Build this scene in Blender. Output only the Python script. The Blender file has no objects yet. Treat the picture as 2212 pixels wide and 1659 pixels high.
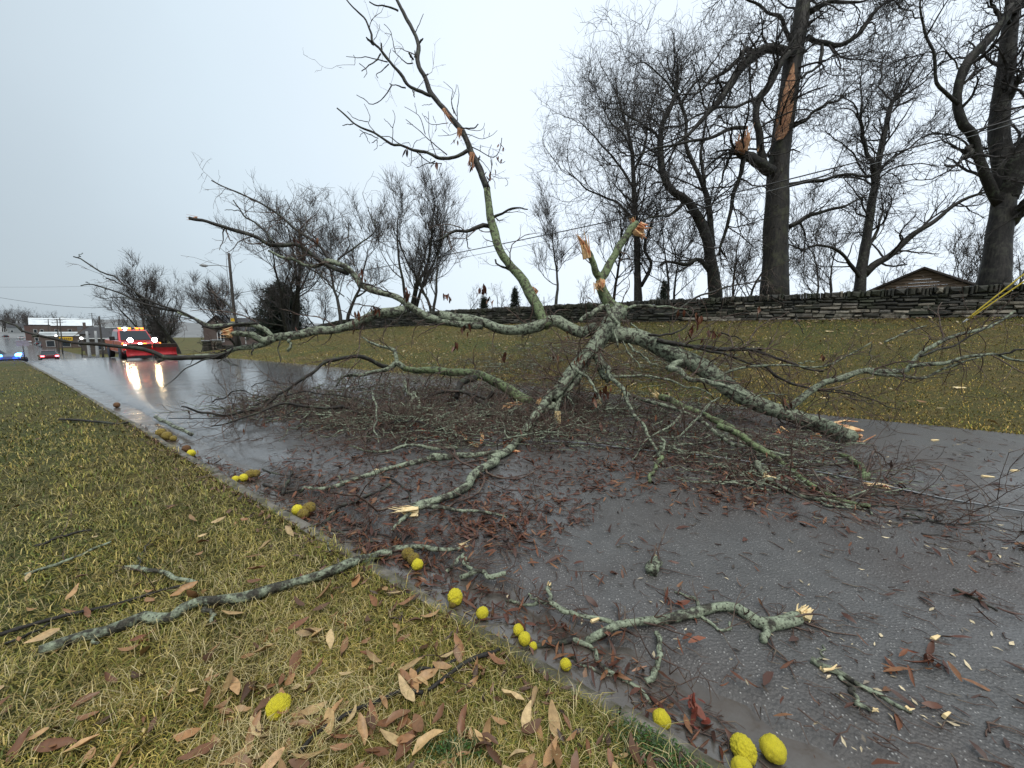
import bpy, math, random
import numpy as np
from mathutils import Vector, Matrix, noise as mnoise

scene = bpy.context.scene
COL = scene.collection
rng = np.random.default_rng(11)
random.seed(11)

# ------------------------------------------------------------------ camera
EYE = np.array([0.0, 0.0, 1.6])
FOC, CU, CV = 831.0, 1106.0, 829.5          # focal length and centre in units of a 2212 x 1659 picture
PITCH = math.atan(113.5 / FOC)
CP, SP = math.cos(PITCH), math.sin(PITCH)
cam = bpy.data.cameras.new('camera')
cam.sensor_width = 36.0
cam.lens = 36.0 * FOC / 2212.0
cam.clip_start = 0.05
cam.clip_end = 5000
camo = bpy.data.objects.new('camera', cam)
COL.objects.link(camo)
camo.location = EYE
camo.rotation_euler = (math.pi / 2 - PITCH, 0, 0)
scene.camera = camo

# ------------------------------------------------------------------ sky, sun, exposure
SUN_EL, SUN_AZ = math.radians(66), math.radians(165)     # soft light through the overcast, from high behind the camera
world = bpy.data.worlds.new('World')
scene.world = world
world.use_nodes = True
wt = world.node_tree
for n_ in list(wt.nodes):
    wt.nodes.remove(n_)
w_out = wt.nodes.new('ShaderNodeOutputWorld')
w_bg = wt.nodes.new('ShaderNodeBackground')
w_bg.inputs['Strength'].default_value = 0.1
w_sky = wt.nodes.new('ShaderNodeTexSky')
w_sky.sky_type = 'NISHITA'
w_sky.sun_disc = False
w_sky.sun_elevation = SUN_EL
w_sky.sun_rotation = SUN_AZ
w_sky.dust_density = 4
w_tc = wt.nodes.new('ShaderNodeTexCoord')
w_dot = wt.nodes.new('ShaderNodeVectorMath'); w_dot.operation = 'DOT_PRODUCT'
w_dot.inputs[1].default_value = Vector((0.48, 0.72, 0.50)).normalized()
wt.links.new(w_tc.outputs['Generated'], w_dot.inputs[0])
w_noi = wt.nodes.new('ShaderNodeTexNoise')
w_noi.inputs['Scale'].default_value = 1.7
w_noi.inputs['Detail'].default_value = 5
wt.links.new(w_tc.outputs['Generated'], w_noi.inputs['Vector'])
w_m = wt.nodes.new('ShaderNodeMath'); w_m.operation = 'MULTIPLY_ADD'
wt.links.new(w_noi.outputs['Fac'], w_m.inputs[0])
w_m.inputs[1].default_value = 0.24
wt.links.new(w_dot.outputs['Value'], w_m.inputs[2])
w_ramp = wt.nodes.new('ShaderNodeValToRGB')
cr = w_ramp.color_ramp
cr.elements[0].position = 0.22; cr.elements[0].color = (0.300, 0.350, 0.385, 1)
cr.elements[1].position = 1.0; cr.elements[1].color = (0.57, 0.635, 0.70, 1)
e_ = cr.elements.new(0.62); e_.color = (0.445, 0.52, 0.575, 1)
wt.links.new(w_m.outputs[0], w_ramp.inputs[0])
w_gain = wt.nodes.new('ShaderNodeVectorMath'); w_gain.operation = 'SCALE'
w_gain.inputs['Scale'].default_value = 10.0
wt.links.new(w_ramp.outputs[0], w_gain.inputs[0])
w_mix = wt.nodes.new('ShaderNodeMix'); w_mix.data_type = 'RGBA'
w_mix.inputs['Factor'].default_value = 0.93
wt.links.new(w_sky.outputs[0], w_mix.inputs['A'])
wt.links.new(w_gain.outputs[0], w_mix.inputs['B'])
wt.links.new(w_mix.outputs['Result'], w_bg.inputs['Color'])
wt.links.new(w_bg.outputs[0], w_out.inputs[0])
sun = bpy.data.lights.new('sun', 'SUN')
sun.energy = 1.5
sun.angle = math.radians(50)
sun.color = (1.0, 0.97, 0.92)
suno = bpy.data.objects.new('sun', sun)
COL.objects.link(suno)
sd = Vector((math.sin(SUN_AZ) * math.cos(SUN_EL), math.cos(SUN_AZ) * math.cos(SUN_EL), math.sin(SUN_EL)))
suno.rotation_euler = (-sd).to_track_quat('-Z', 'Y').to_euler()
suno.location = (0, 0, 40)
scene.view_settings.view_transform = 'Standard'
scene.view_settings.look = 'None'
scene.view_settings.gamma = 1
scene.view_settings.use_curve_mapping = False
scene.view_settings.exposure = 0.76

# ------------------------------------------------------------------ place: road frame and heights
RX, RY = -0.8085, 0.5885                    # along the road, away and to the left: s
NX, NY = 0.5885, 0.8085                     # across the road, away from the camera: n
KERB, LIP, EDGE, WALLN = 1.38, 1.73, 9.2, 20.7


def sn(x, y):
    return x * RX + y * RY, x * NX + y * NY


def xy(s, n):
    return s * RX + n * NX, s * RY + n * NY


_ss = np.arange(-120, 1700, 1.0)
_pz = np.interp(_ss, [-120, 15, 22, 31, 36, 40, 45, 60, 90, 120, 160, 200, 300, 400, 650, 900, 1700],
                [0, 0, -.04, -.12, -.17, -.32, -.55, -1.3, -2.75, -3.9, -4.6, -4.6, -2.5, .5, 7, 12, 20])
_pz = np.convolve(np.pad(_pz, 3, mode='edge'), np.ones(7) / 7, mode='valid')


def zr(s):
    return np.interp(s, _ss, _pz)


def bank(s, n):
    u = np.clip((n - EDGE) / (WALLN - EDGE), 0, 1)
    b = 2.06 * (0.55 * u + 0.45 * u * u * (3 - 2 * u))
    b = b + np.clip((n - 20.9) / 0.6, 0, 1) * 0.65
    f = np.interp(s, [-200, 27, 37, 47, 56, 70], [1, 1, .80, .42, .15, 0])
    return b * f


def H(x, y):
    s, n = sn(np.asarray(x, float), np.asarray(y, float))
    lawn = np.where(n < KERB - .09, 0.10, np.where(n < LIP, 0.0, np.where(n < EDGE, 0.05, 0.03)))
    return zr(s) + bank(s, n) + lawn


def ray(u, v):
    x, y = (u - CU) / FOC, (CV - v) / FOC
    return np.array([x, CP + y * SP, -SP + y * CP])


def at(u, v, t):
    return EYE + t * ray(u, v)


_T = np.concatenate([np.arange(0.6, 12, .03), np.arange(12, 60, .2), np.arange(60, 900, 2)])


def tground(u, v):
    d = ray(u, v)
    P = EYE[None] + _T[:, None] * d[None]
    below = P[:, 2] <= H(P[:, 0], P[:, 1])
    return _T[np.argmax(below)] if below.any() else 9e9


def onground(u, v, dz=0.0):
    p = at(u, v, tground(u, v))
    p[2] = H(p[0], p[1]) + dz
    return p


# ------------------------------------------------------------------ mesh helpers
class Geo:
    def __init__(self):
        self.V, self.F, self.C, self.M, self.n = [], [], [], [], 0

    def add(self, V, F, col=None, mat=0):
        V = np.asarray(V, float).reshape(-1, 3)
        Fs = F if isinstance(F, list) else [F]
        for f in Fs:
            f = np.asarray(f, int)
            if len(f):
                self.F.append(f + self.n)
                self.M.append(np.full(len(f), mat))
        if col is not None:
            col = np.asarray(col, float)
            if col.ndim == 1:
                col = np.tile(col, (len(V), 1))
            self.C.append(col[:, :3])
        self.V.append(V)
        self.n += len(V)
        return self

    def mesh(self, name, mats, smooth=True, offset=None):
        V = np.concatenate(self.V) if self.V else np.zeros((0, 3))
        if offset is not None:
            V = V - np.asarray(offset)
        me = bpy.data.meshes.new(name)
        me.vertices.add(len(V))
        me.vertices.foreach_set('co', V.astype(np.float32).ravel())
        loops = np.concatenate([f.ravel() for f in self.F])
        tot = np.concatenate([np.full(len(f), f.shape[1]) for f in self.F])
        start = np.concatenate([[0], np.cumsum(tot)[:-1]])
        me.loops.add(len(loops))
        me.loops.foreach_set('vertex_index', loops.astype(np.int32))
        me.polygons.add(len(tot))
        me.polygons.foreach_set('loop_start', start.astype(np.int32))
        me.polygons.foreach_set('material_index', np.concatenate(self.M).astype(np.int32))
        me.polygons.foreach_set('use_smooth', np.full(len(tot), bool(smooth)))
        for m in (mats if isinstance(mats, (list, tuple)) else [mats]):
            me.materials.append(m)
        me.update(calc_edges=True)
        if self.C:
            C = np.concatenate(self.C)
            if len(C) == len(V):
                a = me.color_attributes.new('Col', 'FLOAT_COLOR', 'POINT')
                a.data.foreach_set('color', np.c_[C, np.ones(len(C))].astype(np.float32).ravel())
        return me


def obj(name, geo, mats, parent=None, smooth=True, local=False):
    """one mesh object; world geometry under a parent empty is stored relative to it"""
    off = None
    if parent is not None and not local:
        off = np.array(parent.location)
        p = parent.parent
        while p is not None:
            off = off + np.array(p.location); p = p.parent
    me = geo if isinstance(geo, bpy.types.Mesh) else geo.mesh(name, mats, smooth, off)
    o = bpy.data.objects.new(name, me)
    COL.objects.link(o)
    if parent is not None:
        o.parent = parent
    return o


def obj_at(name, geo, mats, loc, smooth=True):
    me = geo.mesh(name, mats, smooth, loc)
    o = bpy.data.objects.new(name, me)
    o.location = loc
    COL.objects.link(o)
    return o


def thing(name, label, cat, loc=(0, 0, 0), rz=0.0, group=None):
    o = bpy.data.objects.new(name, None)
    o.empty_display_size = .2
    COL.objects.link(o)
    o.location = [float(c) for c in loc]
    o.rotation_euler = (0, 0, rz)
    return tag(o, label, cat, group)


def tag(o, label=None, cat=None, group=None, kind=None):
    if label: o['label'] = label
    if cat: o['category'] = cat
    if group: o['group'] = group
    if kind: o['kind'] = kind
    return o


def dup(root, loc, rz, label=None, group=None, scale=None):
    r = root.copy(); COL.objects.link(r)
    r.location = [float(c) for c in loc]; r.rotation_euler = (0, 0, rz)
    if scale is not None: r.scale = scale
    if label: r['label'] = label
    if group: r['group'] = group
    for ch in list(root.children):
        c = ch.copy(); COL.objects.link(c); c.parent = r
        for g in list(ch.children):
            d = g.copy(); COL.objects.link(d); d.parent = c
    return r


def box(x0, x1, y0, y1, z0, z1):
    V = np.array([[x, y, z] for z in (z0, z1) for x, y in ((x0, y0), (x1, y0), (x1, y1), (x0, y1))])
    F = np.array([[0, 3, 2, 1], [4, 5, 6, 7], [0, 1, 5, 4], [1, 2, 6, 5], [2, 3, 7, 6], [3, 0, 4, 7]])
    return V, F


def cbox(x0, x1, y0, y1, z0, z1, c):
    """box with chamfered edges"""
    xs, ys, zs = (x0, x1), (y0, y1), (z0, z1)
    g = []
    import itertools
    idx = {}
    for i, j, k in itertools.product((0, 1), repeat=3):
        p = np.array([xs[i], ys[j], zs[k]])
        s = np.array([1 - 2 * i, 1 - 2 * j, 1 - 2 * k]) * c
        for a in range(3):
            q = p + s; q[a] = p[a]
            idx[(i, j, k, a)] = len(g); g.append(q)
    import bmesh
    bm = bmesh.new()
    vs = [bm.verts.new(v) for v in g]
    r = bmesh.ops.convex_hull(bm, input=vs)
    bm.verts.index_update()
    F3 = np.array([[v.index for v in f.verts] for f in bm.faces if len(f.verts) == 3])
    V = np.array([v.co[:] for v in bm.verts])
    bm.free()
    return V, F3


def tubes(P, R, k=5, cap=False, phase=None):
    """P (M,N,3), R (M,N) -> vertices and quads of M tubes"""
    P = np.asarray(P, float); R = np.asarray(R, float)
    M, N, _ = P.shape
    T = np.empty_like(P)
    T[:, 1:-1] = P[:, 2:] - P[:, :-2]
    T[:, 0] = P[:, 1] - P[:, 0]
    T[:, -1] = P[:, -1] - P[:, -2]
    T /= np.linalg.norm(T, axis=2, keepdims=True) + 1e-9
    mean = T.mean(1)
    ref = np.zeros((M, 3))
    ax = np.argmin(np.abs(mean), axis=1)
    ref[np.arange(M), ax] = 1
    ref = np.repeat(ref[:, None], N, 1)
    A = ref - (ref * T).sum(2, keepdims=True) * T
    A /= np.linalg.norm(A, axis=2, keepdims=True) + 1e-9
    B = np.cross(T, A)
    th = np.arange(k) * 2 * math.pi / k
    c, s = np.cos(th), np.sin(th)
    Rr = R[:, :, None, None] if R.ndim == 2 else R[:, :, :, None]
    V = P[:, :, None] + Rr * (A[:, :, None] * c[None, None, :, None] + B[:, :, None] * s[None, None, :, None])
    V = V.reshape(-1, 3)
    i = np.arange(M)[:, None, None] * N * k + np.arange(N - 1)[None, :, None] * k
    j = np.arange(k)[None, None, :]
    j2 = (j + 1) % k
    F = np.stack(np.broadcast_arrays(i + j, i + j2, i + k + j2, i + k + j), -1).reshape(-1, 4)
    if not cap:
        return V, [F]
    base = np.arange(M) * N * k
    c0 = len(V) + np.arange(M)
    c1 = c0 + M
    V = np.concatenate([V, P[:, 0], P[:, -1]])
    jj = np.arange(k); jn = (jj + 1) % k
    t0 = np.stack(np.broadcast_arrays(c0[:, None], base[:, None] + jn, base[:, None] + jj), -1).reshape(-1, 3)
    e = base + (N - 1) * k
    t1 = np.stack(np.broadcast_arrays(c1[:, None], e[:, None] + jj, e[:, None] + jn), -1).reshape(-1, 3)
    return V, [F, np.concatenate([t0, t1])]


def crom(P, N):
    """Catmull-Rom through the points, N samples evenly by length"""
    P = np.asarray(P, float)
    if len(P) == 2:
        return P[0] + (P[1] - P[0]) * np.linspace(0, 1, N)[:, None]
    Q = np.vstack([2 * P[0] - P[1], P, 2 * P[-1] - P[-2]])
    out = []
    for i in range(len(P) - 1):
        p0, p1, p2, p3 = Q[i:i + 4]
        t = np.linspace(0, 1, 8, endpoint=False)[:, None]
        out.append(.5 * (2 * p1 + (p2 - p0) * t + (2 * p0 - 5 * p1 + 4 * p2 - p3) * t ** 2 + (3 * p1 - p0 - 3 * p2 + p3) * t ** 3))
    out.append(P[-1:])
    D = np.concatenate(out)
    L = np.concatenate([[0], np.cumsum(np.linalg.norm(np.diff(D[:, :3], axis=0), axis=1))])
    q = np.linspace(0, L[-1], N)
    return np.stack([np.interp(q, L, D[:, c]) for c in range(D.shape[1])], 1)


def unit(v):
    return v / (np.linalg.norm(v, axis=-1, keepdims=True) + 1e-9)


def grow(P, R, count, t0=.2, t1=1., ang=(30, 65), ratio=(.3, .6), length=None, wig=.18, up=.1, N=5,
         rr=.6, rmin=.003, floor=None, taper=.35, rmax=9):
    """children of M parent branches P (M,N,3): a new batch, all at once"""
    M, n, _ = P.shape
    plen = np.linalg.norm(np.diff(P, axis=1), axis=2).sum(1)
    if np.isscalar(count):
        cnt = np.full(M, count)
    else:
        cnt = np.asarray(count)
    cnt = np.maximum(0, np.floor(cnt + rng.random(M))).astype(int)
    pi = np.repeat(np.arange(M), cnt)
    K = len(pi)
    if K == 0:
        return np.zeros((0, N, 3)), np.zeros((0, N))
    t = t0 + (t1 - t0) * rng.random(K)
    f = t * (n - 1)
    i = np.minimum(f.astype(int), n - 2)
    w = (f - i)[:, None]
    p = P[pi, i] * (1 - w) + P[pi, i + 1] * w
    r = R[pi, i] * (1 - w[:, 0]) + R[pi, i + 1] * w[:, 0]
    T = unit(P[pi, i + 1] - P[pi, i])
    q = rng.normal(size=(K, 3))
    q = unit(q - (q * T).sum(1, keepdims=True) * T)
    a = np.radians(rng.uniform(ang[0], ang[1], K))[:, None]
    d = unit(T * np.cos(a) + q * np.sin(a))
    if length is None:
        L = plen[pi] * rng.uniform(ratio[0], ratio[1], K) * (1.15 - .6 * t)
    else:
        L = rng.uniform(length[0], length[1], K)
    upv = np.array([0, 0, up]) if np.isscalar(up) else np.asarray(up, float)
    step = (L / (N - 1))[:, None]
    out = np.empty((K, N, 3)); out[:, 0] = p
    bend = rng.normal(size=(K, 3)) * wig * .5
    for k in range(1, N):
        d = unit(d + rng.normal(size=(K, 3)) * wig + bend + upv)
        p = p + d * step
        out[:, k] = p
    r0 = np.clip(r * rr * rng.uniform(.7, 1.1, K), rmin, rmax)
    RR = r0[:, None] * np.linspace(1, taper, N)[None]
    RR = np.maximum(RR, rmin * .6)
    if floor is not None:
        z = floor(out[:, :, 0], out[:, :, 1]) + .004 + RR
        out[:, :, 2] = np.maximum(out[:, :, 2], z)
    return out, RR


# ------------------------------------------------------------------ materials
class Mat:
    def __init__(self, name):
        self.m = bpy.data.materials.new(name)
        self.m.use_nodes = True
        self.t = self.m.node_tree
        self.b = self.t.nodes['Principled BSDF']
        self.tc = None

    def n(self, typ, **kw):
        nd = self.t.nodes.new(typ)
        for k, v in kw.items():
            if k in nd.inputs:
                self.put(v, nd.inputs[k])
            else:
                setattr(nd, k, v)
        return nd

    def put(self, v, sock):
        if isinstance(v, bpy.types.NodeSocket):
            self.t.links.new(v, sock)
        else:
            try:
                sock.default_value = v
            except Exception:
                sock.default_value = tuple(v) + (1,)

    def co(self, scale=None):
        if self.tc is None:
            self.tc = self.n('ShaderNodeTexCoord')
        o = self.tc.outputs['Object']
        if scale is not None:
            mp = self.n('ShaderNodeMapping')
            self.put(o, mp.inputs['Vector'])
            mp.inputs['Scale'].default_value = scale
            o = mp.outputs[0]
        return o

    def noise(self, scale, detail=4, rough=.55, stretch=None, dist=0.):
        nd = self.n('ShaderNodeTexNoise', Scale=scale, Detail=detail, Roughness=rough, Distortion=dist)
        self.put(self.co(stretch), nd.inputs['Vector'])
        return nd.outputs['Fac']

    def vor(self, scale, out='Distance', stretch=None, feature='F1'):
        nd = self.n('ShaderNodeTexVoronoi', feature=feature)
        nd.inputs['Scale'].default_value = scale
        self.put(self.co(stretch), nd.inputs['Vector'])
        return nd.outputs[out]

    def ramp(self, fac, stops):
        nd = self.n('ShaderNodeValToRGB')
        self.put(fac, nd.inputs[0])
        c = nd.color_ramp
        while len(c.elements) < len(stops):
            c.elements.new(.5)
        for e, (p, col) in zip(c.elements, stops):
            e.position = p
            e.color = (col, col, col, 1) if np.isscalar(col) else tuple(col) + (1,)
        return nd.outputs[0]

    def mix(self, fac, a, b, mode='MIX'):
        nd = self.n('ShaderNodeMix', data_type='RGBA', blend_type=mode)
        self.put(fac, nd.inputs['Factor'])
        self.put(a, nd.inputs['A']); self.put(b, nd.inputs['B'])
        return nd.outputs['Result']

    def math(self, op, a, b=0.):
        nd = self.n('ShaderNodeMath', operation=op)
        self.put(a, nd.inputs[0]); self.put(b, nd.inputs[1])
        return nd.outputs[0]

    def bump(self, h, strength=.4, dist=.01):
        nd = self.n('ShaderNodeBump', Strength=strength, Distance=dist)
        self.put(h, nd.inputs['Height'])
        self.put(nd.outputs[0], self.b.inputs['Normal'])

    def col(self, c): self.put(c, self.b.inputs['Base Color']); return self
    def rough(self, r): self.put(r, self.b.inputs['Roughness']); return self
    def spec(self, r): self.put(r, self.b.inputs['Specular IOR Level']); return self

    def attr(self):
        return self.n('ShaderNodeVertexColor', layer_name='Col').outputs[0]

    def rand(self):
        return self.n('ShaderNodeObjectInfo').outputs['Random']


def simple(name, c, rough=.6, metal=0., emit=None, es=1., var=.25, scale=6.):
    m = Mat(name)
    nz = m.noise(scale, 5)
    lo = tuple(x * (1 - var) for x in c); hi = tuple(min(1, x * (1 + var)) for x in c)
    m.col(m.ramp(nz, [(.3, lo), (.7, hi)])).rough(rough)
    m.b.inputs['Metallic'].default_value = metal
    if emit:
        m.b.inputs['Emission Color'].default_value = tuple(emit) + (1,)
        m.b.inputs['Emission Strength'].default_value = es
    return m.m


# wet asphalt: dark binder and pale aggregate under a film of water that is thick in some places and thin in others
m = Mat('wet_asphalt')
big = m.noise(.42, 5, .6); mid = m.noise(5, 5); fine = m.noise(160, 3, .7); grit = m.vor(72); spk = m.vor(72, 'Color')
base = m.mix(mid, (.046, .045, .043), (.098, .096, .092))
brown = m.ramp(m.noise(.7, 5), [(.42, 0.), (.66, .8)])
base = m.mix(brown, base, (.055, .043, .036))
sp = m.n('ShaderNodeSeparateColor'); m.put(spk, sp.inputs[0])
stone = m.math('MULTIPLY', m.ramp(grit, [(.12, 1.), (.32, 0.)]), m.ramp(sp.outputs[0], [(.50, 0.), (.95, 1.)]))
base = m.mix(stone, base, (.40, .39, .37))
m.col(base)
xyz = m.n('ShaderNodeSeparateXYZ'); m.put(m.co(), xyz.inputs[0])
drain = m.n('ShaderNodeMapRange'); m.put(xyz.outputs[0], drain.inputs[0])
drain.inputs[1].default_value = 1.5; drain.inputs[2].default_value = -7.0; drain.inputs[3].default_value = -.12; drain.inputs[4].default_value = .30
film = m.ramp(m.math('ADD', big, drain.outputs[0]), [(.38, 0.), (.60, 1.)])
m.rough(m.math('ADD', m.math('MULTIPLY', mid, .15), .33))
m.spec(.5)
wb = m.n('ShaderNodeBump', Strength=.24, Distance=.012)
m.put(m.math('ADD', m.noise(2.6, 4, .6, (1, 1, 1)), m.math('MULTIPLY', m.noise(16, 3), .22)), wb.inputs['Height'])
m.put(m.math('ADD', m.math('MULTIPLY', film, .66), .22), m.b.inputs['Coat Weight'])
m.put(m.math('SUBTRACT', .34, m.math('MULTIPLY', film, .215)), m.b.inputs['Coat Roughness'])
m.b.inputs['Coat IOR'].default_value = 1.55
m.put(wb.outputs[0], m.b.inputs['Coat Normal'])
m.bump(m.math('ADD', m.math('MULTIPLY', fine, .8), m.math('MULTIPLY', grit, -1.4)), .8, .006)
ASPHALT = m.m

m = Mat('wet_concrete')
a = m.noise(3, 6); b = m.noise(60, 4)
m.col(m.mix(m.ramp(a, [(.35, 0.), (.65, 1.)]), m.mix(b, (.07, .064, .057), (.12, .112, .10)), (.062, .048, .036))).rough(m.ramp(a, [(.4, .25), (.7, .5)]))
m.bump(b, .4, .004)
m.b.inputs['Coat Weight'].default_value = .6; m.b.inputs['Coat Roughness'].default_value = .14
CONCRETE = m.m
m = Mat('kerb_concrete')
a = m.noise(7, 6); b = m.noise(70, 4)
m.col(m.mix(m.ramp(a, [(.40, 0.), (.56, 1.)]), m.mix(b, (.10, .09, .075), (.21, .19, .16)), (.055, .050, .028))).rough(.6)
m.bump(m.math('ADD', a, b), .6, .01)
KERBM = m.m


def ground_mat(name, c):
    m = Mat(name)
    a = m.noise(.35, 5); b = m.noise(3.0, 5); d = m.noise(38, 4, .7); e = m.noise(11, 5)
    g = m.mix(m.ramp(b, [(.36, 0.), (.62, 1.)]), c[0], c[1])
    g = m.mix(m.ramp(a, [(.42, 0.), (.62, .85)]), g, c[2])
    g = m.mix(m.ramp(d, [(.38, .75), (.60, 0.)]), g, c[3])
    g = m.mix(m.ramp(e, [(.58, 0.), (.72, .6)]), g, c[4])
    m.col(g).rough(.85).spec(.25)
    m.bump(m.math('ADD', d, m.math('MULTIPLY', e, .7)), .9, .05)
    return m.m


GROUND = ground_mat('winter_turf', [(.090, .085, .020), (.145, .110, .034), (.070, .088, .018), (.022, .019, .008), (.18, .13, .045)])

m = Mat('grass_blade'); m.col(m.attr()).rough(.55).spec(.3)
GRASS = m.m
m = Mat('dead_leaf')
v = m.noise(60, 4)
m.col(m.mix(m.ramp(v, [(.3, 0.), (.7, .45)]), m.attr(), (.05, .025, .012))).rough(.45).spec(.4)
LEAF = m.m


def bark(name, dark, mid, lichen, amount, scale=9., fine=38., stretch=None):
    m = Mat(name)
    a = m.noise(scale, 6, .62); b = m.noise(fine, 5, .65); c = m.noise(scale * .33, 3); d = m.vor(fine * .8)
    if stretch: b = m.noise(fine, 5, .65, stretch); d = m.vor(fine * .8, 'Distance', stretch)
    base = m.mix(m.ramp(b, [(.35, 0.), (.65, 1.)]), dark, mid)
    lo = .62 - .36 * amount
    k = m.ramp(m.math('ADD', m.math('MULTIPLY', a, .7), m.math('MULTIPLY', c, .3)), [(lo, 0.), (lo + .10, 1.)])
    lch = m.mix(m.ramp(b, [(.3, 0.), (.6, 1.)]), tuple(x * .45 for x in lichen), lichen)
    spots = m.ramp(d, [(.15, 0.), (.32, 1.)])
    m.col(m.mix(m.math('MULTIPLY', k, spots), base, lch)).rough(.62).spec(.35)
    m.bump(m.math('ADD', b, m.math('MULTIPLY', a, 1.5)), .9, .012)
    return m.m


BARK_LICHEN = bark('lichen_bark', (.012, .011, .008), (.062, .057, .040), (.30, .345, .240), .50, 17., 60.)
BARK_MOSS = bark('mossy_bark', (.014, .013, .008), (.064, .060, .034), (.20, .26, .12), .52, 15., 55.)
BARK_DARK = bark('wet_dark_bark', (.009, .008, .0065), (.032, .027, .022), (.075, .085, .055), .30)
BARK_GREY = bark('grey_bark', (.008, .007, .006), (.038, .033, .028), (.070, .068, .05), .34, 3., 16., (1, 1, .2))
BARK_TRUNK = bark('furrowed_bark', (.005, .0045, .004), (.036, .030, .022), (.055, .056, .030), .34, 2.4, 15., (1, 1, .16))
m = Mat('twig_bark'); v = m.noise(14, 4)
m.col(m.ramp(v, [(.3, (.022, .012, .009)), (.52, (.080, .044, .030)), (.72, (.15, .135, .10))])).rough(.6)
TWIG = m.m
m = Mat('dark_twig_bark'); v = m.noise(6, 4)
m.col(m.ramp(v, [(.3, (.010, .008, .007)), (.7, (.034, .027, .022))])).rough(.7)
TWIG_DARK = m.m
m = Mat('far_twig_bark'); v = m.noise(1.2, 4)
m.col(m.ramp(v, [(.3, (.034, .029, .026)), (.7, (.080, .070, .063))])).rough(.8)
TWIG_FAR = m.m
m = Mat('torn_wood'); v = m.noise(30, 5, .6, (1, 1, 1)); w = m.noise(7, 3)
m.col(m.mix(m.ramp(w, [(.45, 0.), (.62, 1.)]), m.ramp(v, [(.3, (.58, .34, .15)), (.7, (.80, .57, .30))]), (.50, .17, .07))).rough(.6)
m.bump(v, .5, .01)
TORN = m.m
m = Mat('pale_wood'); v = m.noise(30, 5)
m.col(m.ramp(v, [(.3, (.62, .44, .20)), (.7, (.84, .69, .40))])).rough(.6)
PALE = m.m
m = Mat('weathered_heartwood'); v = m.noise(9, 6, .65, (2, 2, .6)); w = m.noise(3, 4)
m.col(m.mix(m.ramp(w, [(.4, 0.), (.65, 1.)]), m.ramp(v, [(.3, (.20, .085, .04)), (.5, (.55, .28, .145)), (.72, (.75, .50, .30))]), (.45, .21, .11))).rough(.75)
m.bump(v, .8, .04)
HEARTWOOD = m.m

m = Mat('wall_stone'); v = m.noise(7, 6, .6); w = m.noise(1.3, 4); r_ = m.rand()
c0 = m.ramp(r_, [(0., (.030, .030, .026)), (.35, (.065, .061, .053)), (.7, (.115, .104, .084)), (1., (.045, .050, .032))])
m.col(m.mix(m.ramp(w, [(.45, 0.), (.65, .7)]), m.mix(v, c0, tuple([.012, .013, .009])), (.035, .042, .018))).rough(.7)
m.bump(v, .8, .03)
STONE = m.m
m = Mat('pale_wall_stone'); v = m.noise(7, 6, .6); r_ = m.rand()
c0 = m.ramp(r_, [(0., (.14, .13, .115)), (.5, (.24, .21, .16)), (1., (.34, .31, .25))])
m.col(m.mix(m.ramp(v, [(.45, 0.), (.7, 1.)]), c0, (.05, .047, .038))).rough(.7)
m.bump(v, .8, .03)
STONE_PALE = m.m
m = Mat('wall_core'); v = m.noise(6, 6)
m.col(m.ramp(v, [(.3, (.010, .010, .009)), (.7, (.028, .028, .024))])).rough(.9)
CORE = m.m

# ================================================================== the setting
def sheet(ss, ns, zf, jit=None):
    S_, N_ = np.meshgrid(ss, ns, indexing='ij')
    N2 = N_ + (jit(S_, N_) if jit else 0)
    x, y = xy(S_, N2)
    z = zf(S_, N_, x, y)
    V = np.stack([x, y, z], -1).reshape(-1, 3)
    a, b = len(ss), len(ns)
    i = np.arange(a - 1)[:, None] * b + np.arange(b - 1)[None]
    F = np.stack([i, i + b, i + b + 1, i + 1], -1).reshape(-1, 4)
    return V, F


def wav(x, y, sc, seed=0.):
    return (np.sin(x * sc + 1.3 * seed) * np.cos(y * sc * 1.13 + seed) + .6 * np.sin((x + y) * sc * 2.1 + seed * 2) + .4 * np.cos((x - 1.7 * y) * sc * 3.7 + seed)) / 2


s_near = np.concatenate([np.arange(-90, -10, 5), np.arange(-10, 40, .5), np.arange(40, 120, 3), np.arange(120, 520, 15), np.arange(520, 1650, 80)])
n_all = np.concatenate([np.arange(-900, -60, 80), np.arange(-60, -8, 4), np.arange(-8, 2.0, .4), [KERB - .10, KERB - .095, EDGE - .10],
                        [EDGE + .02, EDGE + .25], np.arange(9.5, 20.8, .7), [20.9, 21.1, 21.3, 21.5], np.arange(22, 60, 3), np.arange(60, 300, 25), np.arange(300, 1300, 120)])


def ground_z(S_, N_, x, y):
    low = (N_ > KERB - .098) & (N_ < EDGE)
    wob = .018 * wav(x, y, 1.9, 1.) * (np.abs(S_) < 60)
    z = zr(S_) + bank(S_, N_) + np.where(N_ < KERB - .05, .10 + wob, 0.03 + wob * (N_ > EDGE + .3))
    z = np.where(low, zr(S_) - .14, z)
    z = np.where(S_ > 62, zr(S_) + np.where((N_ > KERB - .1) & (N_ < 15), -.14, -.02), z)
    return z


def ground_j(S_, N_):
    return np.where(np.abs(N_ - EDGE) < .11, .07 * wav(S_, N_ * 0, 2.3, 2.) + .04 * np.sin(S_ * 9.1), 0)


g = Geo().add(*sheet(s_near, n_all, ground_z, ground_j))
o = obj('ground', g, GROUND); tag(o, kind='structure')

s_rd = np.concatenate([np.arange(-60, -8, 3), np.arange(-8, 20, .12), np.arange(20, 48, .5), np.arange(48, 130, 3), np.arange(130, 440, 10)])
n_rd = np.array([LIP - .03, LIP, LIP + .05, LIP + .15, LIP + .30, 3.2, 4.2, 5.4, 6.6, 7.8, 8.5, EDGE, EDGE + .12])
prof = np.array([-.03, -.012, .010, .034, .050, .052, .056, .060, .058, .054, .048, .040, .03])


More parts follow.
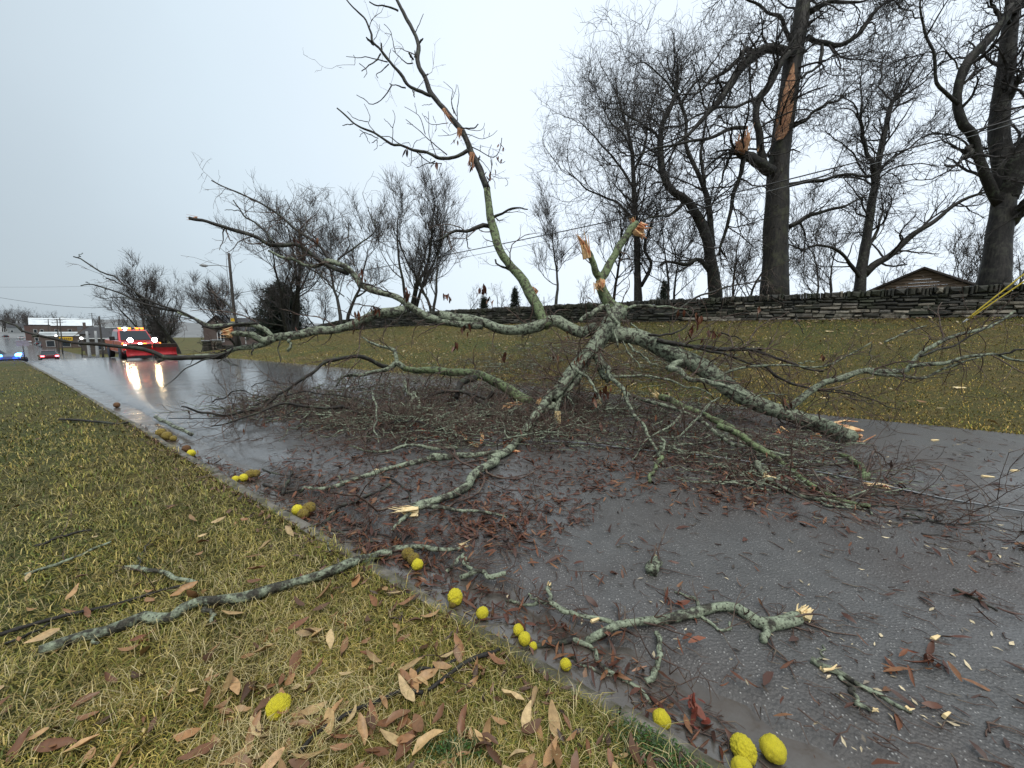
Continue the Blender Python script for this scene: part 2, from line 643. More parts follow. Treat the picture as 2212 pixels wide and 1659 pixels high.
def road_z(S_, N_, x, y):
    k = np.interp(N_[0], n_rd, prof)[None]
    return zr(S_) + k + .004 * wav(x, y, 3.1, 3.)


def road_j(S_, N_):
    edge = np.exp(-((N_ - LIP) / .12) ** 2)
    j = edge * (.025 * np.sin(S_ * 11.3) * np.cos(S_ * 4.7) + .02 * np.sin(S_ * 27.) + .03 * np.sin(S_ * 1.9))
    wide = np.interp(S_, [0, 46, 75, 200, 300, 450], [0, 0, 5.0, 6.4, 6.4, 5.0])
    return j + np.clip((N_ - 3.) / 6., 0, 1) * wide


obj('road', Geo().add(*sheet(s_rd, n_rd, road_z, road_j)), ASPHALT)['kind'] = 'structure'
s_g = np.concatenate([np.arange(-60, -8, 4), np.arange(-8, 20, .4), np.arange(20, 64, 1.5)])
o = obj('gutter', Geo().add(*sheet(s_g, np.array([KERB - .01, KERB + .1, LIP - .1, LIP + .05]),
        lambda S_, N_, x, y: zr(S_) + np.where(N_ > LIP - .2, -.004, .006) + .003 * wav(x, y, 5, 1))), CONCRETE)
o['kind'] = 'structure'

# kerb: blocks set end to end
kerb = bpy.data.objects.new('kerb', None); COL.objects.link(kerb); kerb['kind'] = 'structure'
s0 = -9.0
while s0 < 56:
    L = rng.uniform(2.3, 2.6) if s0 < 40 else 4.0
    ss = np.linspace(s0, s0 + L - .014, 6)
    dn, dz = rng.normal() * .008, rng.normal() * .006
    pr = np.array([[KERB - .105, -.2], [KERB - .105, .06], [KERB - .09, .082], [KERB - .02, .085], [KERB + .006, .070], [KERB + .022, -.05]])
    V = []
    for s in ss:
        w = .006 * math.sin(s * 7) + .005 * math.sin(s * 17.)
        for k, (n, z) in enumerate(pr):
            x, y = xy(s, n + dn + (w if k > 3 else 0))
            V.append((x, y, zr(s) + z + dz + (w * .7 if 0 < k < 5 else 0)))
    b = len(pr)
    i = np.arange(5)[:, None] * b + np.arange(b - 1)[None]
    F = np.stack([i, i + 1, i + b + 1, i + b], -1).reshape(-1, 4)
    caps = np.array([[0, 1, 2, 3, 4, 5], [35, 34, 33, 32, 31, 30]])
    obj('kerb_block', Geo().add(V, [F, caps]), KERBM, kerb, smooth=False)
    s0 += L

# ------------------------------------------------------------------ dry stone wall along the top of the bank
WT = 1.17                                     # height of the wall
wl = thing('stone_wall', 'long dark dry stone wall along the top of the grass bank', 'wall', [float(c) for c in (*xy(5, WALLN), 2.0)])


def wall_base(s):
    x, y = xy(s, WALLN - .1)
    return H(x, y) - .06


sw = np.concatenate([np.arange(-16, 50, .5)])
V = []
for s in sw:
    b = wall_base(s)
    for n, z in ((WALLN + .07, b - .2), (WALLN + .07, b + WT - .22), (WALLN + .42, b + WT - .22), (WALLN + .42, b - .2)):
        x, y = xy(s, n); V.append((x, y, z))
i = np.arange(len(sw) - 1)[:, None] * 4 + np.arange(4)[None]
j = np.arange(len(sw) - 1)[:, None] * 4 + (np.arange(4)[None] + 1) % 4
F = np.stack([i, j, j + 4, i + 4], -1).reshape(-1, 4)
obj('core', Geo().add(V, [F, np.array([[0, 3, 2, 1], [len(V) - 4, len(V) - 3, len(V) - 2, len(V) - 1]])]), CORE, wl, smooth=False)


def stone_geo(s0, s1, z0, z1, depth, proud, r=rng):
    """one rough stone in the wall face: a box whose front is chamfered and uneven"""
    sl, h = s1 - s0, z1 - z0
    c = min(sl, h) * .22
    V = []
    for (n, inset) in ((WALLN + depth, 0), (WALLN + .035 - proud * .2, 0), (WALLN - proud, c)):
        for (s, z) in ((s0 + inset, z0 + inset), (s1 - inset, z0 + inset), (s1 - inset, z1 - inset), (s0 + inset, z1 - inset)):
            ss = s + r.normal() * sl * .05; zz = z + r.normal() * h * .10
            x, y = xy(ss, n + r.normal() * .014)
            V.append((x, y, zz))
    F = [[8, 9, 10, 11]]
    for a in (0, 4):
        for k in range(4):
            F.append([a + k, a + (k + 1) % 4, a + 4 + (k + 1) % 4, a + 4 + k])
    return np.array(V), np.array(F)


stones, coping = [], []
ROWH = np.array([.17, .15, .14, .13, .12, .11, .105])
for row in range(7):
    s = -15.5 + rng.uniform(0, .4)
    while s < 49:
        L = rng.uniform(.20, .75) if row < 5 else rng.uniform(.16, .5)
        zc = ROWH[:row].sum()
        b = wall_base(s + L / 2)
        h = ROWH[row] + rng.normal() * .014
        dz = .035 * math.sin(s * 1.1 + row * .7) + .02 * math.sin(s * 2.9 + row) + rng.normal() * .010
        stones.append((s, s + L - rng.uniform(.012, .03), b + zc + dz, b + zc + dz + h - rng.uniform(.010, .022), row))
        s += L
s = -15.5
while s < 49:
    L = rng.uniform(.08, .34) if rng.random() < .5 else rng.uniform(.06, .12)
    b = wall_base(s)
    coping.append((s, s + L - .012, b + .925 + rng.normal() * .025, b + WT + rng.normal() * .012 + .012 * math.sin(s * 1.3), 9))
    s += L


def vis_key(q):
    x, y = xy((q[0] + q[1]) / 2, WALLN)
    f = x * 0 + y * CP - ((q[2] + q[3]) / 2 - 1.6) * SP
    inside = abs(x / max(f, .1)) < 1.36
    return (q[1] - q[0]) * (q[3] - q[2]) / f ** 2 * (1 if inside else .001)


def stone_mat(q):
    s, row = (q[0] + q[1]) / 2, q[4]
    p = .03
    if row <= 4:
        p = .75 * math.exp(-((s + 1.0) / 3.6) ** 2) * (1 if row <= 2 else .3) + .07
    return STONE_PALE if rng.random() < p else STONE


for lst, nm in ((stones, 'stone'), (coping, 'coping_stone')):
    lst.sort(key=vis_key, reverse=True)
    rest = Geo()
    for k, q in enumerate(lst):
        pr = rng.uniform(.0, .05) if nm == 'stone' else rng.uniform(.03, .07)
        V, F = stone_geo(q[0], q[1], q[2], q[3], .46 if nm == 'coping_stone' else .16, pr)
        mt = stone_mat(q)
        if k < 290:
            obj(nm, Geo().add(V, F), mt, wl, smooth=False)
        else:
            rest.add(V, F, mat=1 if mt is STONE_PALE else 0)
    o = obj(nm, rest, [STONE, STONE_PALE], wl, smooth=False); o['kind'] = 'stuff'

# ================================================================== standing trees
VIEW = {'e': (0., 0., 1.), 5: (1152.1, 0., .4796), 4: (658.3, 0., .24801), 3: (384., 301.7, .29762), 6: (987.5, 576., .29762),
        7: (1536.1, 576., .34714), 8: (384., 713.2, .33064), 1: (0., 466.3, .24801), 'b': (1042.4, 658.3, .19841),
        'c': (1481.2, 658.3, .24801), 'g': (0., 1179.5, .34722), 'h': (713.2, 1097.2, .34722), 'i': (1426.4, 1097.2, .35516)}


def vpts(view, pts):
    ox, oy, k = VIEW[view]
    return [(ox + p[0] * k, oy + p[1] * k) for p in pts]


def limb3(view, pts, t0, t1, w0, w1, N=24, wob=.0, clear=True):
    """a limb traced in the photograph, set out in space between depths t0 and t1; widths in units of the view"""
    k = VIEW[view][2]
    uv = vpts(view, pts)
    L = np.concatenate([[0], np.cumsum([math.dist(a, b) for a, b in zip(uv, uv[1:])])]); L /= L[-1]
    P = []
    for (u, v), l in zip(uv, L):
        t = t0 + (t1 - t0) * l
        wd = (w0 + (w1 - w0) * l) * k / FOC / 2
        if clear:
            tg = tground(u, v)
            if t > tg - .02:
                t = tg * (1 - (wd * tg + .012) / EYE[2])
        P.append(np.r_[at(u, v, t), wd * t])
    Pa = np.array(P)
    A2 = np.array(uv); D2 = np.gradient(A2, axis=0) if len(A2) > 2 else np.repeat(A2[1:] - A2[:1], 2, 0)
    D2 = D2 / (np.linalg.norm(D2, axis=1, keepdims=True) + 1e-9)
    off = ((A2[:, 0] - CU) * -D2[:, 1] + (A2[:, 1] - CV) * D2[:, 0]) / FOC
    Pa[:, 3] /= np.sqrt(1 + off ** 2)            # a wide lens broadens what stands far from the axis
    Q = crom(Pa, N)
    if wob:
        ph = rng.uniform(0, 6, 3)
        x = np.linspace(0, 1, N)
        for a in range(3):
            Q[:, a] += wob * (np.sin(x * 9 + ph[a]) + .6 * np.sin(x * 21 + ph[a] * 2)) * np.minimum(1, x * 4) * np.minimum(1, (1 - x) * 6 + .3)
    if clear:
        Q[:, 2] = np.maximum(Q[:, 2], H(Q[:, 0], Q[:, 1]) + Q[:, 3] * .9 + .012)
    return Q[:, :3], Q[:, 3]


def rough_tube(P, R, k=10, amp=.12, cap=True, fr=3.):
    """tube with an uneven, knobbly surface"""
    N = len(P)
    ph = rng.uniform(0, 6, 6)
    V, F = tubes(P[None], R[None], k, cap)
    n = N * k
    a = np.tile(np.arange(k) * 2 * math.pi / k, N)
    l = np.repeat(np.concatenate([[0], np.cumsum(np.linalg.norm(np.diff(P, axis=0), axis=1))]), k) / (R.mean() + 1e-6)
    C = np.repeat(P, k, 0)
    sc = 1 + amp * 1.25 * (np.sin(a * 2 + l * .31 * fr / 3 + ph[0]) * .5 + np.sin(a * 3 - l * .53 + ph[1]) * .35 + np.sin(l * .9 + a + ph[2]) * .3 + rng.normal(size=n) * .22)
    V[:n] = C + (V[:n] - C) * sc[:, None]
    return V, F


# -------- the big broken tree, its neighbours: traced stems and limbs, grown branches and twigs
def traced_tree(label, stems, mats, twigmat, dens=1., up=.10, leafy=0, tl=(.5, 1.1), lev1=(1.2, 3.2), patch=None, group='bare trees behind the stone wall', trunk_n=1):
    t0 = stems[0][2]
    first = None
    parts = []
    for si, st in enumerate(stems):
        view, pts, ta, tb, w0, w1 = st[:6]
        N = 30 if si < trunk_n else 20
        P, R = limb3(view, pts, ta, tb, w0, w1, N, wob=.02 if si < trunk_n else .05, clear=False)
        if si == 0:
            P[0, 2] = min(P[0, 2], H(P[0, 0], P[0, 1]) - .3)
            base = np.array([P[0, 0], P[0, 1], H(P[0, 0], P[0, 1])])
            fl = np.exp(-np.linspace(0, 1, N) * 22) * .18
            R = R * (1 + fl)
        parts.append((P, R))
    root = thing('bare_tree', label, 'tree', base, group=group)
    tot = sum(len(p) for p, _ in parts)
    for si, (P, R) in enumerate(parts):
        k = 18 if si < trunk_n else 9
        V, F = rough_tube(P, R, k, .07 if si < trunk_n else .10)
        obj('trunk' if si < trunk_n else 'limb', Geo().add(V, F), mats[0] if si < trunk_n else mats[1], root)
    # crown
    crown = Geo()
    PL = [crom(np.c_[P, R], 16) for P, R in parts]
    lens = np.array([np.linalg.norm(np.diff(q[:, :3], axis=0), axis=1).sum() for q in PL])
    PP = np.stack([q[:, :3] for q in PL]); RR = np.stack([q[:, 3] for q in PL])
    lo = np.array([.35 if i < trunk_n else .12 for i in range(len(PL))])
    c1 = lens * 1.5 * dens
    B1 = []
    for i in range(len(PL)):
        B1.append(grow(PP[i:i + 1], RR[i:i + 1], c1[i], lo[i], 1., (35, 75), length=lev1, wig=.22, up=up, N=8, rr=.42, rmin=.012, rmax=.06))
    P1 = np.concatenate([b[0] for b in B1]); R1 = np.concatenate([b[1] for b in B1])
    # tips continue
    P1b, R1b = grow(PP, RR, 4, .9, 1., (8, 45), length=(lev1[0], lev1[1]), wig=.2, up=up, N=8, rr=.7, rmin=.012, rmax=.06)
    P1 = np.concatenate([P1, P1b]); R1 = np.concatenate([R1, R1b])
    P2, R2 = grow(P1, R1, 6.0, .15, 1., (28, 66), ratio=(.35, .75), wig=.26, up=up, N=7, rr=.6, rmin=.015)
    P3, R3 = grow(P2, R2, 3.5, .15, 1., (28, 62), length=tl, wig=.28, up=up, N=4, rr=.65, rmin=.0085)
    P4, R4 = grow(P3, R3, 1.25, .3, 1., (25, 55), length=(tl[0] * .5, tl[1] * .6), wig=.2, up=up, N=3, rr=.85, rmin=.0068)
    for P, R, k in ((P1, R1, 5), (P2, R2, 3), (P3, R3, 3), (P4, R4, 3)):
        V, F = tubes(P, R, k)
        crown.add(V, F)
    o = obj('crown', crown, twigmat, root); o['kind'] = 'stuff'
    if leafy:
        idx = rng.choice(len(P3), leafy)
        g = leaves_at(P3[idx, -1], .11, .045, [(.03, .018, .012), (.05, .025, .015)], hang=True)
        o = obj('clinging_leaves', g, LEAF, root); o['kind'] = 'stuff'
    return root, parts


# -------- leaves: long oak leaves, folded along the midrib and curled
def leaf_tpl(L=1., W=.34, curl=.5, fold=.35, stations=5, r=rng):
    V = []
    for i in range(stations):
        u = i / (stations - 1)
        w = W / 2 * (math.sin(math.pi * (.06 + .90 * u ** .85)) + .02) * (1 + r.normal() * .08)
        a = curl * (u - .5)
        x = L * (math.sin(a) / a if abs(a) > 1e-3 else 1) * (u - .5)
        z = L * curl * .5 * (u - .5) ** 2
        sd = r.normal() * .05 * L * .3
        for sgn in (-1, 0, 1):
            V.append((x, sgn * w * math.cos(fold) + sd, z + abs(sgn) * w * math.sin(fold) * (1 + r.normal() * .25)))
    F = []
    for i in range(stations - 1):
        for j in range(2):
            a = i * 3 + j
            F.append((a, a + 3, a + 4, a + 1))
    return np.array(V), np.array(F)


TPL = [leaf_tpl(1, rng.uniform(.26, .42), rng.uniform(-.9, 1.5), rng.uniform(-.3, .7), 5) for _ in range(10)]
TPL_LOW = [leaf_tpl(1, rng.uniform(.24, .42), rng.uniform(-.5, 1.2), rng.uniform(-.2, .6), 3) for _ in range(10)]


def rot_mats(yaw, pitch, roll):
    cy, sy, cp_, sp_, cr_, sr_ = np.cos(yaw), np.sin(yaw), np.cos(pitch), np.sin(pitch), np.cos(roll), np.sin(roll)
    return np.stack([np.stack([cy * cp_, cy * sp_ * sr_ - sy * cr_, cy * sp_ * cr_ + sy * sr_], -1),
                     np.stack([sy * cp_, sy * sp_ * sr_ + cy * cr_, sy * sp_ * cr_ - cy * sr_], -1),
                     np.stack([-sp_, cp_ * sr_, cp_ * cr_], -1)], -2)


def leaves_at(P, L, dL, cols, hang=False, tpl=None, tilt=.25, yaw=None):
    tpl = tpl or TPL_LOW
    g = Geo()
    P = np.asarray(P)
    kind = rng.integers(0, len(tpl), len(P))
    cols = np.asarray(cols)
    for k in range(len(tpl)):
        q = P[kind == k]
        m_ = len(q)
        if not m_:
            continue
        V, F = tpl[k]
        yw = rng.uniform(0, 6.283, m_) if yaw is None else yaw + rng.normal(size=m_) * .5
        if hang:
            Rm = rot_mats(yw, rng.uniform(.8, 1.7, m_), rng.uniform(-.6, .6, m_))
        else:
            Rm = rot_mats(yw, rng.normal(size=m_) * tilt, rng.normal(size=m_) * tilt)
        sc = (L + rng.normal(size=m_) * dL).clip(L * .4, L * 2)
        VV = (V[None] * sc[:, None, None]) @ np.swapaxes(Rm, 1, 2) + q[:, None]
        if hang:
            VV[:, :, 2] -= sc[:, None] * .45
        FF = (F[None] + np.arange(m_)[:, None, None] * len(V)).reshape(-1, 4)
        c = cols[rng.integers(0, len(cols), m_)] * rng.uniform(.65, 1.3, (m_, 1))
        g.add(VV.reshape(-1, 3), FF, np.repeat(c, len(V), 0))
    return g


root1, parts1 = traced_tree('massive split tree with a torn strip of bare brown wood on its trunk', [
    (5, [(1085, 1345), (1088, 1200), (1090, 1100), (1095, 900), (1105, 750), (1120, 600), (1145, 450), (1168, 300), (1195, 150), (1215, 0), (1232, -140), (1240, -320)], 18.7, 18.9, 126, 54),
    (5, [(1175, 250), (1100, 222), (1045, 215), (990, 250), (930, 310), (880, 390), (830, 460), (760, 540), (700, 605), (640, 650)], 18.7, 16.5, 60, 9),
    (5, [(1000, 235), (950, 215), (930, 260), (870, 320), (790, 372), (720, 420), (650, 430)], 18.2, 17, 24, 7),
    (5, [(1062, 765), (1040, 730), (1020, 650), (1000, 570), (1000, 500), (1020, 440), (1070, 380), (1110, 290), (1150, 240)], 18.4, 18.2, 40, 26),
    (5, [(1020, 440), (960, 460), (880, 480), (800, 500), (700, 545), (600, 570)], 18.2, 16.5, 16, 6),
    (5, [(1070, 770), (1010, 735), (960, 700), (905, 672)], 18.5, 17.4, 70, 44),
    (5, [(960, 575), (900, 577), (830, 602), (700, 642), (600, 662), (480, 690), (400, 700)], 17.6, 15.5, 20, 6),
    (5, [(945, 715), (930, 810), (900, 900), (870, 1000), (840, 1150)], 17.6, 18.5, 22, 12),
    (5, [(905, 680), (880, 710), (860, 780), (830, 850)], 17.5, 17.9, 16, 6),
    (5, [(1172, 205), (1130, 120), (1090, 70), (1030, 30), (980, 0), (900, -40)], 18.8, 17.5, 30, 10),
    (5, [(1240, 60), (1320, 20), (1400, 0), (1480, 10), (1560, -20)], 18.8, 17.8, 26, 8),
    (5, [(1230, 165), (1310, 198), (1400, 203), (1450, 170), (1500, 100), (1560, 30), (1620, -10)], 18.8, 17.5, 32, 9),
    (5, [(1300, 205), (1292, 285), (1240, 330), (1200, 355)], 18.4, 18, 18, 8),
    (5, [(1170, 570), (1250, 520), (1320, 470), (1400, 432)], 18.8, 18, 18, 6),
    (5, [(1150, 835), (1280, 808), (1420, 790), (1490, 800), (1560, 770)], 18.8, 18, 22, 7),
    (5, [(1150, 1022), (1230, 980), (1330, 950), (1430, 910), (1500, 880)], 18.8, 18, 22, 6),
    (5, [(1240, -60), (1180, -140), (1100, -200)], 18.8, 17.6, 34, 12),
    (5, [(1240, -60), (1330, -120), (1420, -160)], 18.8, 17.8, 34, 12),
], [BARK_TRUNK, BARK_DARK], TWIG_DARK, dens=1.15, leafy=520, lev1=(1.1, 3.0), tl=(.35, .8), up=.04)


def trunk_patch(P, R, i0, i1, centre, width, name, mat, parent, lift=.05):
    """a strip of bare wood standing a little proud of the trunk"""
    Q = crom(np.c_[P[i0:i1], R[i0:i1]], 22)
    rows, m_ = [], 9
    for i, q in enumerate(Q):
        u = i / 21
        w = np.interp(u, [0, .08, .25, .5, .8, 1], [.35, .9, 1., .85, .5, .08]) * width * (1 + rng.normal() * .05)
        c = centre + .28 * u
        for j in range(m_):
            a = c + (j / (m_ - 1) - .5) * w
            edge = abs(j / (m_ - 1) - .5) * 2
            r = q[3] * 1.02 + lift * (.6 + .5 * rng.random()) * (1 - edge ** 6) - (.1 if edge > .99 else 0)
            rows.append(q[:3] + r * np.array([math.cos(a), math.sin(a), 0]))
    i = np.arange(21)[:, None] * m_ + np.arange(m_ - 1)[None]
    F = np.stack([i, i + 1, i + m_ + 1, i + m_], -1).reshape(-1, 4)
    return obj(name, Geo().add(rows, F), mat, parent, smooth=False)


def splinters(c, d, L, W, n=7, spread=.35, flat=1.):
    """a bundle of torn slivers pointing along d"""
    g = Geo()
    d = unit(np.asarray(d, float))
    P = []; R = []
    a = unit(np.cross(d, [0.2, .3, .9])); b = np.cross(d, a)
    for _ in range(int(n * 1.9)):
        off = (a * rng.normal() * W * .42 + b * rng.normal() * W * .42 * flat)
        dd = unit(d + rng.normal(size=3) * spread * .5)
        l = L * rng.uniform(.45, 1.1)
        stout = rng.random() < .55
        if stout: l *= rng.uniform(.35, .75); dd = unit(d + rng.normal(size=3) * spread * .22)
        p0 = np.asarray(c) + off - d * L * .45
        l += L * .3
        P.append(np.stack([p0, p0 + dd * l * .55 + rng.normal(size=3) * W * .12, p0 + dd * l + rng.normal(size=3) * W * .22]))
        w = W * (rng.uniform(.20, .36) if stout else rng.uniform(.06, .16))
        R.append([w, w * .8, w * rng.uniform(.05, .4)])
    V, F = tubes(np.array(P), np.array(R), 4, True)
    return g.add(V, F)


ptv = parts1[0]
zz = [(v, np.argmin(np.abs(ptv[0][:, 2] - v))) for v in (0,)]
hv = lambda v: int(np.argmin([abs((CV - FOC * ((p - EYE)[2] * CP + (p - EYE)[1] * SP) / ((p - EYE)[1] * CP - (p - EYE)[2] * SP)) - v) for p in ptv[0]]))
i_lo, i_hi = hv(.4796 * 650), hv(.4796 * 315)
trunk_patch(ptv[0], ptv[1], i_lo, i_hi + 1, -2.30, 1.75, 'bare_wood', HEARTWOOD, root1, .10)
P5 = parts1[5][0][-1]
obj('broken_wood', splinters(P5 + np.array([.28, -.05, .25]), (.2, 0, 1), 1.0, .30, 9, .25), HEARTWOOD, root1, smooth=False)

traced_tree('stout forked tree at the right edge with a thick grey trunk', [
    (5, [(2070, 1310), (2085, 1180), (2100, 1050), (2115, 950), (2122, 850), (2105, 720), (2098, 600), (2105, 480), (2120, 350), (2145, 180), (2165, 0), (2180, -160), (2190, -330)], 14, 14.2, 150, 48),
    (5, [(2105, 930), (2060, 850), (2030, 780), (2005, 700), (1985, 620), (1930, 570), (1908, 490), (1920, 370), (1955, 275), (2040, 190), (2120, 100), (2150, 30)], 14, 13.4, 66, 34),
    (5, [(1915, 470), (1860, 410), (1815, 350), (1790, 250), (1765, 180), (1760, 90), (1755, 0), (1750, -90)], 13.5, 13, 26, 8),
    (5, [(2130, 900), (2165, 790), (2205, 690), (2260, 600), (2330, 480)], 14, 13.2, 110, 60),
    (5, [(2145, 1000), (2190, 950), (2260, 880)], 14, 13.2, 70, 40),
    (5, [(2145, 105), (2090, 40), (2050, -20), (2010, -110)], 14, 13.3, 26, 10),
    (5, [(1935, 320), (1880, 262), (1800, 230), (1760, 240)], 13.6, 13.9, 12, 6),
    (5, [(1975, 655), (1955, 690), (1945, 715)], 13.9, 13.4, 30, 18),
    (5, [(2120, 480), (2170, 400), (2210, 320), (2280, 220)], 14, 13.2, 26, 10),
    (5, [(2160, 60), (2230, -10), (2300, -60)], 14, 13.2, 40, 16),
    (5, [(1760, 100), (1700, 50), (1640, 30)], 13.2, 12.6, 10, 4),
    (5, [(1765, 170), (1830, 60), (1880, -20)], 13.2, 12.6, 10, 4),
], [BARK_GREY, BARK_DARK], TWIG_DARK, dens=.8, up=.06, lev1=(.8, 2.2), tl=(.3, .65))

traced_tree('dark tree with two pruned stems beside the shed roof', [
    (5, [(1468, 1330), (1480, 1200), (1500, 1080), (1520, 950), (1535, 850), (1560, 700), (1590, 560), (1610, 470), (1640, 435)], 22, 22.2, 56, 20),
    (5, [(1535, 830), (1530, 740), (1500, 680), (1480, 600), (1470, 530)], 22, 21.3, 30, 18),
    (5, [(1490, 1240), (1540, 1190), (1600, 1160), (1700, 1065), (1850, 960), (1950, 895), (2040, 865)], 22, 20, 34, 10),
    (5, [(1475, 1260), (1440, 1200), (1400, 1150), (1340, 1118), (1260, 1110), (1205, 1128)], 22, 21, 24, 7),
    (5, [(1505, 1130), (1550, 1030), (1575, 955)], 22, 22, 20, 9),
    (5, [(1615, 460), (1570, 400), (1560, 330), (1575, 250)], 22, 21.5, 12, 5),
    (5, [(1625, 450), (1680, 420), (1760, 370), (1800, 310)], 22, 21.2, 10, 4),
    (5, [(1475, 540), (1480, 460), (1475, 380), (1480, 300)], 21.4, 21.2, 10, 4),
    (5, [(1560, 760), (1640, 700), (1720, 640), (1800, 600)], 22, 21, 12, 5),
    (5, [(1510, 800), (1450, 720), (1400, 650), (1330, 600)], 22, 21.2, 12, 5),
], [BARK_DARK, BARK_DARK], TWIG_DARK, dens=1.1, up=.12, lev1=(1.2, 3.0), tl=(.45, .95))

traced_tree('leaning twisted tree left of the split tree', [
    (5, [(825, 1350), (805, 1200), (782, 1080), (740, 980), (690, 900), (625, 860), (590, 800), (575, 720), (580, 570), (620, 480), (645, 400), (650, 300)], 24, 23.5, 62, 12),
    (5, [(805, 1110), (790, 950), (770, 850), (730, 760), (692, 650), (690, 550), (665, 470), (640, 380)], 24, 24, 34, 9),
    (5, [(805, 1230), (740, 1170), (680, 1188), (600, 1180), (570, 1195)], 24, 23, 28, 8),
    (5, [(700, 900), (620, 960), (540, 980), (480, 1000)], 24, 23, 18, 6),
    (5, [(580, 640), (500, 560), (420, 520), (330, 480)], 23.8, 22.5, 16, 5),
    (5, [(640, 420), (560, 330), (500, 280), (440, 300)], 23.6, 22.5, 12, 4),
    (5, [(665, 470), (720, 380), (800, 300), (860, 200)], 24, 23, 12, 4),
    (5, [(770, 850), (760, 700), (770, 560), (800, 450)], 24, 24, 20, 6),
], [BARK_DARK, BARK_DARK], TWIG_DARK, dens=1.05, up=.09, lev1=(1.4, 3.4), tl=(.5, 1.0))

traced_tree('slim straight tree with a forked foot behind the wall', [
    (5, [(472, 1375), (468, 1150), (458, 950), (450, 800), (440, 650), (400, 500), (370, 400)], 27, 27, 36, 8),
    (5, [(485, 1290), (530, 1195), (505, 1120), (520, 1040), (560, 940)], 27, 26.5, 18, 7),
    (5, [(455, 850), (380, 740), (300, 640), (220, 560)], 27, 26, 14, 5),
    (5, [(460, 1000), (360, 900), (250, 860), (160, 780)], 27, 26, 14, 5),
    (5, [(450, 780), (500, 660), (520, 520), (560, 400)], 27, 27, 14, 5),
    (5, [(445, 680), (400, 600), (330, 520), (290, 430)], 27, 26.2, 12, 4),
], [BARK_DARK, BARK_DARK], TWIG_DARK, dens=1.6, up=.16, leafy=60, lev1=(1.8, 4.2), tl=(.6, 1.2))


# -------- trees grown without a traced skeleton
def vase_geo(height, stems, r0, spread, up, dens, fork=.35, levels=3, base=(0, 0, 0), tw=(.5, 1.1), lean=(0, 0)):
    """trunk geometry and crown geometry of one bare tree standing at base"""
    base = np.asarray(base, float)
    TP, TR = [], []
    for i in range(stems):
        N = 14
        a = rng.uniform(0, 6.283)
        sp = spread * rng.uniform(.4, 1.) if stems > 1 else spread * .25
        d = unit(np.array([math.cos(a) * sp + lean[0], math.sin(a) * sp + lean[1], 1.]))
        p = base + np.array([rng.normal() * .25, rng.normal() * .25, -.3]) * (stems > 1)
        pts = [p - np.array([0, 0, .3])]
        h = height * rng.uniform(.62, .80)
        for k in range(1, N):
            d = unit(d + rng.normal(size=3) * .10 + np.array([lean[0] * .05, lean[1] * .05, .05]))
            p = p + d * h / (N - 1)
            pts.append(p)
        TP.append(pts)
        TR.append(r0 * rng.uniform(.75, 1.) * (np.linspace(1, .22, N) + .25 * np.exp(-np.linspace(0, 1, N) * 18)))
    TP, TR = np.array(TP), np.array(TR)
    trunk = Geo().add(*tubes(TP, TR, 9))
    u3 = np.array([lean[0] * .15, lean[1] * .15, up])
    P1, R1 = grow(TP, TR, 15 * dens / max(1, stems) ** .55, fork, 1., (26, 66), length=(height * .18, height * .38), wig=.13, up=u3, N=9, rr=.5, rmin=.02)
    P2, R2 = grow(P1, R1, 6.5 * dens, .18, 1., (22, 48), ratio=(.3, .62), wig=.16, up=u3 * 1.2, N=6, rr=.5, rmin=.017)
    P3, R3 = grow(P2, R2, 4.2 * dens, .2, 1., (20, 48), ratio=(.35, .7), wig=.17, up=u3 * 1.2, N=4, rr=.65, rmin=.013)
    trunk.add(*tubes(P1, R1, 5))
    crown = Geo()
    for P, R in ((P2, R2), (P3, R3)):
        crown.add(*tubes(P, R, 3))
    if levels > 3:
        P4, R4 = grow(P3, R3, 2.4 * dens, .25, 1., (20, 45), length=tw, wig=.17, up=u3 * 1.2, N=3, rr=.8, rmin=.0105)
        crown.add(*tubes(P4, R4, 3))
    return trunk, crown


def vase_tree(label, u, v, t, height, stems, r0, spread, up=.14, dens=1., fork=.3, levels=4, tw=(.5, 1.1), lean=(0, 0), group='bare trees behind the stone wall', far=True):
    p = at(u, v, t)
    base = np.array([p[0], p[1], float(H(p[0], p[1]))])
    root = thing('bare_tree', label, 'tree', base, group=group)
    tr, crn = vase_geo(height, stems, r0, spread, up, dens, fork, levels, base, tw, lean)
    obj('trunk', tr, BARK_DARK, root)
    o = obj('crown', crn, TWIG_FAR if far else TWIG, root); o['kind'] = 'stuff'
    return root


vase_tree('small vase-shaped bare tree standing between the leaning limb and the broken spikes', 1200, 672, 30, 10.2, 1, .17, .5, .16, 1.0)
vase_tree('many-stemmed bare tree with a broad fan of upright branches', 885, 690, 33, 12.4, 5, .17, .34, .17, 1.05, .25)
vase_tree('bare tree with a pale single stem beside the many-stemmed one', 938, 690, 31, 10.6, 2, .16, .25, .17, 1.05, .25)
vase_tree('bare tree with twin leaning trunks right of the dark evergreen', 742, 705, 36, 11.8, 2, .24, .30, .15, 1.15, .25)
vase_tree('widest bare tree, its twigs swept to the left over the evergreen', 628, 720, 39, 14.8, 5, .24, .50, .13, 1.3, .18, lean=(-.12, -.03))
vase_tree('rounded bare tree rising behind the road sign pole', 520, 720, 46, 9.0, 2, .2, .45, .13, 1.25, .16)
vase_tree('bare tree with a bare foot right of the red truck', 385, 752, 43, 10.2, 1, .28, .55, .14, 1.15, .25, group='bare trees along the far road')
vase_tree('dense bare tree behind the red truck', 325, 735, 50, 12.0, 4, .2, .34, .16, .95, .2, lean=(-.08, 0), group='bare trees along the far road')
vase_tree('low scrubby bare tree between the truck trees', 350, 742, 47, 8.6, 3, .14, .5, .14, 1.2, .12, group='bare trees along the far road')
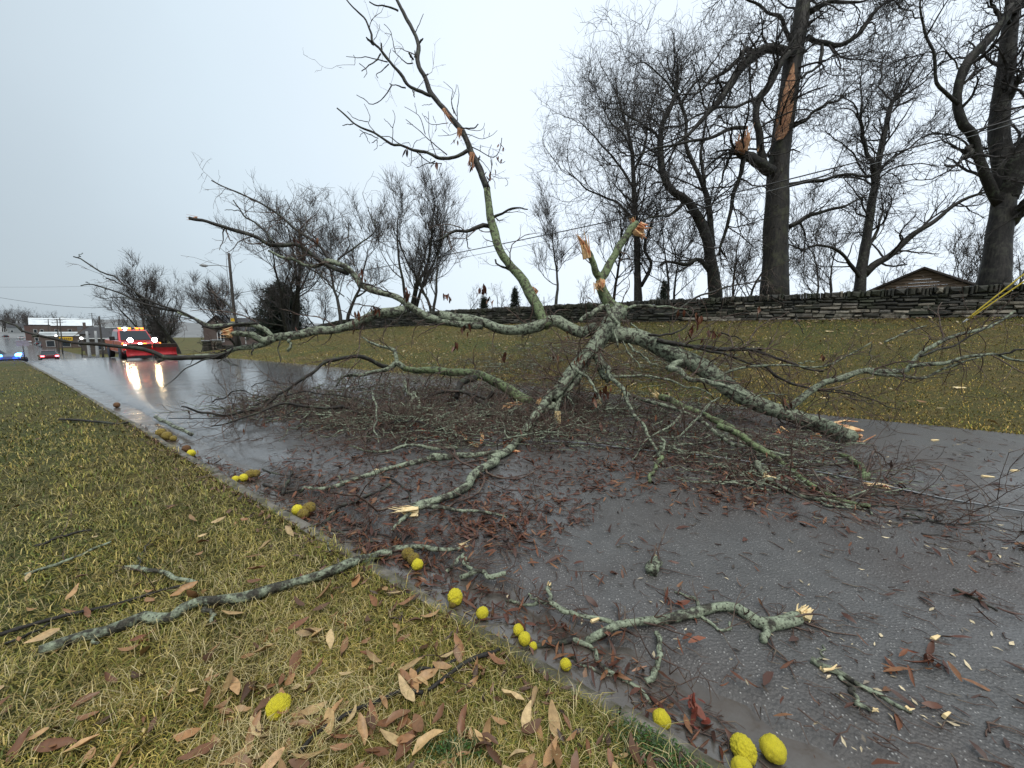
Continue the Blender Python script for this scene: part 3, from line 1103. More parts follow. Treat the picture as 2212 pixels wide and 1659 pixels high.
vase_tree('thin bare tree just right of the tall broken spike', 1452, 650, 26, 9.0, 2, .12, .35, .16, .9, .25)
vase_tree('thin bare tree just left of the tall broken spike', 1328, 660, 29, 10.5, 1, .13, .4, .16, 1.0, .25)
vase_tree('slender bare tree between the split tree and the leaning tree', 1608, 650, 30, 10.5, 2, .13, .4, .15, 1.0, .2)
vase_tree('bare tree seen through the crown right of the split tree', 1765, 650, 31, 9.5, 2, .13, .4, .15, .9, .2)
vase_tree('bare sapling behind the right end of the stone wall', 2085, 640, 26, 6.5, 3, .06, .4, .15, .8, .2)
vase_tree('small bare tree at the left end of the stone wall', 690, 715, 47, 8.5, 2, .12, .5, .14, .9, .2)

# far trees on the skyline behind the wall: three shapes, copied
protos = []
for k, (hh, st, spd) in enumerate(((9.5, 1, .5), (10.5, 3, .35), (8.2, 2, .5))):
    tr, crn = vase_geo(hh, st, .15, spd, .12, .85, .22, 3)
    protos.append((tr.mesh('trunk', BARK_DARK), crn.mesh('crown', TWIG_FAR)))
far_spots = [(1005, 58, 0, .8), (1080, 60, 1, .8), (1135, 64, 2, .9), (1255, 62, 0, .9), (1300, 56, 1, .72), (1395, 60, 2, .8), (1500, 66, 0, .9), (1560, 58, 1, .8),
             (1745, 56, 2, .95), (1800, 60, 0, .9), (1895, 50, 1, .8), (1955, 52, 0, .92), (2035, 46, 1, .92), (2075, 44, 2, .95), (2160, 48, 0, 1.), (2195, 44, 1, 1.), (800, 66, 2, .8), (560, 80, 1, .8), (470, 85, 0, .9), (425, 75, 2, .9)]
words = {1005: 'left of the leaning limb', 1080: 'right below the leaning limb', 1135: 'just left of the small vase-shaped tree', 1255: 'just right of the small vase-shaped tree', 1300: 'behind the stump of broken spikes', 1395: 'by the foot of the slim straight tree',
         1500: 'left of the leaning twisted trunk', 1560: 'behind the leaning twisted trunk', 1745: 'just right of the split trunk', 1800: 'between split trunk and shed', 1895: 'over the left roof slope of the shed', 1955: 'over the peak of the shed', 2035: 'over the right roof slope of the shed',
         2075: 'between shed and stout forked trunk', 2160: 'behind the stout forked trunk', 2195: 'at the right picture edge', 800: 'between the twin-trunk tree and the many-stemmed tree', 560: 'behind the dark evergreen', 470: 'behind the brick church', 240: 'above the dark-roofed house', 425: 'behind the stone gate pillars'}
for u, t, k, sc in far_spots:
    p = at(u, 680, t)
    base = (p[0], p[1], float(H(p[0], p[1])))
    root = thing('bare_tree', 'small hazy bare tree on the skyline ' + words[u], 'tree', base, rng.uniform(0, 6.28), group='far bare trees on the skyline')
    root.scale = (sc, sc, sc * rng.uniform(.9, 1.1))
    for nm, me in zip(('trunk', 'crown'), protos[k]):
        o = bpy.data.objects.new(nm, me); COL.objects.link(o); o.parent = root
        if nm == 'crown': o['kind'] = 'stuff'


# -------- evergreens: whorls of drooping sprays made of many needle tufts
def conifer(label, u, v, t, h, rad, loose=1.0, nb=420, round_=.55):
    p = at(u, v, t)
    base = np.array([p[0], p[1], float(H(p[0], p[1]))])
    root = thing('evergreen_tree', label, 'tree', base, group='evergreens behind the wall')
    T = np.array([base + np.array([rng.normal() * .05, rng.normal() * .05, z]) for z in np.linspace(-.3, h * .97, 8)])
    obj('trunk', Geo().add(*tubes(T[None], (np.linspace(.2, .03, 8) * h / 7)[None], 7)), BARK_DARK, root)
    z = rng.uniform(.05, 1, nb) ** 1.0
    wdt = rad * np.minimum(1, (1 - z) ** round_ * 1.05) * rng.uniform(.55, 1.08, nb)
    a = rng.uniform(0, 6.283, nb)
    P0 = base + np.stack([0 * z, 0 * z, z * h], 1)
    tip = P0 + np.stack([np.cos(a) * wdt, np.sin(a) * wdt, rng.normal(size=nb) * .12 * h / 6 - .10 * wdt + .25], 1)
    l = np.linspace(0, 1, 5)[None, :, None]
    Pb = P0[:, None] * (1 - l) + tip[:, None] * l + rng.normal(size=(nb, 5, 3)) * .05
    obj_b = Geo().add(*tubes(Pb, np.linspace(.03, .008, 5)[None].repeat(nb, 0), 3))
    P2, R2 = grow(Pb, np.full((nb, 5), .01), 7, .2, 1., (25, 60), length=(.2, .6), wig=.15, up=-.02, N=3, rr=.8, rmin=.006)
    P3, R3 = grow(P2, R2, 5 * loose, .1, 1., (30, 65), length=(.10, .26), wig=.1, up=-.02, N=2, rr=.8, rmin=.014)
    obj_b.add(*tubes(P2, R2, 3)); obj_b.add(*tubes(P3, np.maximum(R3, .022), 3))
    o = obj('crown', obj_b, NEEDLE, root); o['kind'] = 'stuff'
    return root


m = Mat('dark_needles'); v = m.noise(3, 5)
m.col(m.ramp(v, [(.3, (.008, .014, .008)), (.6, (.020, .032, .018)), (.8, (.035, .048, .026))])).rough(.8)
NEEDLE = m.m
conifer('dense dark evergreen at the left end of the stone wall', 612, 722, 42, 5.9, 3.3, 1.0, 620, .42)
conifer('narrow hazy spruce left of the small vase-shaped tree', 1112, 680, 58, 5.4, 1.5, .8, 200, .9)
conifer('narrow hazy spruce behind the thin trees right of the spikes', 1432, 668, 58, 6.0, 1.6, .8, 200, .9)
conifer('tiny spruce tip above the wall beside the leaning limb', 1046, 690, 52, 3.6, 1.0, .8, 120, .9)

# ================================================================== the fallen crown
p0 = at(1312, 735, 7.6)
FT = thing('fallen_tree', 'huge lichen-covered oak top lying broken across the wet road', 'fallen tree', (p0[0], p0[1], float(H(p0[0], p0[1]))))
skel = []


def fl(name, view, pts, t0, t1, w0, w1, mat=None, k=9, N=26, wob=.02, tw=1.0, amp=.13):
    P, R = limb3(view, pts, t0, t1, w0, w1, N, wob)
    V, F = rough_tube(P, R, k, amp)
    obj(name, Geo().add(V, F), mat or BARK_LICHEN, FT)
    if tw:
        skel.append((P, R, tw))
    return P, R


def torn(view, pt, t, d, L, W, n=8, parent=None, mat=None, name='broken_wood', spread=.35, flat=1.):
    (u, v), = vpts(view, [pt])
    return obj(name, splinters(at(u, v, t), d, L, W, n, spread, flat), mat or TORN, FT if parent is None else parent, smooth=False)


B = 'branch'
# the trunk, torn off at its lower end on the right
fl('trunk', 'e', [(1836, 944), (1770, 925), (1700, 893), (1640, 862), (1560, 822), (1480, 782), (1400, 745), (1345, 722), (1300, 712)], 5.75, 7.6, 33, 39, BARK_LICHEN, 16, 44, .045, 1.6, .12)
torn('e', (1826, 944), 5.7, (1, -.25, -.02), .30, .20, 11, spread=.28)
torn('c', (830, 1130), 5.9, (.5, -.2, -.4), .16, .08, 5)
torn('c', (1135, 1180), 5.7, (.2, -.3, -.7), .18, .09, 6)
# the knot where everything meets
fl('trunk', 'b', [(1500, 60), (1400, 180), (1310, 320), (1230, 430), (1120, 560), (1010, 690), (920, 800), (830, 920), (740, 1010)], 7.6, 6.5, 185, 115, BARK_LICHEN, 16, 30, .02, 2.4, .14)
fl(B, 'b', [(1330, 330), (1270, 450), (1240, 530), (1270, 630), (1295, 715)], 7.4, 6.9, 120, 95, BARK_LICHEN, 12, 16, .01, 1.5)
fl(B, 'b', [(1130, 600), (1060, 760), (960, 900), (900, 1000)], 7.2, 6.6, 110, 60, BARK_LICHEN, 12, 16, .01, 1.6)
fl(B, 'b', [(1450, 120), (1480, 60), (1440, 20)], 7.6, 7.8, 170, 120, BARK_MOSS, 12, 10, .01, 0)
# limb leaning up into the sky
fl('limb', 'e', [(1186, 706), (1174, 690), (1164, 668), (1150, 643), (1130, 607), (1102, 572), (1080, 543), (1068, 502), (1058, 455), (1052, 409)], 7.45, 8.3, 23, 15, BARK_MOSS, 11, 30, .008, .2)
fl('limb', 4, [(1590, 1650), (1540, 1520), (1500, 1420), (1450, 1330), (1420, 1240), (1370, 1140), (1290, 1050), (1230, 970), (1150, 870), (1090, 790), (1060, 690), (1000, 600), (980, 520), (990, 420), (960, 300), (870, 130), (800, 0), (740, -120), (650, -260)], 8.3, 9.3, 60, 22, BARK_DARK, 11, 60, .012, .05)
SK = [([(1095, 835), (1000, 790), (900, 740), (850, 660), (780, 580), (700, 490), (650, 430), (590, 370), (580, 300), (545, 210), (515, 150), (440, 80), (370, 0), (340, -50)], 8.6, 8.3, 34, 10, .06),
      ([(1420, 1310), (1330, 1360), (1230, 1375), (1150, 1365), (1060, 1325), (960, 1315), (850, 1270), (770, 1265), (690, 1220), (600, 1155), (500, 1110), (420, 1065), (350, 1000), (280, 940)], 8.3, 7.7, 36, 12, .06)]
for pts, a, b, w0, w1, tw in SK:
    fl('limb', 4, pts, a, b, w0, w1, BARK_DARK, 9, 44, .010, tw)
small4 = [([(595, 385), (560, 350), (537, 328)], 22, 14), ([(660, 470), (620, 530), (560, 570), (495, 620)], 16, 9), ([(475, 552), (530, 600), (537, 650), (515, 678)], 6, 5),
          ([(720, 540), (640, 520), (540, 495), (460, 505), (360, 490)], 11, 5), ([(425, 480), (440, 520), (430, 570)], 5, 4), ([(730, 560), (680, 610), (625, 645), (638, 680)], 12, 6),
          ([(880, 765), (830, 752), (760, 735), (738, 725)], 14, 8), ([(760, 740), (690, 840), (590, 915), (520, 865), (450, 825)], 11, 6), ([(940, 780), (948, 810), (955, 845)], 12, 9),
          ([(735, 520), (738, 480), (748, 430)], 6, 5), ([(600, 350), (640, 280), (652, 212)], 6, 4), ([(668, 440), (668, 400), (666, 375)], 14, 11),
          ([(815, 95), (780, 75), (700, 55), (610, 40), (560, 14)], 20, 11), ([(965, 280), (1000, 200), (1036, 118)], 8, 5), ([(1000, 372), (1015, 352), (1028, 338)], 20, 16),
          ([(945, 520), (925, 490), (905, 463)], 16, 14), ([(955, 500), (962, 470), (958, 440)], 12, 7), ([(940, 550), (880, 545), (790, 460), (768, 440)], 11, 6), ([(790, 455), (760, 330), (740, 260), (690, 210)], 7, 5), ([(757, 305), (720, 290), (695, 297)], 5, 4),
          ([(1050, 655), (1075, 645)], 12, 10), ([(1110, 905), (1050, 915), (1020, 918)], 6, 4), ([(1330, 1050), (1325, 950), (1345, 850), (1330, 740)], 8, 4), ([(1320, 1010), (1275, 880), (1290, 790), (1250, 740), (1208, 710)], 8, 4), ([(1280, 870), (1310, 800), (1320, 735)], 5, 4), ([(1300, 990), (1275, 880)], 7, 5),
          ([(1360, 1110), (1440, 1120), (1480, 1110), (1510, 1080)], 12, 12), ([(1400, 1120), (1500, 1140), (1555, 1118), (1567, 1070)], 7, 4), ([(1400, 1165), (1470, 1185), (1540, 1212), (1620, 1185), (1676, 1135)], 7, 4), ([(1560, 1208), (1565, 1120)], 4, 4), ([(1605, 1190), (1610, 1155)], 4, 4),
          ([(1455, 1280), (1540, 1320), (1620, 1370), (1668, 1360), (1700, 1310), (1716, 1200)], 9, 6), ([(1668, 1365), (1700, 1420), (1746, 1405)], 6, 5), ([(1620, 1370), (1632, 1450), (1612, 1540), (1652, 1580), (1660, 1645)], 6, 4), ([(1630, 1530), (1700, 1552), (1782, 1550)], 5, 4), ([(1750, 1552), (1770, 1600), (1745, 1622)], 4, 4), ([(1600, 1365), (1610, 1300), (1625, 1260)], 6, 4), ([(1530, 1310), (1530, 1260)], 5, 4),
          ([(1510, 1370), (1600, 1470), (1615, 1510)], 6, 5), ([(1515, 1395), (1525, 1358)], 14, 10), ([(1250, 1070), (1160, 1085), (1080, 1070), (1040, 1020)], 7, 4), ([(1150, 1085), (1135, 1150)], 4, 4), ([(1140, 1070), (1115, 1010)], 4, 4), ([(1330, 1155), (1250, 1180), (1160, 1182)], 6, 4), ([(1255, 1175), (1210, 1140), (1195, 1128)], 4, 4), ([(1340, 1165), (1300, 1230), (1272, 1258)], 5, 4), ([(1290, 1060), (1250, 1110), (1270, 1150)], 5, 3),
          ([(420, 1080), (370, 1085), (328, 1092)], 10, 7), ([(640, 1190), (560, 1080), (568, 1020), (518, 903)], 7, 4), ([(550, 1060), (450, 1040), (370, 970)], 7, 5), ([(830, 1255), (730, 1190), (660, 1187)], 9, 6), ([(760, 1255), (770, 1120), (785, 1020), (765, 958)], 7, 4), ([(765, 1112), (690, 1033)], 6, 4),
          ([(1240, 1350), (1110, 1240), (1010, 1150), (940, 1090), (880, 1040)], 9, 6), ([(940, 1085), (890, 1075)], 5, 4), ([(1050, 1170), (1010, 1040), (970, 985), (868, 930)], 7, 4), ([(975, 985), (958, 895)], 4, 4), ([(1145, 1362), (1090, 1200), (1080, 1080), (1075, 970)], 7, 4), ([(1080, 1040), (1030, 1000), (1022, 985)], 5, 4), ([(640, 1205), (515, 1150), (478, 1130)], 8, 7), ([(515, 1150), (545, 1210), (568, 1252)], 6, 4), ([(510, 1150), (475, 1192)], 6, 5), ([(630, 1215), (630, 1285), (600, 1308)], 6, 4),
          ([(930, 1305), (925, 1420), (905, 1450), (842, 1410)], 6, 4), ([(960, 1312), (1080, 1410), (1195, 1425)], 8, 8), ([(1135, 1405), (1050, 1432), (970, 1462)], 10, 6), ([(1190, 1425), (1165, 1500), (1185, 1540), (1110, 1575)], 6, 4), ([(940, 1290), (970, 1230), (1050, 1197)], 6, 4), ([(1030, 1440), (1060, 1520)], 5, 4), ([(1100, 1455), (1135, 1400)], 8, 6), ([(1160, 1430), (1150, 1520)], 5, 4), ([(850, 1250), (905, 1240), (920, 1275)], 5, 4), ([(630, 1215), (585, 1245)], 8, 7), ([(720, 1235), (650, 1270)], 5, 4)]
for pts, w0, w1 in small4:
    (u, v), = vpts(4, [pts[0]])
    tt = 8.3 + (690 - v) / 690 * .3
    fl(B, 4, pts, tt, tt + rng.normal() * .18, w0 * 1.15, w1 * 1.05, BARK_DARK, 5, 12, .006, .03)
fl(B, 'e', [(1053, 478), (1080, 462), (1110, 450), (1140, 452)], 8.3, 8.0, 8, 3, BARK_DARK, 6, 14, .01, .4)
fl(B, 'e', [(1064, 492), (1045, 487), (1010, 500), (985, 497), (955, 515), (940, 522)], 8.3, 7.8, 11, 4, BARK_DARK, 6, 14, .01, .5)
fl(B, 'e', [(1115, 585), (1080, 575), (1070, 560)], 8, 7.8, 6, 4, BARK_DARK, 5, 8, .01, .3)
torn('e', (1150, 632), 7.75, (-.4, -.2, -.7), .22, .09, 7, mat=HEARTWOOD)
torn(4, (1235, 1000), 8.4, (.5, 0, -.8), .32, .06, 5, mat=HEARTWOOD)
torn(4, (1450, 1400), 8.25, (-.25, 0, -1), .36, .07, 6, mat=HEARTWOOD)
torn(4, (1345, 1170), 8.35, (-.1, 0, -1), .28, .05, 5, mat=HEARTWOOD)
# long limb reaching left
fl('limb', 6, [(1010, 440), (960, 462), (900, 480), (800, 440), (720, 398), (640, 408), (560, 440), (450, 458), (330, 448), (200, 410), (90, 380), (-40, 372), (-130, 350)], 7.5, 7.4, 88, 62, BARK_LICHEN, 14, 40, .012, .5, .12)
fl('limb', 3, [(1660, 1235), (1560, 1250), (1450, 1265), (1350, 1305), (1260, 1338), (1170, 1365), (1090, 1385), (1000, 1388), (930, 1408), (820, 1432), (750, 1432), (690, 1440)], 7.4, 6.8, 66, 56, BARK_LICHEN, 13, 36, .012, .5, .13)
fl('limb', 3, [(2212, 1350), (2080, 1345), (1980, 1325), (1850, 1290), (1750, 1250), (1650, 1185), (1560, 1135), (1450, 1110), (1370, 1078), (1312, 1040), (1285, 985), (1230, 925), (1150, 892), (1070, 882)], 7.35, 7.6, 52, 40, BARK_LICHEN, 12, 44, .012, .5, .12)
fl('limb', 3, [(1240, 970), (1130, 930), (1060, 890), (960, 820), (880, 768), (800, 768), (720, 768), (650, 760), (580, 715), (470, 675), (330, 625), (200, 588), (130, 580), (85, 570)], 7.6, 7.2, 36, 22, BARK_DARK, 9, 40, .01, .5)
torn(3, (110, 575), 7.25, (-1, 0, .1), .16, .05, 6, mat=HEARTWOOD)
fl('limb', 3, [(1200, 910), (1100, 865), (1030, 775), (940, 705), (860, 650), (740, 550), (620, 470), (520, 425), (350, 350), (245, 295)], 7.6, 7.9, 24, 8, BARK_DARK, 8, 36, .01, .5)
for pts, a, b, w0, w1, tw in [
    ([(1060, 890), (1000, 918), (920, 915), (860, 880), (740, 840), (655, 805)], 7.6, 7.2, 28, 14, .5), ([(700, 745), (600, 640), (470, 530), (400, 440)], 7.3, 7.4, 16, 7, .5), ([(600, 640), (560, 655), (510, 658)], 7.3, 7.2, 7, 4, .2), ([(470, 530), (430, 512), (340, 512)], 7.3, 7.2, 7, 4, .3),
    ([(1150, 892), (1185, 850), (1260, 800), (1340, 740), (1400, 700), (1440, 650), (1425, 590)], 7.6, 8.0, 16, 8, .6), ([(1190, 850), (1245, 770), (1240, 680), (1235, 608)], 7.7, 8, 12, 8, .4), ([(1440, 625), (1390, 540), (1385, 490)], 7.9, 8.1, 7, 4, .4), ([(1270, 800), (1270, 860), (1290, 940)], 7.7, 7.6, 9, 6, .3),
    ([(860, 770), (800, 650), (720, 540), (715, 400)], 7.5, 7.7, 9, 4, .4), ([(930, 915), (1010, 970), (1060, 1010), (1130, 1080), (1210, 1140)], 7.4, 7.4, 12, 7, .5), ([(1330, 1040), (1420, 1060), (1500, 1100), (1570, 1120)], 7.4, 7.3, 12, 6, .4), ([(1640, 1185), (1650, 1240), (1600, 1300), (1520, 1310)], 7.3, 7.1, 10, 6, .3),
    ([(970, 700), (900, 600), (830, 520), (780, 430)], 7.6, 7.8, 8, 4, .4), ([(1090, 860), (1000, 790), (920, 700), (890, 600)], 7.6, 7.9, 9, 4, .4),
    ([(690, 1432), (655, 1400), (620, 1372), (560, 1348), (520, 1340), (440, 1335), (330, 1352), (220, 1352), (130, 1310), (50, 1270), (0, 1250)], 6.8, 6.4, 34, 17, .3), ([(700, 1440), (640, 1460), (600, 1440), (540, 1420), (470, 1412), (365, 1400)], 6.8, 6.5, 48, 34, .3),
    ([(430, 1335), (390, 1235), (310, 1150), (215, 1100)], 6.6, 6.8, 18, 8, .7), ([(700, 1450), (640, 1478), (560, 1500), (430, 1510), (345, 1558), (280, 1575), (150, 1575), (0, 1585)], 6.8, 6.5, 36, 26, .3), ([(745, 1458), (722, 1530), (752, 1590), (712, 1650)], 6.7, 6.5, 10, 5, .6), ([(550, 1470), (540, 1560)], 6.6, 6.5, 14, 11, 0), ([(400, 1500), (330, 1535), (200, 1545)], 6.6, 6.5, 12, 4, .4), ([(290, 1575), (360, 1620), (440, 1645)], 6.5, 6.4, 8, 4, .3),
    ([(810, 1440), (815, 1490), (805, 1540)], 6.8, 6.8, 22, 20, 0)]:
    fl(B, 3, pts, a, b, w0 * 1.1, w1 * 1.1, BARK_LICHEN if w0 > 20 else BARK_DARK, 8 if w0 > 12 else 5, 22, .012, tw)
torn(3, (360, 1402), 6.5, (-1, -.1, -.1), .16, .10, 8)
for pts, a, b, w0, w1, tw in [
    ([(2240, 935), (2060, 945), (1900, 968), (1800, 965), (1700, 900), (1580, 842), (1450, 800), (1280, 730), (1160, 650), (1060, 590), (1000, 520), (900, 490), (780, 420), (680, 360), (640, 355)], 6.6, 6.1, 22, 9, .25),
    ([(680, 362), (700, 345), (718, 325)], 6.1, 6.1, 8, 6, 0), ([(1060, 598), (1000, 570), (920, 540)], 6.2, 6.1, 11, 7, .2), ([(1650, 880), (1560, 838), (1420, 812), (1280, 770), (1150, 720), (1000, 660), (880, 620), (780, 600), (705, 610)], 6.5, 6.0, 18, 8, .25), ([(775, 600), (762, 578)], 6., 6., 6, 4, 0),
    ([(1280, 728), (1160, 718), (1080, 712), (960, 715), (875, 715)], 6.2, 6., 8, 5, .2), ([(1700, 900), (1600, 890), (1480, 860), (1380, 870), (1270, 890)], 6.5, 6.3, 7, 4, .3),
    ([(1960, 1215), (1850, 1228), (1700, 1230), (1550, 1238), (1450, 1240), (1390, 1212), (1280, 1172), (1150, 1150), (1000, 1140), (850, 1120), (700, 1108), (570, 1085), (450, 1060), (300, 1030), (200, 1000), (160, 960), (80, 935), (10, 908)], 6.5, 6.0, 42, 13, .12),
    ([(1440, 1215), (1415, 1250), (1375, 1275)], 6.4, 6.3, 28, 20, 0), ([(2010, 1180), (1880, 1225), (1750, 1270), (1620, 1330), (1540, 1390), (1480, 1450), (1420, 1502)], 6.5, 6.1, 16, 5, .3), ([(1690, 1250), (1650, 1290), (1620, 1305)], 6.4, 6.3, 7, 4, .2), ([(2030, 1150), (1990, 1200), (1930, 1260), (1890, 1275)], 6.5, 6.4, 16, 6, .3), ([(1960, 1250), (2020, 1285), (2075, 1308)], 6.5, 6.4, 8, 4, .2), ([(180, 990), (172, 965)], 6., 6., 8, 6, 0), ([(340, 1040), (280, 1050)], 6., 6., 16, 8, 0)]:
    fl(B, 1, pts, a, b, w0 * 1.12, w1 * 1.15, BARK_DARK, 8 if w0 > 12 else 5, 30, .010, tw * .12)

# limb running down towards the kerb
fl('limb', 'e', [(1192, 848), (1170, 880), (1145, 915), (1120, 950), (1095, 975), (1060, 992)], 6.5, 4.75, 18, 17, BARK_LICHEN, 11, 24, .008, .4)
fl('limb', 8, [(2085, 855), (2020, 890), (1950, 935), (1900, 1005), (1850, 1045), (1790, 1075), (1700, 1110), (1610, 1138), (1530, 1158)], 4.7, 3.35, 60, 46, BARK_LICHEN, 11, 26, .008, .4)
torn(8, (1500, 1172), 3.24, (-1, -.15, .02), .20, .055, 8, mat=PALE, spread=.3)
fl(B, 8, [(1530, 1158), (1640, 1155), (1750, 1162), (1860, 1175), (1950, 1182), (2050, 1200), (2140, 1222)], 3.3, 3.2, 34, 14, BARK_LICHEN, 8, 20, .006, .7)
fl(B, 8, [(1550, 1165), (1500, 1210), (1460, 1245), (1400, 1312)], 3.3, 3., 30, 20, BARK_LICHEN, 8, 12, .005, .3)
fl(B, 'b', [(1000, 640), (960, 700), (920, 780), (880, 860), (850, 950), (820, 1060), (790, 1200), (770, 1310), (752, 1400)], 7., 6.2, 62, 50, BARK_LICHEN, 11, 22, .008, .2)
torn('b', (752, 1400), 6.15, (-.05, -.1, -1), .18, .07, 7, mat=PALE, spread=.2)
torn('b', (815, 1250), 6.15, (-.08, -.25, -1), .30, .05, 5, mat=PALE, spread=.12)
torn('b', (615, 1050), 6.3, (0, -.2, 1), .10, .05, 5, mat=TORN)
# the broken spikes above the knot
fl('limb', 5, [(415, 1410), (345, 1372), (315, 1320), (300, 1262)], 7.6, 7.7, 64, 44, BARK_MOSS, 12, 16, .006, .2)
fl('limb', 5, [(300, 1265), (345, 1190), (382, 1120), (430, 1045), (468, 1005)], 7.7, 7.9, 38, 30, BARK_MOSS, 10, 18, .008, .2)
fl('limb', 5, [(302, 1265), (262, 1170), (240, 1115), (228, 1085)], 7.7, 7.5, 34, 26, BARK_MOSS, 10, 14, .008, .2)
torn(5, (232, 1120), 7.45, (-.25, 0, 1), .42, .10, 7, spread=.15)
torn(5, (205, 1075), 7.45, (-.6, 0, .7), .28, .045, 5, spread=.12)
torn(5, (455, 1010), 7.9, (-.28, 0, 1), .46, .07, 6, spread=.10)
torn(5, (485, 1040), 7.7, (.6, -.2, -.5), .24, .13, 9)
torn(5, (302, 1285), 7.5, (0, -.4, -.8), .18, .13, 9)
torn(5, (1012, 672), 17.5, (.1, 0, 1), .2, .05, 3)
for pts, a, b, w0, w1, tw, mt in [
    ([(1090, 275), (1098, 310), (1112, 365), (1145, 390), (1172, 412), (1160, 450), (1150, 485), (1158, 530), (1166, 585)], 7.2, 6.9, 30, 11, .3, BARK_LICHEN), ([(1055, 290), (1000, 325), (950, 352), (890, 395)], 7.3, 7., 40, 24, .2, BARK_LICHEN),
    ([(1230, 312), (1285, 287), (1400, 285), (1500, 286), (1600, 305), (1700, 320)], 7.4, 7.2, 20, 8, .5, BARK_LICHEN), ([(1260, 410), (1290, 440), (1322, 468)], 7., 6.9, 12, 9, .2, BARK_LICHEN),
    ([(1050, 690), (1100, 740), (1105, 800), (1160, 850), (1215, 900), (1235, 950), (1262, 1020), (1290, 1085), (1340, 1120), (1365, 1180), (1390, 1240), (1440, 1330), (1475, 1400), (1505, 1452)], 6.7, 4.5, 34, 15, .5, BARK_LICHEN),
    ([(1120, 800), (1250, 790), (1400, 800), (1550, 830), (1650, 868), (1740, 872), (1850, 932)], 6.6, 6., 20, 9, .8, BARK_LICHEN), ([(1225, 920), (1290, 945), (1350, 960), (1430, 985), (1500, 1010), (1600, 1040), (1700, 1085), (1800, 1140), (1950, 1220), (2080, 1275), (2212, 1345)], 6.4, 4.6, 28, 18, .7, BARK_LICHEN),
    ([(1470, 945), (1550, 965), (1650, 1010), (1750, 1062), (1900, 1132), (2000, 1180), (2080, 1240), (2212, 1322)], 6.2, 4.8, 42, 38, .5, BARK_MOSS), ([(1640, 1030), (1610, 1090), (1550, 1140), (1470, 1205), (1400, 1250), (1330, 1312), (1270, 1402)], 5.6, 4.7, 20, 8, .7, BARK_LICHEN), ([(1830, 1000), (1770, 1075), (1700, 1135), (1640, 1210), (1600, 1255), (1560, 1310)], 5.6, 4.8, 16, 8, .6, BARK_LICHEN),
    ([(1900, 950), (1830, 1000), (1740, 1100), (1660, 1180), (1590, 1280)], 5.5, 4.9, 12, 7, .4, BARK_LICHEN), ([(865, 748), (910, 780), (955, 815), (1000, 880), (1020, 930), (1045, 975)], 6.4, 6.0, 24, 12, .2, BARK_LICHEN), ([(1390, 495), (1480, 495), (1560, 490), (1610, 465), (1680, 415)], 7., 7.2, 18, 8, .6, BARK_DARK),
    ([(1450, 530), (1580, 560), (1700, 580), (1850, 590), (2000, 600), (2212, 600)], 7., 6.6, 30, 22, .8, BARK_DARK), ([(1700, 580), (1850, 620), (1980, 640), (2080, 690), (2212, 730)], 6.8, 6.4, 20, 12, .8, BARK_DARK), ([(1530, 740), (1600, 745), (1640, 790), (1700, 825), (1800, 825), (1900, 850), (2000, 890), (2100, 940)], 6.4, 5.9, 40, 18, .6, BARK_LICHEN), ([(1530, 740), (1600, 700), (1625, 690)], 6.4, 6.6, 38, 48, .2, BARK_LICHEN),
    ([(1430, 345), (1560, 345), (1620, 310), (1700, 240), (1760, 205), (1850, 190), (1950, 150), (2080, 130), (2212, 90)], 7.3, 7.6, 18, 7, .8, BARK_DARK), ([(1200, 540), (1240, 620), (1310, 700), (1340, 760)], 7., 6.8, 12, 6, .5, BARK_LICHEN), ([(1240, 560), (1330, 640), (1400, 690), (1460, 710)], 7., 6.8, 18, 8, .5, BARK_LICHEN),
    ([(800, 940), (830, 980), (850, 1000)], 6.3, 6.2, 10, 6, 0, BARK_LICHEN), ([(700, 1000), (640, 1040), (600, 1060)], 6.4, 6.2, 40, 30, .2, BARK_LICHEN), ([(620, 930), (640, 1010), (660, 1060), (700, 1050)], 6.4, 6.3, 8, 4, .2, BARK_LICHEN), ([(1100, 830), (1050, 770), (1060, 750)], 6.7, 6.8, 42, 40, .2, BARK_LICHEN),
    ([(1080, 1040), (1180, 1000), (1240, 985), (1300, 950)], 6., 6., 12, 6, .5, BARK_LICHEN), ([(1480, 1300), (1470, 1370), (1500, 1290), (1490, 1230)], 4.7, 4.8, 22, 14, .2, BARK_LICHEN), ([(1490, 1380), (1440, 1450), (1410, 1520), (1395, 1560)], 4.5, 4.2, 30, 22, .3, BARK_MOSS),
    ([(1560, 1310), (1700, 1280), (1800, 1280), (1930, 1260), (2000, 1240)], 4.8, 5., 18, 10, .6, BARK_LICHEN), ([(1560, 1240), (1750, 1240), (1870, 1215)], 4.9, 5.1, 12, 6, .5, BARK_LICHEN), ([(1800, 1340), (1950, 1330), (2100, 1350), (2212, 1345)], 4.7, 4.7, 12, 8, .5, BARK_LICHEN)]:
    fl(B, 6, pts, a, b, w0 * 1.1, w1 * 1.1, mt, 9 if w0 > 16 else 6, 26, .012, tw)
torn(6, (1450, 935), 6.2, (-.6, -.3, .5), .16, .05, 6, mat=PALE)
torn(6, (1030, 985), 6., (.3, -.1, -1), .10, .025, 4, mat=PALE)
torn(6, (1205, 925), 6.2, (-.1, -.1, -1), .10, .03, 4, mat=PALE)
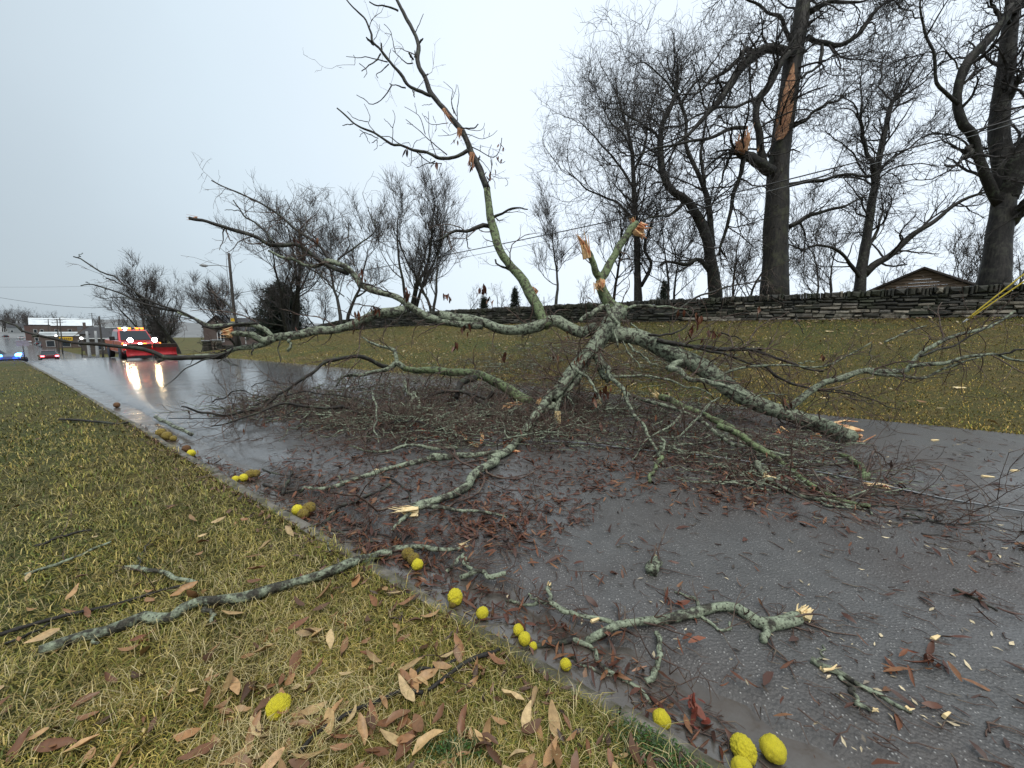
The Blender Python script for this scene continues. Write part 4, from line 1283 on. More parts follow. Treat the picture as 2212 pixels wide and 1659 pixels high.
for pts, a, b, w0, w1, tw, mt in [
    ([(40, 985), (120, 1018), (200, 1060), (270, 1112), (400, 1182), (470, 1262), (600, 1352), (740, 1422), (860, 1472), (985, 1492)], 4.9, 3.75, 38, 24, .5, BARK_MOSS), ([(0, 1010), (100, 1080), (250, 1132), (350, 1155), (450, 1165), (520, 1172)], 4.8, 4.5, 22, 14, .6, BARK_LICHEN), ([(290, 1210), (295, 1270), (340, 1300), (370, 1335)], 4.2, 4.05, 34, 30, .2, BARK_LICHEN), ([(370, 1335), (440, 1375), (520, 1410), (600, 1440), (680, 1455), (760, 1462), (860, 1490), (960, 1485)], 4., 3.7, 26, 12, .8, BARK_LICHEN),
    ([(970, 1325), (950, 1280), (920, 1235), (860, 1190), (800, 1172)], 4.3, 4.8, 44, 20, .4, BARK_MOSS), ([(480, 885), (560, 820), (620, 775), (700, 720), (800, 690), (880, 660), (960, 640), (1060, 658), (1140, 655), (1220, 648), (1245, 610), (1262, 580), (1310, 535), (1400, 490), (1500, 440), (1750, 360), (1890, 275)], 6.2, 5.9, 42, 12, .45, BARK_LICHEN),
    ([(1240, 622), (1300, 612), (1400, 600), (1480, 585), (1560, 570), (1700, 550), (1790, 552), (1860, 575), (1950, 580), (2050, 590)], 6., 5.5, 24, 10, .45, BARK_LICHEN), ([(950, 650), (1020, 668), (1100, 676), (1220, 682), (1340, 686), (1410, 650), (1480, 620), (1600, 590), (1700, 555)], 6.1, 5.8, 20, 9, .4, BARK_LICHEN), ([(1300, 560), (1400, 522), (1500, 490), (1620, 430), (1760, 350), (1905, 300)], 5.9, 5.7, 14, 6, .5, BARK_DARK),
    ([(1790, 550), (1860, 530), (1950, 515), (2060, 490)], 5.6, 5.4, 13, 7, .4, BARK_DARK), ([(0, 520), (150, 510), (280, 520), (400, 572), (500, 600), (600, 640), (700, 650)], 6.8, 6.3, 24, 10, .9, BARK_DARK), ([(280, 600), (340, 622), (400, 682), (480, 715), (530, 730), (640, 762), (800, 790), (900, 800)], 6.6, 6.1, 18, 7, .9, BARK_DARK), ([(30, 702), (90, 660), (150, 640), (300, 620), (440, 615), (600, 622), (740, 605), (840, 560), (950, 500), (1000, 470)], 6.5, 6.1, 16, 6, .9, BARK_LICHEN), ([(540, 600), (600, 592), (645, 583)], 6.3, 6.2, 8, 5, .3, BARK_LICHEN),
    ([(1080, 470), (1150, 440), (1200, 410), (1340, 370)], 6.2, 6.2, 10, 6, .3, BARK_LICHEN), ([(1200, 410), (1300, 380), (1500, 370)], 6.2, 6.2, 5, 3, .5, BARK_DARK), ([(690, 765), (780, 765), (850, 775), (1000, 830), (1080, 860), (1180, 892)], 6.1, 5.9, 9, 5, .9, BARK_DARK), ([(870, 780), (880, 820), (1000, 850)], 6., 5.9, 6, 4, .6, BARK_DARK), ([(240, 830), (320, 800), (400, 790), (480, 800)], 6., 5.8, 10, 5, .5, BARK_LICHEN), ([(720, 860), (730, 800), (760, 760)], 6., 6., 8, 6, .4, BARK_DARK), ([(800, 1100), (810, 1020), (830, 960), (860, 945)], 5.2, 5.4, 9, 5, .4, BARK_DARK), ([(1000, 480), (990, 560), (960, 620)], 6.1, 6.1, 8, 5, .5, BARK_DARK), ([(530, 300), (545, 360), (580, 420)], 6.9, 6.8, 8, 6, .2, BARK_DARK), ([(60, 410), (180, 450), (205, 500)], 7., 6.9, 10, 6, .4, BARK_DARK),
    ([(980, 1490), (1100, 1490), (1250, 1510), (1400, 1540), (1450, 1560)], 3.7, 3.4, 9, 5, .9, BARK_DARK), ([(1150, 1560), (1350, 1590), (1480, 1610), (1600, 1600), (1760, 1590)], 3.4, 3.4, 9, 5, .9, BARK_DARK), ([(900, 1440), (1100, 1420), (1250, 1405)], 3.9, 3.9, 8, 4, .7, BARK_DARK), ([(1000, 1540), (985, 1500), (1000, 1480)], 3.6, 3.7, 14, 10, .3, BARK_LICHEN), ([(690, 1440), (680, 1470), (740, 1495), (860, 1500), (1000, 1520)], 3.8, 3.6, 16, 8, .7, BARK_LICHEN)]:
    fl(B, 7, pts, a, b, w0 * 1.1, w1 * 1.1, mt, 10 if w0 > 20 else 6, 28, .012, tw)
torn(7, (355, 1335), 4.0, (.5, -.2, -.4), .14, .06, 6, mat=PALE)
for pts, a, b, w0, w1, tw, mt in [
    ([(2300, 470), (2157, 392), (2100, 355), (2050, 330), (2000, 305), (1950, 290), (1850, 272), (1760, 265), (1700, 265), (1620, 262), (1560, 265), (1480, 250)], 7.6, 9.0, 64, 34, .6, BARK_MOSS), ([(1480, 250), (1430, 215), (1390, 240), (1300, 270), (1200, 295), (1080, 300), (1050, 330), (1035, 368)], 9., 8.4, 34, 10, .7, BARK_LICHEN), ([(1430, 215), (1425, 150), (1380, 120), (1260, 80), (1200, 45)], 9., 9.4, 26, 8, .7, BARK_LICHEN),
    ([(1370, 240), (1320, 230), (1250, 190), (1160, 170), (1060, 180), (960, 210), (900, 270), (800, 330), (720, 390), (620, 440), (520, 480), (450, 530)], 8.9, 7.0, 26, 12, .8, BARK_DARK), ([(640, 435), (560, 500), (450, 530), (300, 550), (200, 545), (130, 540), (70, 510), (28, 500)], 7., 5.9, 20, 10, .8, BARK_DARK), ([(1080, 500), (950, 510), (870, 495), (800, 485), (700, 480), (600, 510), (480, 560), (350, 600), (220, 625)], 6.7, 5.6, 20, 8, .9, BARK_DARK), ([(1500, 540), (1350, 530), (1200, 545), (1080, 500)], 7., 6.7, 20, 18, .9, BARK_DARK),
    ([(780, 490), (760, 530), (720, 560), (690, 600)], 6.4, 6., 10, 6, .7, BARK_DARK), ([(1940, 315), (1880, 325), (1840, 365), (1820, 440)], 8., 7.4, 46, 30, .4, BARK_DARK), ([(2260, 560), (2157, 525), (2050, 500), (1950, 450), (1880, 412), (1780, 400), (1650, 432), (1560, 470)], 7., 7.6, 34, 14, .7, BARK_DARK), ([(1270, 400), (1290, 480), (1297, 560), (1290, 650), (1312, 735)], 6.4, 4.8, 13, 8, .4, BARK_LICHEN), ([(1830, 770), (1700, 768), (1600, 755), (1470, 760), (1380, 800), (1280, 800), (1200, 770), (1120, 750)], 5., 4.9, 22, 12, .7, BARK_LICHEN),
    ([(1480, 330), (1500, 400), (1540, 450), (1510, 530), (1520, 580)], 8., 6.8, 24, 18, .7, BARK_LICHEN), ([(1540, 410), (1580, 480), (1590, 520)], 7.6, 7., 22, 16, .4, BARK_LICHEN), ([(2060, 400), (2040, 430), (1990, 440), (1900, 410)], 7.3, 7.3, 26, 14, .4, BARK_DARK), ([(1300, 620), (1420, 600), (1550, 600), (1680, 640), (1600, 720)], 6., 5.4, 14, 8, .7, BARK_DARK), ([(700, 430), (850, 400), (1000, 420), (1150, 450), (1250, 480)], 7.2, 7.4, 10, 6, 1., BARK_DARK), ([(240, 455), (300, 440), (400, 395), (470, 415), (580, 435)], 6.8, 7., 8, 5, .9, BARK_DARK), ([(480, 370), (560, 335), (680, 345)], 7.4, 7.4, 5, 4, .5, BARK_DARK)]:
    fl(B, 8, pts, a, b, w0 * 1.1, w1 * 1.1, mt, 10 if w0 > 20 else 6, 28, .015, tw)

# twigs over the whole crown, spreading down to the road
tw1, tw2, tw3 = Geo(), Geo(), Geo()
SP_ = np.stack([crom(np.c_[p, r], 16)[:, :3] for p, r, _ in skel]); SR_ = np.stack([crom(np.c_[p, r], 16)[:, 3] for p, r, _ in skel])
SW_ = np.array([w for _, _, w in skel])
sl = np.linalg.norm(np.diff(SP_, axis=1), axis=2).sum(1)
PA, RA = grow(SP_, SR_, sl * 7.5 * SW_, .12, 1., (30, 78), length=(.25, 1.15), wig=.24, up=-.015, N=8, rr=.45, rmin=.004, rmax=.014, floor=H)
PB, RB = grow(PA, RA, 3.6, .15, 1., (28, 65), ratio=(.3, .75), wig=.24, up=0, N=5, rr=.65, rmin=.0033, floor=H)
PC, RC = grow(PB, RB, 1.6, .2, 1., (28, 65), length=(.06, .22), wig=.22, up=0.02, N=4, rr=.75, rmin=.0026, floor=H)
for P, R, k in ((PA, RA, 5), (PB, RB, 4), (PC, RC, 3)):
    tw1.add(*tubes(P, R, k))
o = obj('twigs', tw1, TWIG, FT); o['kind'] = 'stuff'
# brush of the shattered crown pressed on the road and the foot of the bank
poly = np.array([(440, 890), (640, 840), (760, 812), (900, 795), (1080, 770), (1240, 800), (1300, 900), (1280, 960), (1130, 975), (960, 965), (800, 950), (640, 925)], float)
poly4 = np.array([(1280, 830), (1420, 820), (1640, 880), (1760, 930), (1800, 1010), (1800, 1070), (1700, 1075), (1500, 1010), (1330, 975)], float)


poly2 = np.array([(760, 840), (1000, 830), (1240, 850), (1440, 870), (1500, 930), (1250, 950), (1000, 940), (780, 930), (600, 900)], float)
poly3 = np.array([(1040, 770), (1130, 745), (1250, 750), (1420, 770), (1560, 800), (1640, 850), (1400, 830), (1200, 820), (1060, 820)], float)


def in_poly(u, v, P):
    c = np.zeros(len(u), bool)
    for (x1, y1), (x2, y2) in zip(P, np.roll(P, -1, 0)):
        c ^= ((y1 > v) != (y2 > v)) & (u < (x2 - x1) * (v - y1) / (y2 - y1 + 1e-12) + x1)
    return c


def region(P, n):
    """n ground points inside a region of the ground, evenly spread over the region as seen"""
    lo, hi = P.min(0), P.max(0)
    u = rng.uniform(lo[0], hi[0], n * 4); v = rng.uniform(lo[1], hi[1], n * 4)
    k = in_poly(u, v, P); u, v = u[k][:n], v[k][:n]
    return np.array([onground(a, b) for a, b in zip(u, v)])


q = np.concatenate([region(poly, 760), region(poly2, 420), region(poly3, 320), region(poly4, 190)])
q[:, :2] += rng.normal(size=(len(q), 2)) * .16
K = len(q)
q[1180:1500, 2] += rng.uniform(0, .85, 320) * rng.random(320)
yaw = rng.uniform(0, 6.283, K)
yaw[-190:] = rng.normal(-.45, .55, 190) + math.pi * (rng.random(190) < .5)
d = np.stack([np.cos(yaw), np.sin(yaw), rng.uniform(-.02, .20, K) * np.where(np.arange(K) >= K - 190, .3, 1)], 1)
seed_ = np.stack([q + d * l for l in np.linspace(0, 1, 6)[:, None, None] * rng.uniform(.3, 1.0, K)[None, :, None]], 1)
seed_[:, :, 2] = np.maximum(seed_[:, :, 2] + (rng.uniform(0, .28, K) * np.where(np.arange(K) >= K - 190, .25, 1))[:, None] * rng.random(K)[:, None], H(seed_[:, :, 0], seed_[:, :, 1]) + .01)
seed_[:, 1:] += rng.normal(size=(K, 5, 3)) * .03
sr = np.linspace(1, .45, 6)[None] * rng.uniform(.005, .012, K)[:, None]
PA2, RA2 = grow(seed_, sr, 4.8, .1, 1., (25, 70), ratio=(.3, .8), wig=.24, up=0, N=5, rr=.65, rmin=.0038, floor=H)
PB2, RB2 = grow(PA2, RA2, 1.8, .2, 1., (25, 65), length=(.07, .28), wig=.2, up=.02, N=4, rr=.75, rmin=.0026, floor=H)
for P, R, k in ((PA2, RA2, 4), (PB2, RB2, 3)):
    tw2.add(*tubes(P, R, k))
o = obj('brush', tw2, TWIG, FT); o['kind'] = 'stuff'
sr2 = sr * rng.uniform(.7, 1.7, (K, 1)); seed_[:, :, 2] = np.maximum(seed_[:, :, 2], H(seed_[:, :, 0], seed_[:, :, 1]) + sr2)
o = obj('brush', Geo().add(*tubes(seed_, sr2, 6)), BARK_LICHEN, FT); o['kind'] = 'stuff'
qb = q[rng.integers(0, K, 4200)] + rng.normal(size=(4200, 3)) * [.25, .25, 0]; qb[:, 2] = H(qb[:, 0], qb[:, 1]) + rng.uniform(.01, .24, 4200) * rng.random(4200)
RUST0 = [(.11, .032, .015), (.075, .022, .011), (.17, .065, .028), (.055, .018, .010)]
o = obj('caught_leaves', leaves_at(qb, .085, .02, RUST0, tilt=.7), LEAF, FT); o['kind'] = 'stuff'
# hanging leaves in bunches
RUSSET = [(.085, .022, .010), (.12, .035, .014), (.06, .018, .010), (.16, .06, .025)]
for view, (x, y), t, n in [(3, (940, 770), 7.4, 5), (3, (1000, 715), 7.6, 5), (3, (1335, 985), 7.4, 7), (3, (1340, 1245), 7., 9), (3, (895, 1390), 6.9, 8), (3, (1430, 1215), 7.1, 6), (3, (1275, 1350), 7., 4), (3, (1960, 1135), 7.6, 8), (3, (2110, 1345), 7.3, 8), (3, (1990, 1465), 7.2, 5), (3, (2195, 1085), 7.2, 6), (3, (1665, 1105), 7.2, 10), (3, (660, 745), 7.3, 3), (3, (870, 740), 7.5, 3),
                           (6, (190, 135), 7., 4), (6, (240, 250), 7., 3), (6, (1745, 365), 6.6, 9), (6, (1715, 440), 6.6, 7), (6, (875, 670), 6.6, 6), (6, (335, 632), 7., 5), (6, (720, 635), 7., 5), (6, (1090, 900), 6.2, 9), (6, (800, 490), 7.2, 5), (6, (1640, 330), 7., 4), (6, (1870, 470), 6.7, 5), (6, (1630, 500), 6.8, 4), (6, (1410, 1090), 5.6, 4), (6, (1000, 930), 6.1, 5), (6, (1820, 540), 6.6, 3),
                           (4, (1455, 1400), 8.2, 5), (4, (1716, 1250), 8.3, 3), (4, (1705, 1355), 8.3, 2), (4, (1655, 1435), 8.3, 2), (4, (1615, 1510), 8.3, 4), (4, (862, 1300), 7.9, 3), (4, (1130, 1420), 8.1, 3), (4, (1345, 1200), 8.3, 3), (7, (290, 250), 6.5, 3), (7, (20, 400), 6.5, 6), (7, (480, 850), 5.9, 3), (7, (730, 545), 6.2, 2)]:
    (u, v), = vpts(view, [(x, y)])
    c = at(u, v, t)
    obj('leaf_cluster', leaves_at(c + rng.normal(size=(n, 3)) * .045, .13, .03, RUSSET, hang=True, tpl=TPL), LEAF, FT)['kind'] = 'stuff'

# ================================================================== loose branches lying about, each a thing of its own
def loose(name, label, cat, strips, torn_ends=(), group='broken branches lying on lawn and road', twigs=.6, lift=.0):
    """strips: (view, points, width0, width1, material); every point rests on the ground below it"""
    root = None
    first = None
    lim = []
    for view, pts, w0, w1, mt in strips:
        k = VIEW[view][2]
        uv = vpts(view, pts)
        rows = []
        for i, (u, v) in enumerate(uv):
            l = i / (len(uv) - 1)
            g0 = onground(u, v)
            t = tground(u, v)
            r = (w0 + (w1 - w0) * l) * k / FOC / 2 * t
            lw = .028 if sn(g0[0], g0[1])[1] < KERB - .05 else 0.
            p = at(u, v, t * (1 - (r * .9 + lw) / EYE[2])); p[2] = max(p[2], g0[2] + r * .8 + lift + lw)
            rows.append(np.r_[p, r])
        Q = crom(np.array(rows), 26)
        ph = rng.uniform(0, 6, 2)
        x = np.linspace(0, 1, 26)
        Q[:, 0] += .008 * np.sin(x * 17 + ph[0]); Q[:, 1] += .008 * np.sin(x * 15 + ph[1])
        Q[:, 2] = np.maximum(Q[:, 2], H(Q[:, 0], Q[:, 1]) + Q[:, 3] * .75 + .02 * (sn(Q[:, 0], Q[:, 1])[1] < KERB - .05))
        if root is None:
            root = thing(name, label, cat, Q[13, :3] * [1, 1, 0] + [0, 0, float(H(Q[13, 0], Q[13, 1]))], group=group)
        V, F = rough_tube(Q[:, :3], Q[:, 3], 9, .14)
        obj('branch', Geo().add(V, F), mt, root)
        lim.append(Q)
    if twigs:
        S1 = np.stack([crom(q, 12) for q in lim])
        ln = np.linalg.norm(np.diff(S1[:, :, :3], axis=1), axis=2).sum(1)
        A, RA_ = grow(S1[:, :, :3], S1[:, :, 3], ln * 7 * twigs, .1, 1., (30, 70), length=(.07, .32), wig=.25, up=.0, N=6, rr=.4, rmin=.0028, rmax=.007, floor=H)
        B_, RB_ = grow(A, RA_, 2.0, .2, 1., (28, 65), length=(.04, .15), wig=.2, up=.0, N=4, rr=.7, rmin=.0022, floor=H)
        if len(A):
            g = Geo().add(*tubes(A, RA_, 5))
            if len(B_): g.add(*tubes(B_, RB_, 4))
            o = obj('twigs', g, TWIG, root); o['kind'] = 'stuff'
    for view, (x, y), d, L, W, n, mt in torn_ends:
        (u, v), = vpts(view, [(x, y)])
        p = onground(u, v); p[2] += W * .55 + lift
        obj('broken_wood', splinters(p, d, L, W, n, .3, .8), mt, root, smooth=False)
    return root


BL = BARK_LICHEN
loose('broken_branch', 'longest lichen-green branch lying across the lawn and kerb', 'branch', [
    ('e', [(88, 1408), (180, 1378), (250, 1362), (300, 1340), (350, 1342), (390, 1318), (430, 1302), (520, 1292), (600, 1270), (680, 1250), (760, 1220), (820, 1202), (845, 1193)], 22, 18, BL),
    ('e', [(830, 1196), (870, 1186), (920, 1188), (960, 1190), (998, 1188)], 13, 8, BL),
    ('e', [(210, 1368), (205, 1385), (215, 1398)], 8, 5, BL), ('e', [(440, 1318), (462, 1328), (458, 1345)], 9, 6, BL), ('e', [(250, 1362), (300, 1335), (318, 1330)], 8, 5, BL)],
    [('e', (1002, 1187), (1, .1, .05), .08, .022, 4, PALE)], twigs=.35)
loose('broken_branch', 'thin straight stick lying on the lawn above the longest branch', 'branch', [
    ('e', [(0, 1372), (60, 1358), (130, 1340), (210, 1318), (300, 1296), (380, 1272), (430, 1260)], 9, 4, BARK_DARK), ('e', [(8, 1402), (60, 1375), (118, 1345)], 6, 3, BARK_DARK)], twigs=.2)
loose('broken_branch', 'short pale lichen stick above the thin straight stick on the lawn', 'branch', [
    ('e', [(268, 1232), (300, 1230), (340, 1240), (380, 1252), (420, 1264)], 9, 8, BL), ('e', [(300, 1232), (302, 1205), (315, 1185), (325, 1170)], 4, 2, BARK_DARK)], twigs=.3)
loose('broken_branch', 'slim forked stick lying on grass in the middle of the foreground lawn', 'branch', [
    ('e', [(640, 1640), (700, 1580), (760, 1545), (830, 1508), (880, 1493), (915, 1493)], 9, 8, BARK_DARK), ('e', [(925, 1500), (945, 1480), (975, 1455), (1010, 1432), (1060, 1415), (1130, 1405), (1190, 1395), (1240, 1383)], 7, 11, BARK_DARK),
    ('e', [(895, 1455), (950, 1440), (985, 1432)], 7, 6, BARK_DARK)], twigs=.25)
loose('broken_branch', 'lichen-crusted crooked branch reaching from gutter onto asphalt with yellow broken end', 'branch', [
    ('e', [(1265, 1385), (1300, 1372), (1330, 1358), (1380, 1345), (1430, 1340), (1480, 1332), (1530, 1318), (1570, 1312), (1600, 1320), (1622, 1342), (1650, 1348), (1690, 1345), (1728, 1340)], 14, 27, BL), ('e', [(1668, 1350), (1655, 1368), (1645, 1392)], 16, 14, BL),
    ('e', [(1330, 1358), (1320, 1345), (1250, 1332), (1180, 1322), (1130, 1312), (1090, 1300)], 11, 5, BL), ('e', [(1520, 1320), (1500, 1300), (1480, 1292), (1460, 1285)], 7, 4, BL), ('e', [(1500, 1325), (1560, 1365), (1580, 1350)], 7, 5, BL)],
    [('e', (1735, 1338), (.9, .5, .25), .07, .055, 10, PALE)], twigs=1.6)
loose('broken_branch', 'tangled lichen twig lying in gutter where the foreground stick meets the kerb', 'branch', [
    ('e', [(1240, 1385), (1275, 1400), (1300, 1440), (1340, 1470), (1380, 1500), (1400, 1515)], 11, 7, BL), ('e', [(1420, 1372), (1425, 1410), (1418, 1450), (1395, 1480)], 11, 12, BL), ('e', [(1225, 1425), (1290, 1460), (1330, 1468)], 6, 4, BL)], twigs=2.2)
loose('broken_branch', 'stubby upright twig with a yellow tip standing in the gutter leaves', 'branch', [
    ('e', [(1230, 1338), (1195, 1312), (1186, 1292), (1184, 1270)], 10, 8, BL), ('e', [(1140, 1300), (1165, 1305), (1185, 1302)], 5, 4, BL)], [('e', (1186, 1276), (.1, .3, .9), .06, .022, 4, PALE)], twigs=.7, lift=.01)
loose('broken_branch', 'short lichen twig lying beyond the round yellow fruit at the gutter edge', 'branch', [
    ('e', [(995, 1250), (1030, 1252), (1060, 1248), (1095, 1240)], 10, 10, BL), ('e', [(1000, 1200), (1008, 1222), (1020, 1240)], 9, 7, BL), ('e', [(965, 1238), (985, 1225), (990, 1205)], 7, 5, BL)], twigs=.8)
loose('broken_branch', 'small snapped twig with pale ends on the right foreground asphalt', 'branch', [
    ('e', [(1752, 1432), (1785, 1450), (1830, 1470), (1880, 1500), (1930, 1530), (1962, 1545)], 14, 7, BL), ('e', [(1820, 1470), (1840, 1500), (1850, 1525), (1878, 1535)], 9, 9, BL), ('e', [(1770, 1440), (1776, 1420), (1780, 1396)], 4, 3, BL)],
    [('e', (1790, 1453), (1, .0, .1), .07, .022, 5, PALE), ('e', (1885, 1540), (1, 0, 0), .03, .02, 3, PALE), ('e', (1962, 1540), (1, .2, 0), .03, .015, 3, PALE)], twigs=.5)
loose('bark_chunk', 'small lichen-covered chunk of bark alone on bare asphalt', 'bark', [
    ('e', [(1405, 1238), (1412, 1225), (1422, 1213)], 26, 14, BL)], [('e', (1418, 1210), (-.2, .3, .9), .05, .02, 3, PALE)], twigs=2.5)
loose('broken_branch', 'lichen branch lying over the road from leaf-filled gutter towards the tree', 'branch', [
    (8, [(2157, 790), (2080, 800), (2000, 810), (1850, 822), (1750, 830), (1650, 832)], 24, 50, BL), (8, [(1650, 835), (1600, 852), (1450, 890), (1380, 905), (1300, 930), (1180, 970), (1060, 1010), (950, 1040), (800, 1062)], 36, 22, BL), (8, [(1070, 1005), (1065, 980), (1050, 955)], 16, 8, BL),
    (8, [(1320, 930), (1400, 985), (1470, 1020), (1510, 1080), (1525, 1120)], 18, 10, BARK_DARK)], [(8, (1300, 928), (-1, -.2, .1), .07, .03, 4, PALE)], twigs=.9)
loose('broken_branch', 'dark stick lying from the kerb across the black asphalt edge', 'branch', [
    (8, [(1390, 1010), (1300, 1060), (1200, 1105), (1130, 1132), (1060, 1182), (1000, 1225), (950, 1270)], 18, 26, BARK_DARK), (8, [(1130, 1132), (1150, 1090), (1170, 1060)], 8, 5, BARK_DARK)], twigs=.7)
loose('broken_branch', 'arched thick branch on the road with a large torn pink end', 'branch', [
    (8, [(2165, 600), (2110, 560), (2050, 545), (1990, 552), (1930, 575), (1860, 605), (1800, 628)], 40, 56, BL), (8, [(1830, 615), (1760, 590), (1700, 578), (1600, 570), (1480, 592), (1380, 600), (1300, 612)], 36, 12, BL), (8, [(1830, 660), (1780, 650), (1740, 660)], 50, 40, BL), (8, [(1740, 640), (1690, 655), (1610, 735)], 16, 10, BL)],
    [(8, (1835, 655), (.35, -.55, .3), .20, .06, 6, PALE), (8, (1845, 545), (-.1, .1, 1), .12, .05, 6, PALE)], twigs=.6, lift=.02)
loose('broken_branch', 'bare twig cluster poking from the leaf heap below the longest branch fork', 'branch', [
    (8, [(945, 1280), (1060, 1330), (1180, 1380), (1290, 1400), (1420, 1420)], 18, 10, BARK_DARK), (8, [(940, 1340), (960, 1390), (985, 1430), (1000, 1460)], 10, 8, BL), (8, [(1100, 1260), (1250, 1310), (1400, 1370), (1480, 1400)], 10, 6, BARK_DARK), (8, [(980, 1310), (1140, 1320), (1260, 1370)], 12, 6, BARK_DARK)], twigs=1.1)
loose('broken_branch', 'twiggy dark branches heaped in the gutter beyond the brown rotten fruit pile', 'branch', [
    (8, [(680, 1080), (720, 990), (750, 920)], 22, 16, BARK_DARK), (8, [(560, 1010), (700, 1060), (830, 1040), (960, 1000)], 16, 10, BARK_DARK), (8, [(560, 940), (620, 960), (760, 965), (850, 990)], 12, 8, BARK_DARK), (8, [(540, 1070), (640, 1085), (700, 1110)], 9, 6, BARK_DARK)], twigs=1.6)
loose('broken_branch', 'thin bent twig far up on the smooth left part of the lawn', 'branch', [
    ('e', [(190, 637), (190, 638)], 0.1, .1, BARK_DARK)] if False else [('e', [(130, 636 + 270), (190, 910), (250, 916), (300, 922)], 5, 4, BARK_DARK), ('e', [(335, 905), (375, 922), (415, 940)], 7, 7, BL)], twigs=.1)
loose('broken_branch', 'pair of dark twigs lying on the lawn near the left picture edge', 'branch', [
    ('e', [(75, 1185), (140, 1160), (200, 1147)], 6, 4, BARK_DARK), ('e', [(60, 1245), (150, 1215), (200, 1190), (235, 1172)], 7, 4, BL)], twigs=.3)
loose('broken_branch', 'slender twig sprawled on asphalt at the right picture edge', 'branch', [
    ('e', [(1960, 1110), (2010, 1128), (2060, 1138), (2120, 1136), (2190, 1150)], 5, 4, BARK_DARK), ('e', [(1990, 1155), (2060, 1165), (2120, 1190)], 5, 3, BARK_DARK), ('e', [(2060, 1275), (2110, 1300), (2150, 1325)], 7, 4, BARK_DARK)], twigs=.8)

# torn slabs of wood
def slab(label, view, pts, w, h, mt, group='torn pieces of wood', cat='wood piece', name='wood_splinter', lift=.0, n=6):
    uv = vpts(view, pts)
    rows = []
    for u, v in uv:
        p = onground(u, v); rows.append(p)
    P = crom(np.array(rows), 10)
    base = P[5].copy()
    side = unit(np.cross(unit(P[-1] - P[0]), [0, 0, 1]))
    root = thing(name, label, cat, base, group=group)
    for j in range(n):
        f = (j / max(1, n - 1) - .5)
        a, b = sorted(rng.choice(10, 2, replace=False))
        a, b = min(a, 2) if rng.random() < .7 else a, max(b, 8)
        q = P[a:b + 1] + side * f * w + np.array([0, 0, h * (.4 + .6 * rng.random()) + lift])
        q = crom(q, 8)
        R = w / n * .8 * np.array([.3, .8, 1, 1, 1, .9, .7, .15])
        V, F = tubes(q[None], R[None], 5, True)
        obj('sliver', Geo().add(V, F), mt if rng.random() < .75 else TORN, root, smooth=False)
    return root


slab('pale yellow splintered plank of torn wood on the road right of the limbs', 'e', [(1852, 1048), (1890, 1053), (1934, 1061)], .075, .04, PALE)
slab('U-shaped torn pink and cream strip of wood on the road', 8, [(1840, 640), (1860, 690), (1900, 740), (1945, 775), (1985, 750), (1990, 700), (1985, 655)], .07, .05, TORN, n=5)
slab('long narrow red strip of torn bark wood left of the pink strip', 8, [(1510, 620), (1600, 660), (1680, 705), (1730, 732)], .05, .03, simple('red_wood', (.34, .075, .045), .6), n=4)
slab('curled orange strips of torn wood under the leaning limb', 6, [(330, 1100), (380, 1055), (430, 1050), (490, 1030)], .12, .12, TORN, lift=.05)
slab('flat orange splinter on leaves below the curled strips', 6, [(340, 1355), (400, 1345), (460, 1350)], .05, .02, TORN, n=3)
for lab, view, p, L in [('cream wood chip lying high on the grass bank', 7, (742, 413), .30), ('cream wood chip on the lower right of the grass bank', 7, (1556, 760), .28), ('thin cream chip on the bank behind the dark limbs', 7, (455, 442), .16), ('cream chip on road below right bank edge', 7, (1395, 1086), .12), ('cream chip at the right road surface middle', 7, (1890, 1280), .10),
                          ('cream chip right of the yellow splintered plank', 7, (1722, 1318), .10), ('upright cream chip on the bank by the limb fork', 7, (712, 824), .18), ('small cream chip on right asphalt beside the dark twigs', 'i', (1670, 810), .06), ('small cream chip on bare asphalt near the picture bottom right', 'i', (1735, 1290), .04), ('yellow stick chip in the gutter near the crooked branch', 'e', (1285, 1352), .05), ('cream chip on the lawn near the picture bottom', 'e', (318, 1591), .05)]:
    (u, v), = vpts(view, [p])
    c = onground(u, v, .012)
    V, F = box(-L / 2, L / 2, -L * .14, L * .14, -.006, .010)
    V[:, 0] += (np.arange(8) % 3 - 1) * L * .06; V[:, 1] *= np.where(V[:, 0] > 0, .6, 1.1)
    a = rng.uniform(-.5, .5)
    M = rot_mats(np.array([a]), np.array([.05]), np.array([.2]))[0]
    o = obj_at('wood_chip', Geo().add(V @ M.T + c, F), PALE, c, smooth=False)
    tag(o, lab, 'wood chip', 'pale wood chips')

# ================================================================== hedge apples
m = Mat('hedge_apple_skin')
d = m.vor(52); w = m.noise(9, 3)
cc = m.ramp(d, [(.0, (.92, .82, .06)), (.5, (.84, .72, .04)), (.85, (.32, .27, .02))])
m.col(m.mix(m.ramp(w, [(.58, 0.), (.75, .5)]), cc, (.40, .26, .03))).rough(.5).spec(.35)
m.bump(m.math('MULTIPLY', d, -1.0), .7, .006)
APPLE = m.m
m = Mat('old_hedge_apple_skin')
d = m.vor(52); w = m.noise(12, 4)
m.col(m.mix(m.ramp(w, [(.40, 0.), (.6, 1.)]), (.42, .33, .05), (.10, .045, .018))).rough(.55)
m.bump(m.math('MULTIPLY', d, -1.0), .8, .006)
APPLE_OLD = m.m
m = Mat('brown_hedge_apple_skin')
d = m.vor(52); w = m.noise(12, 4)
m.col(m.mix(w, (.11, .045, .018), (.20, .10, .035))).rough(.55)
m.bump(m.math('MULTIPLY', d, -1.0), .8, .006)
APPLE_BROWN = m.m
import bmesh
apple_mesh = []
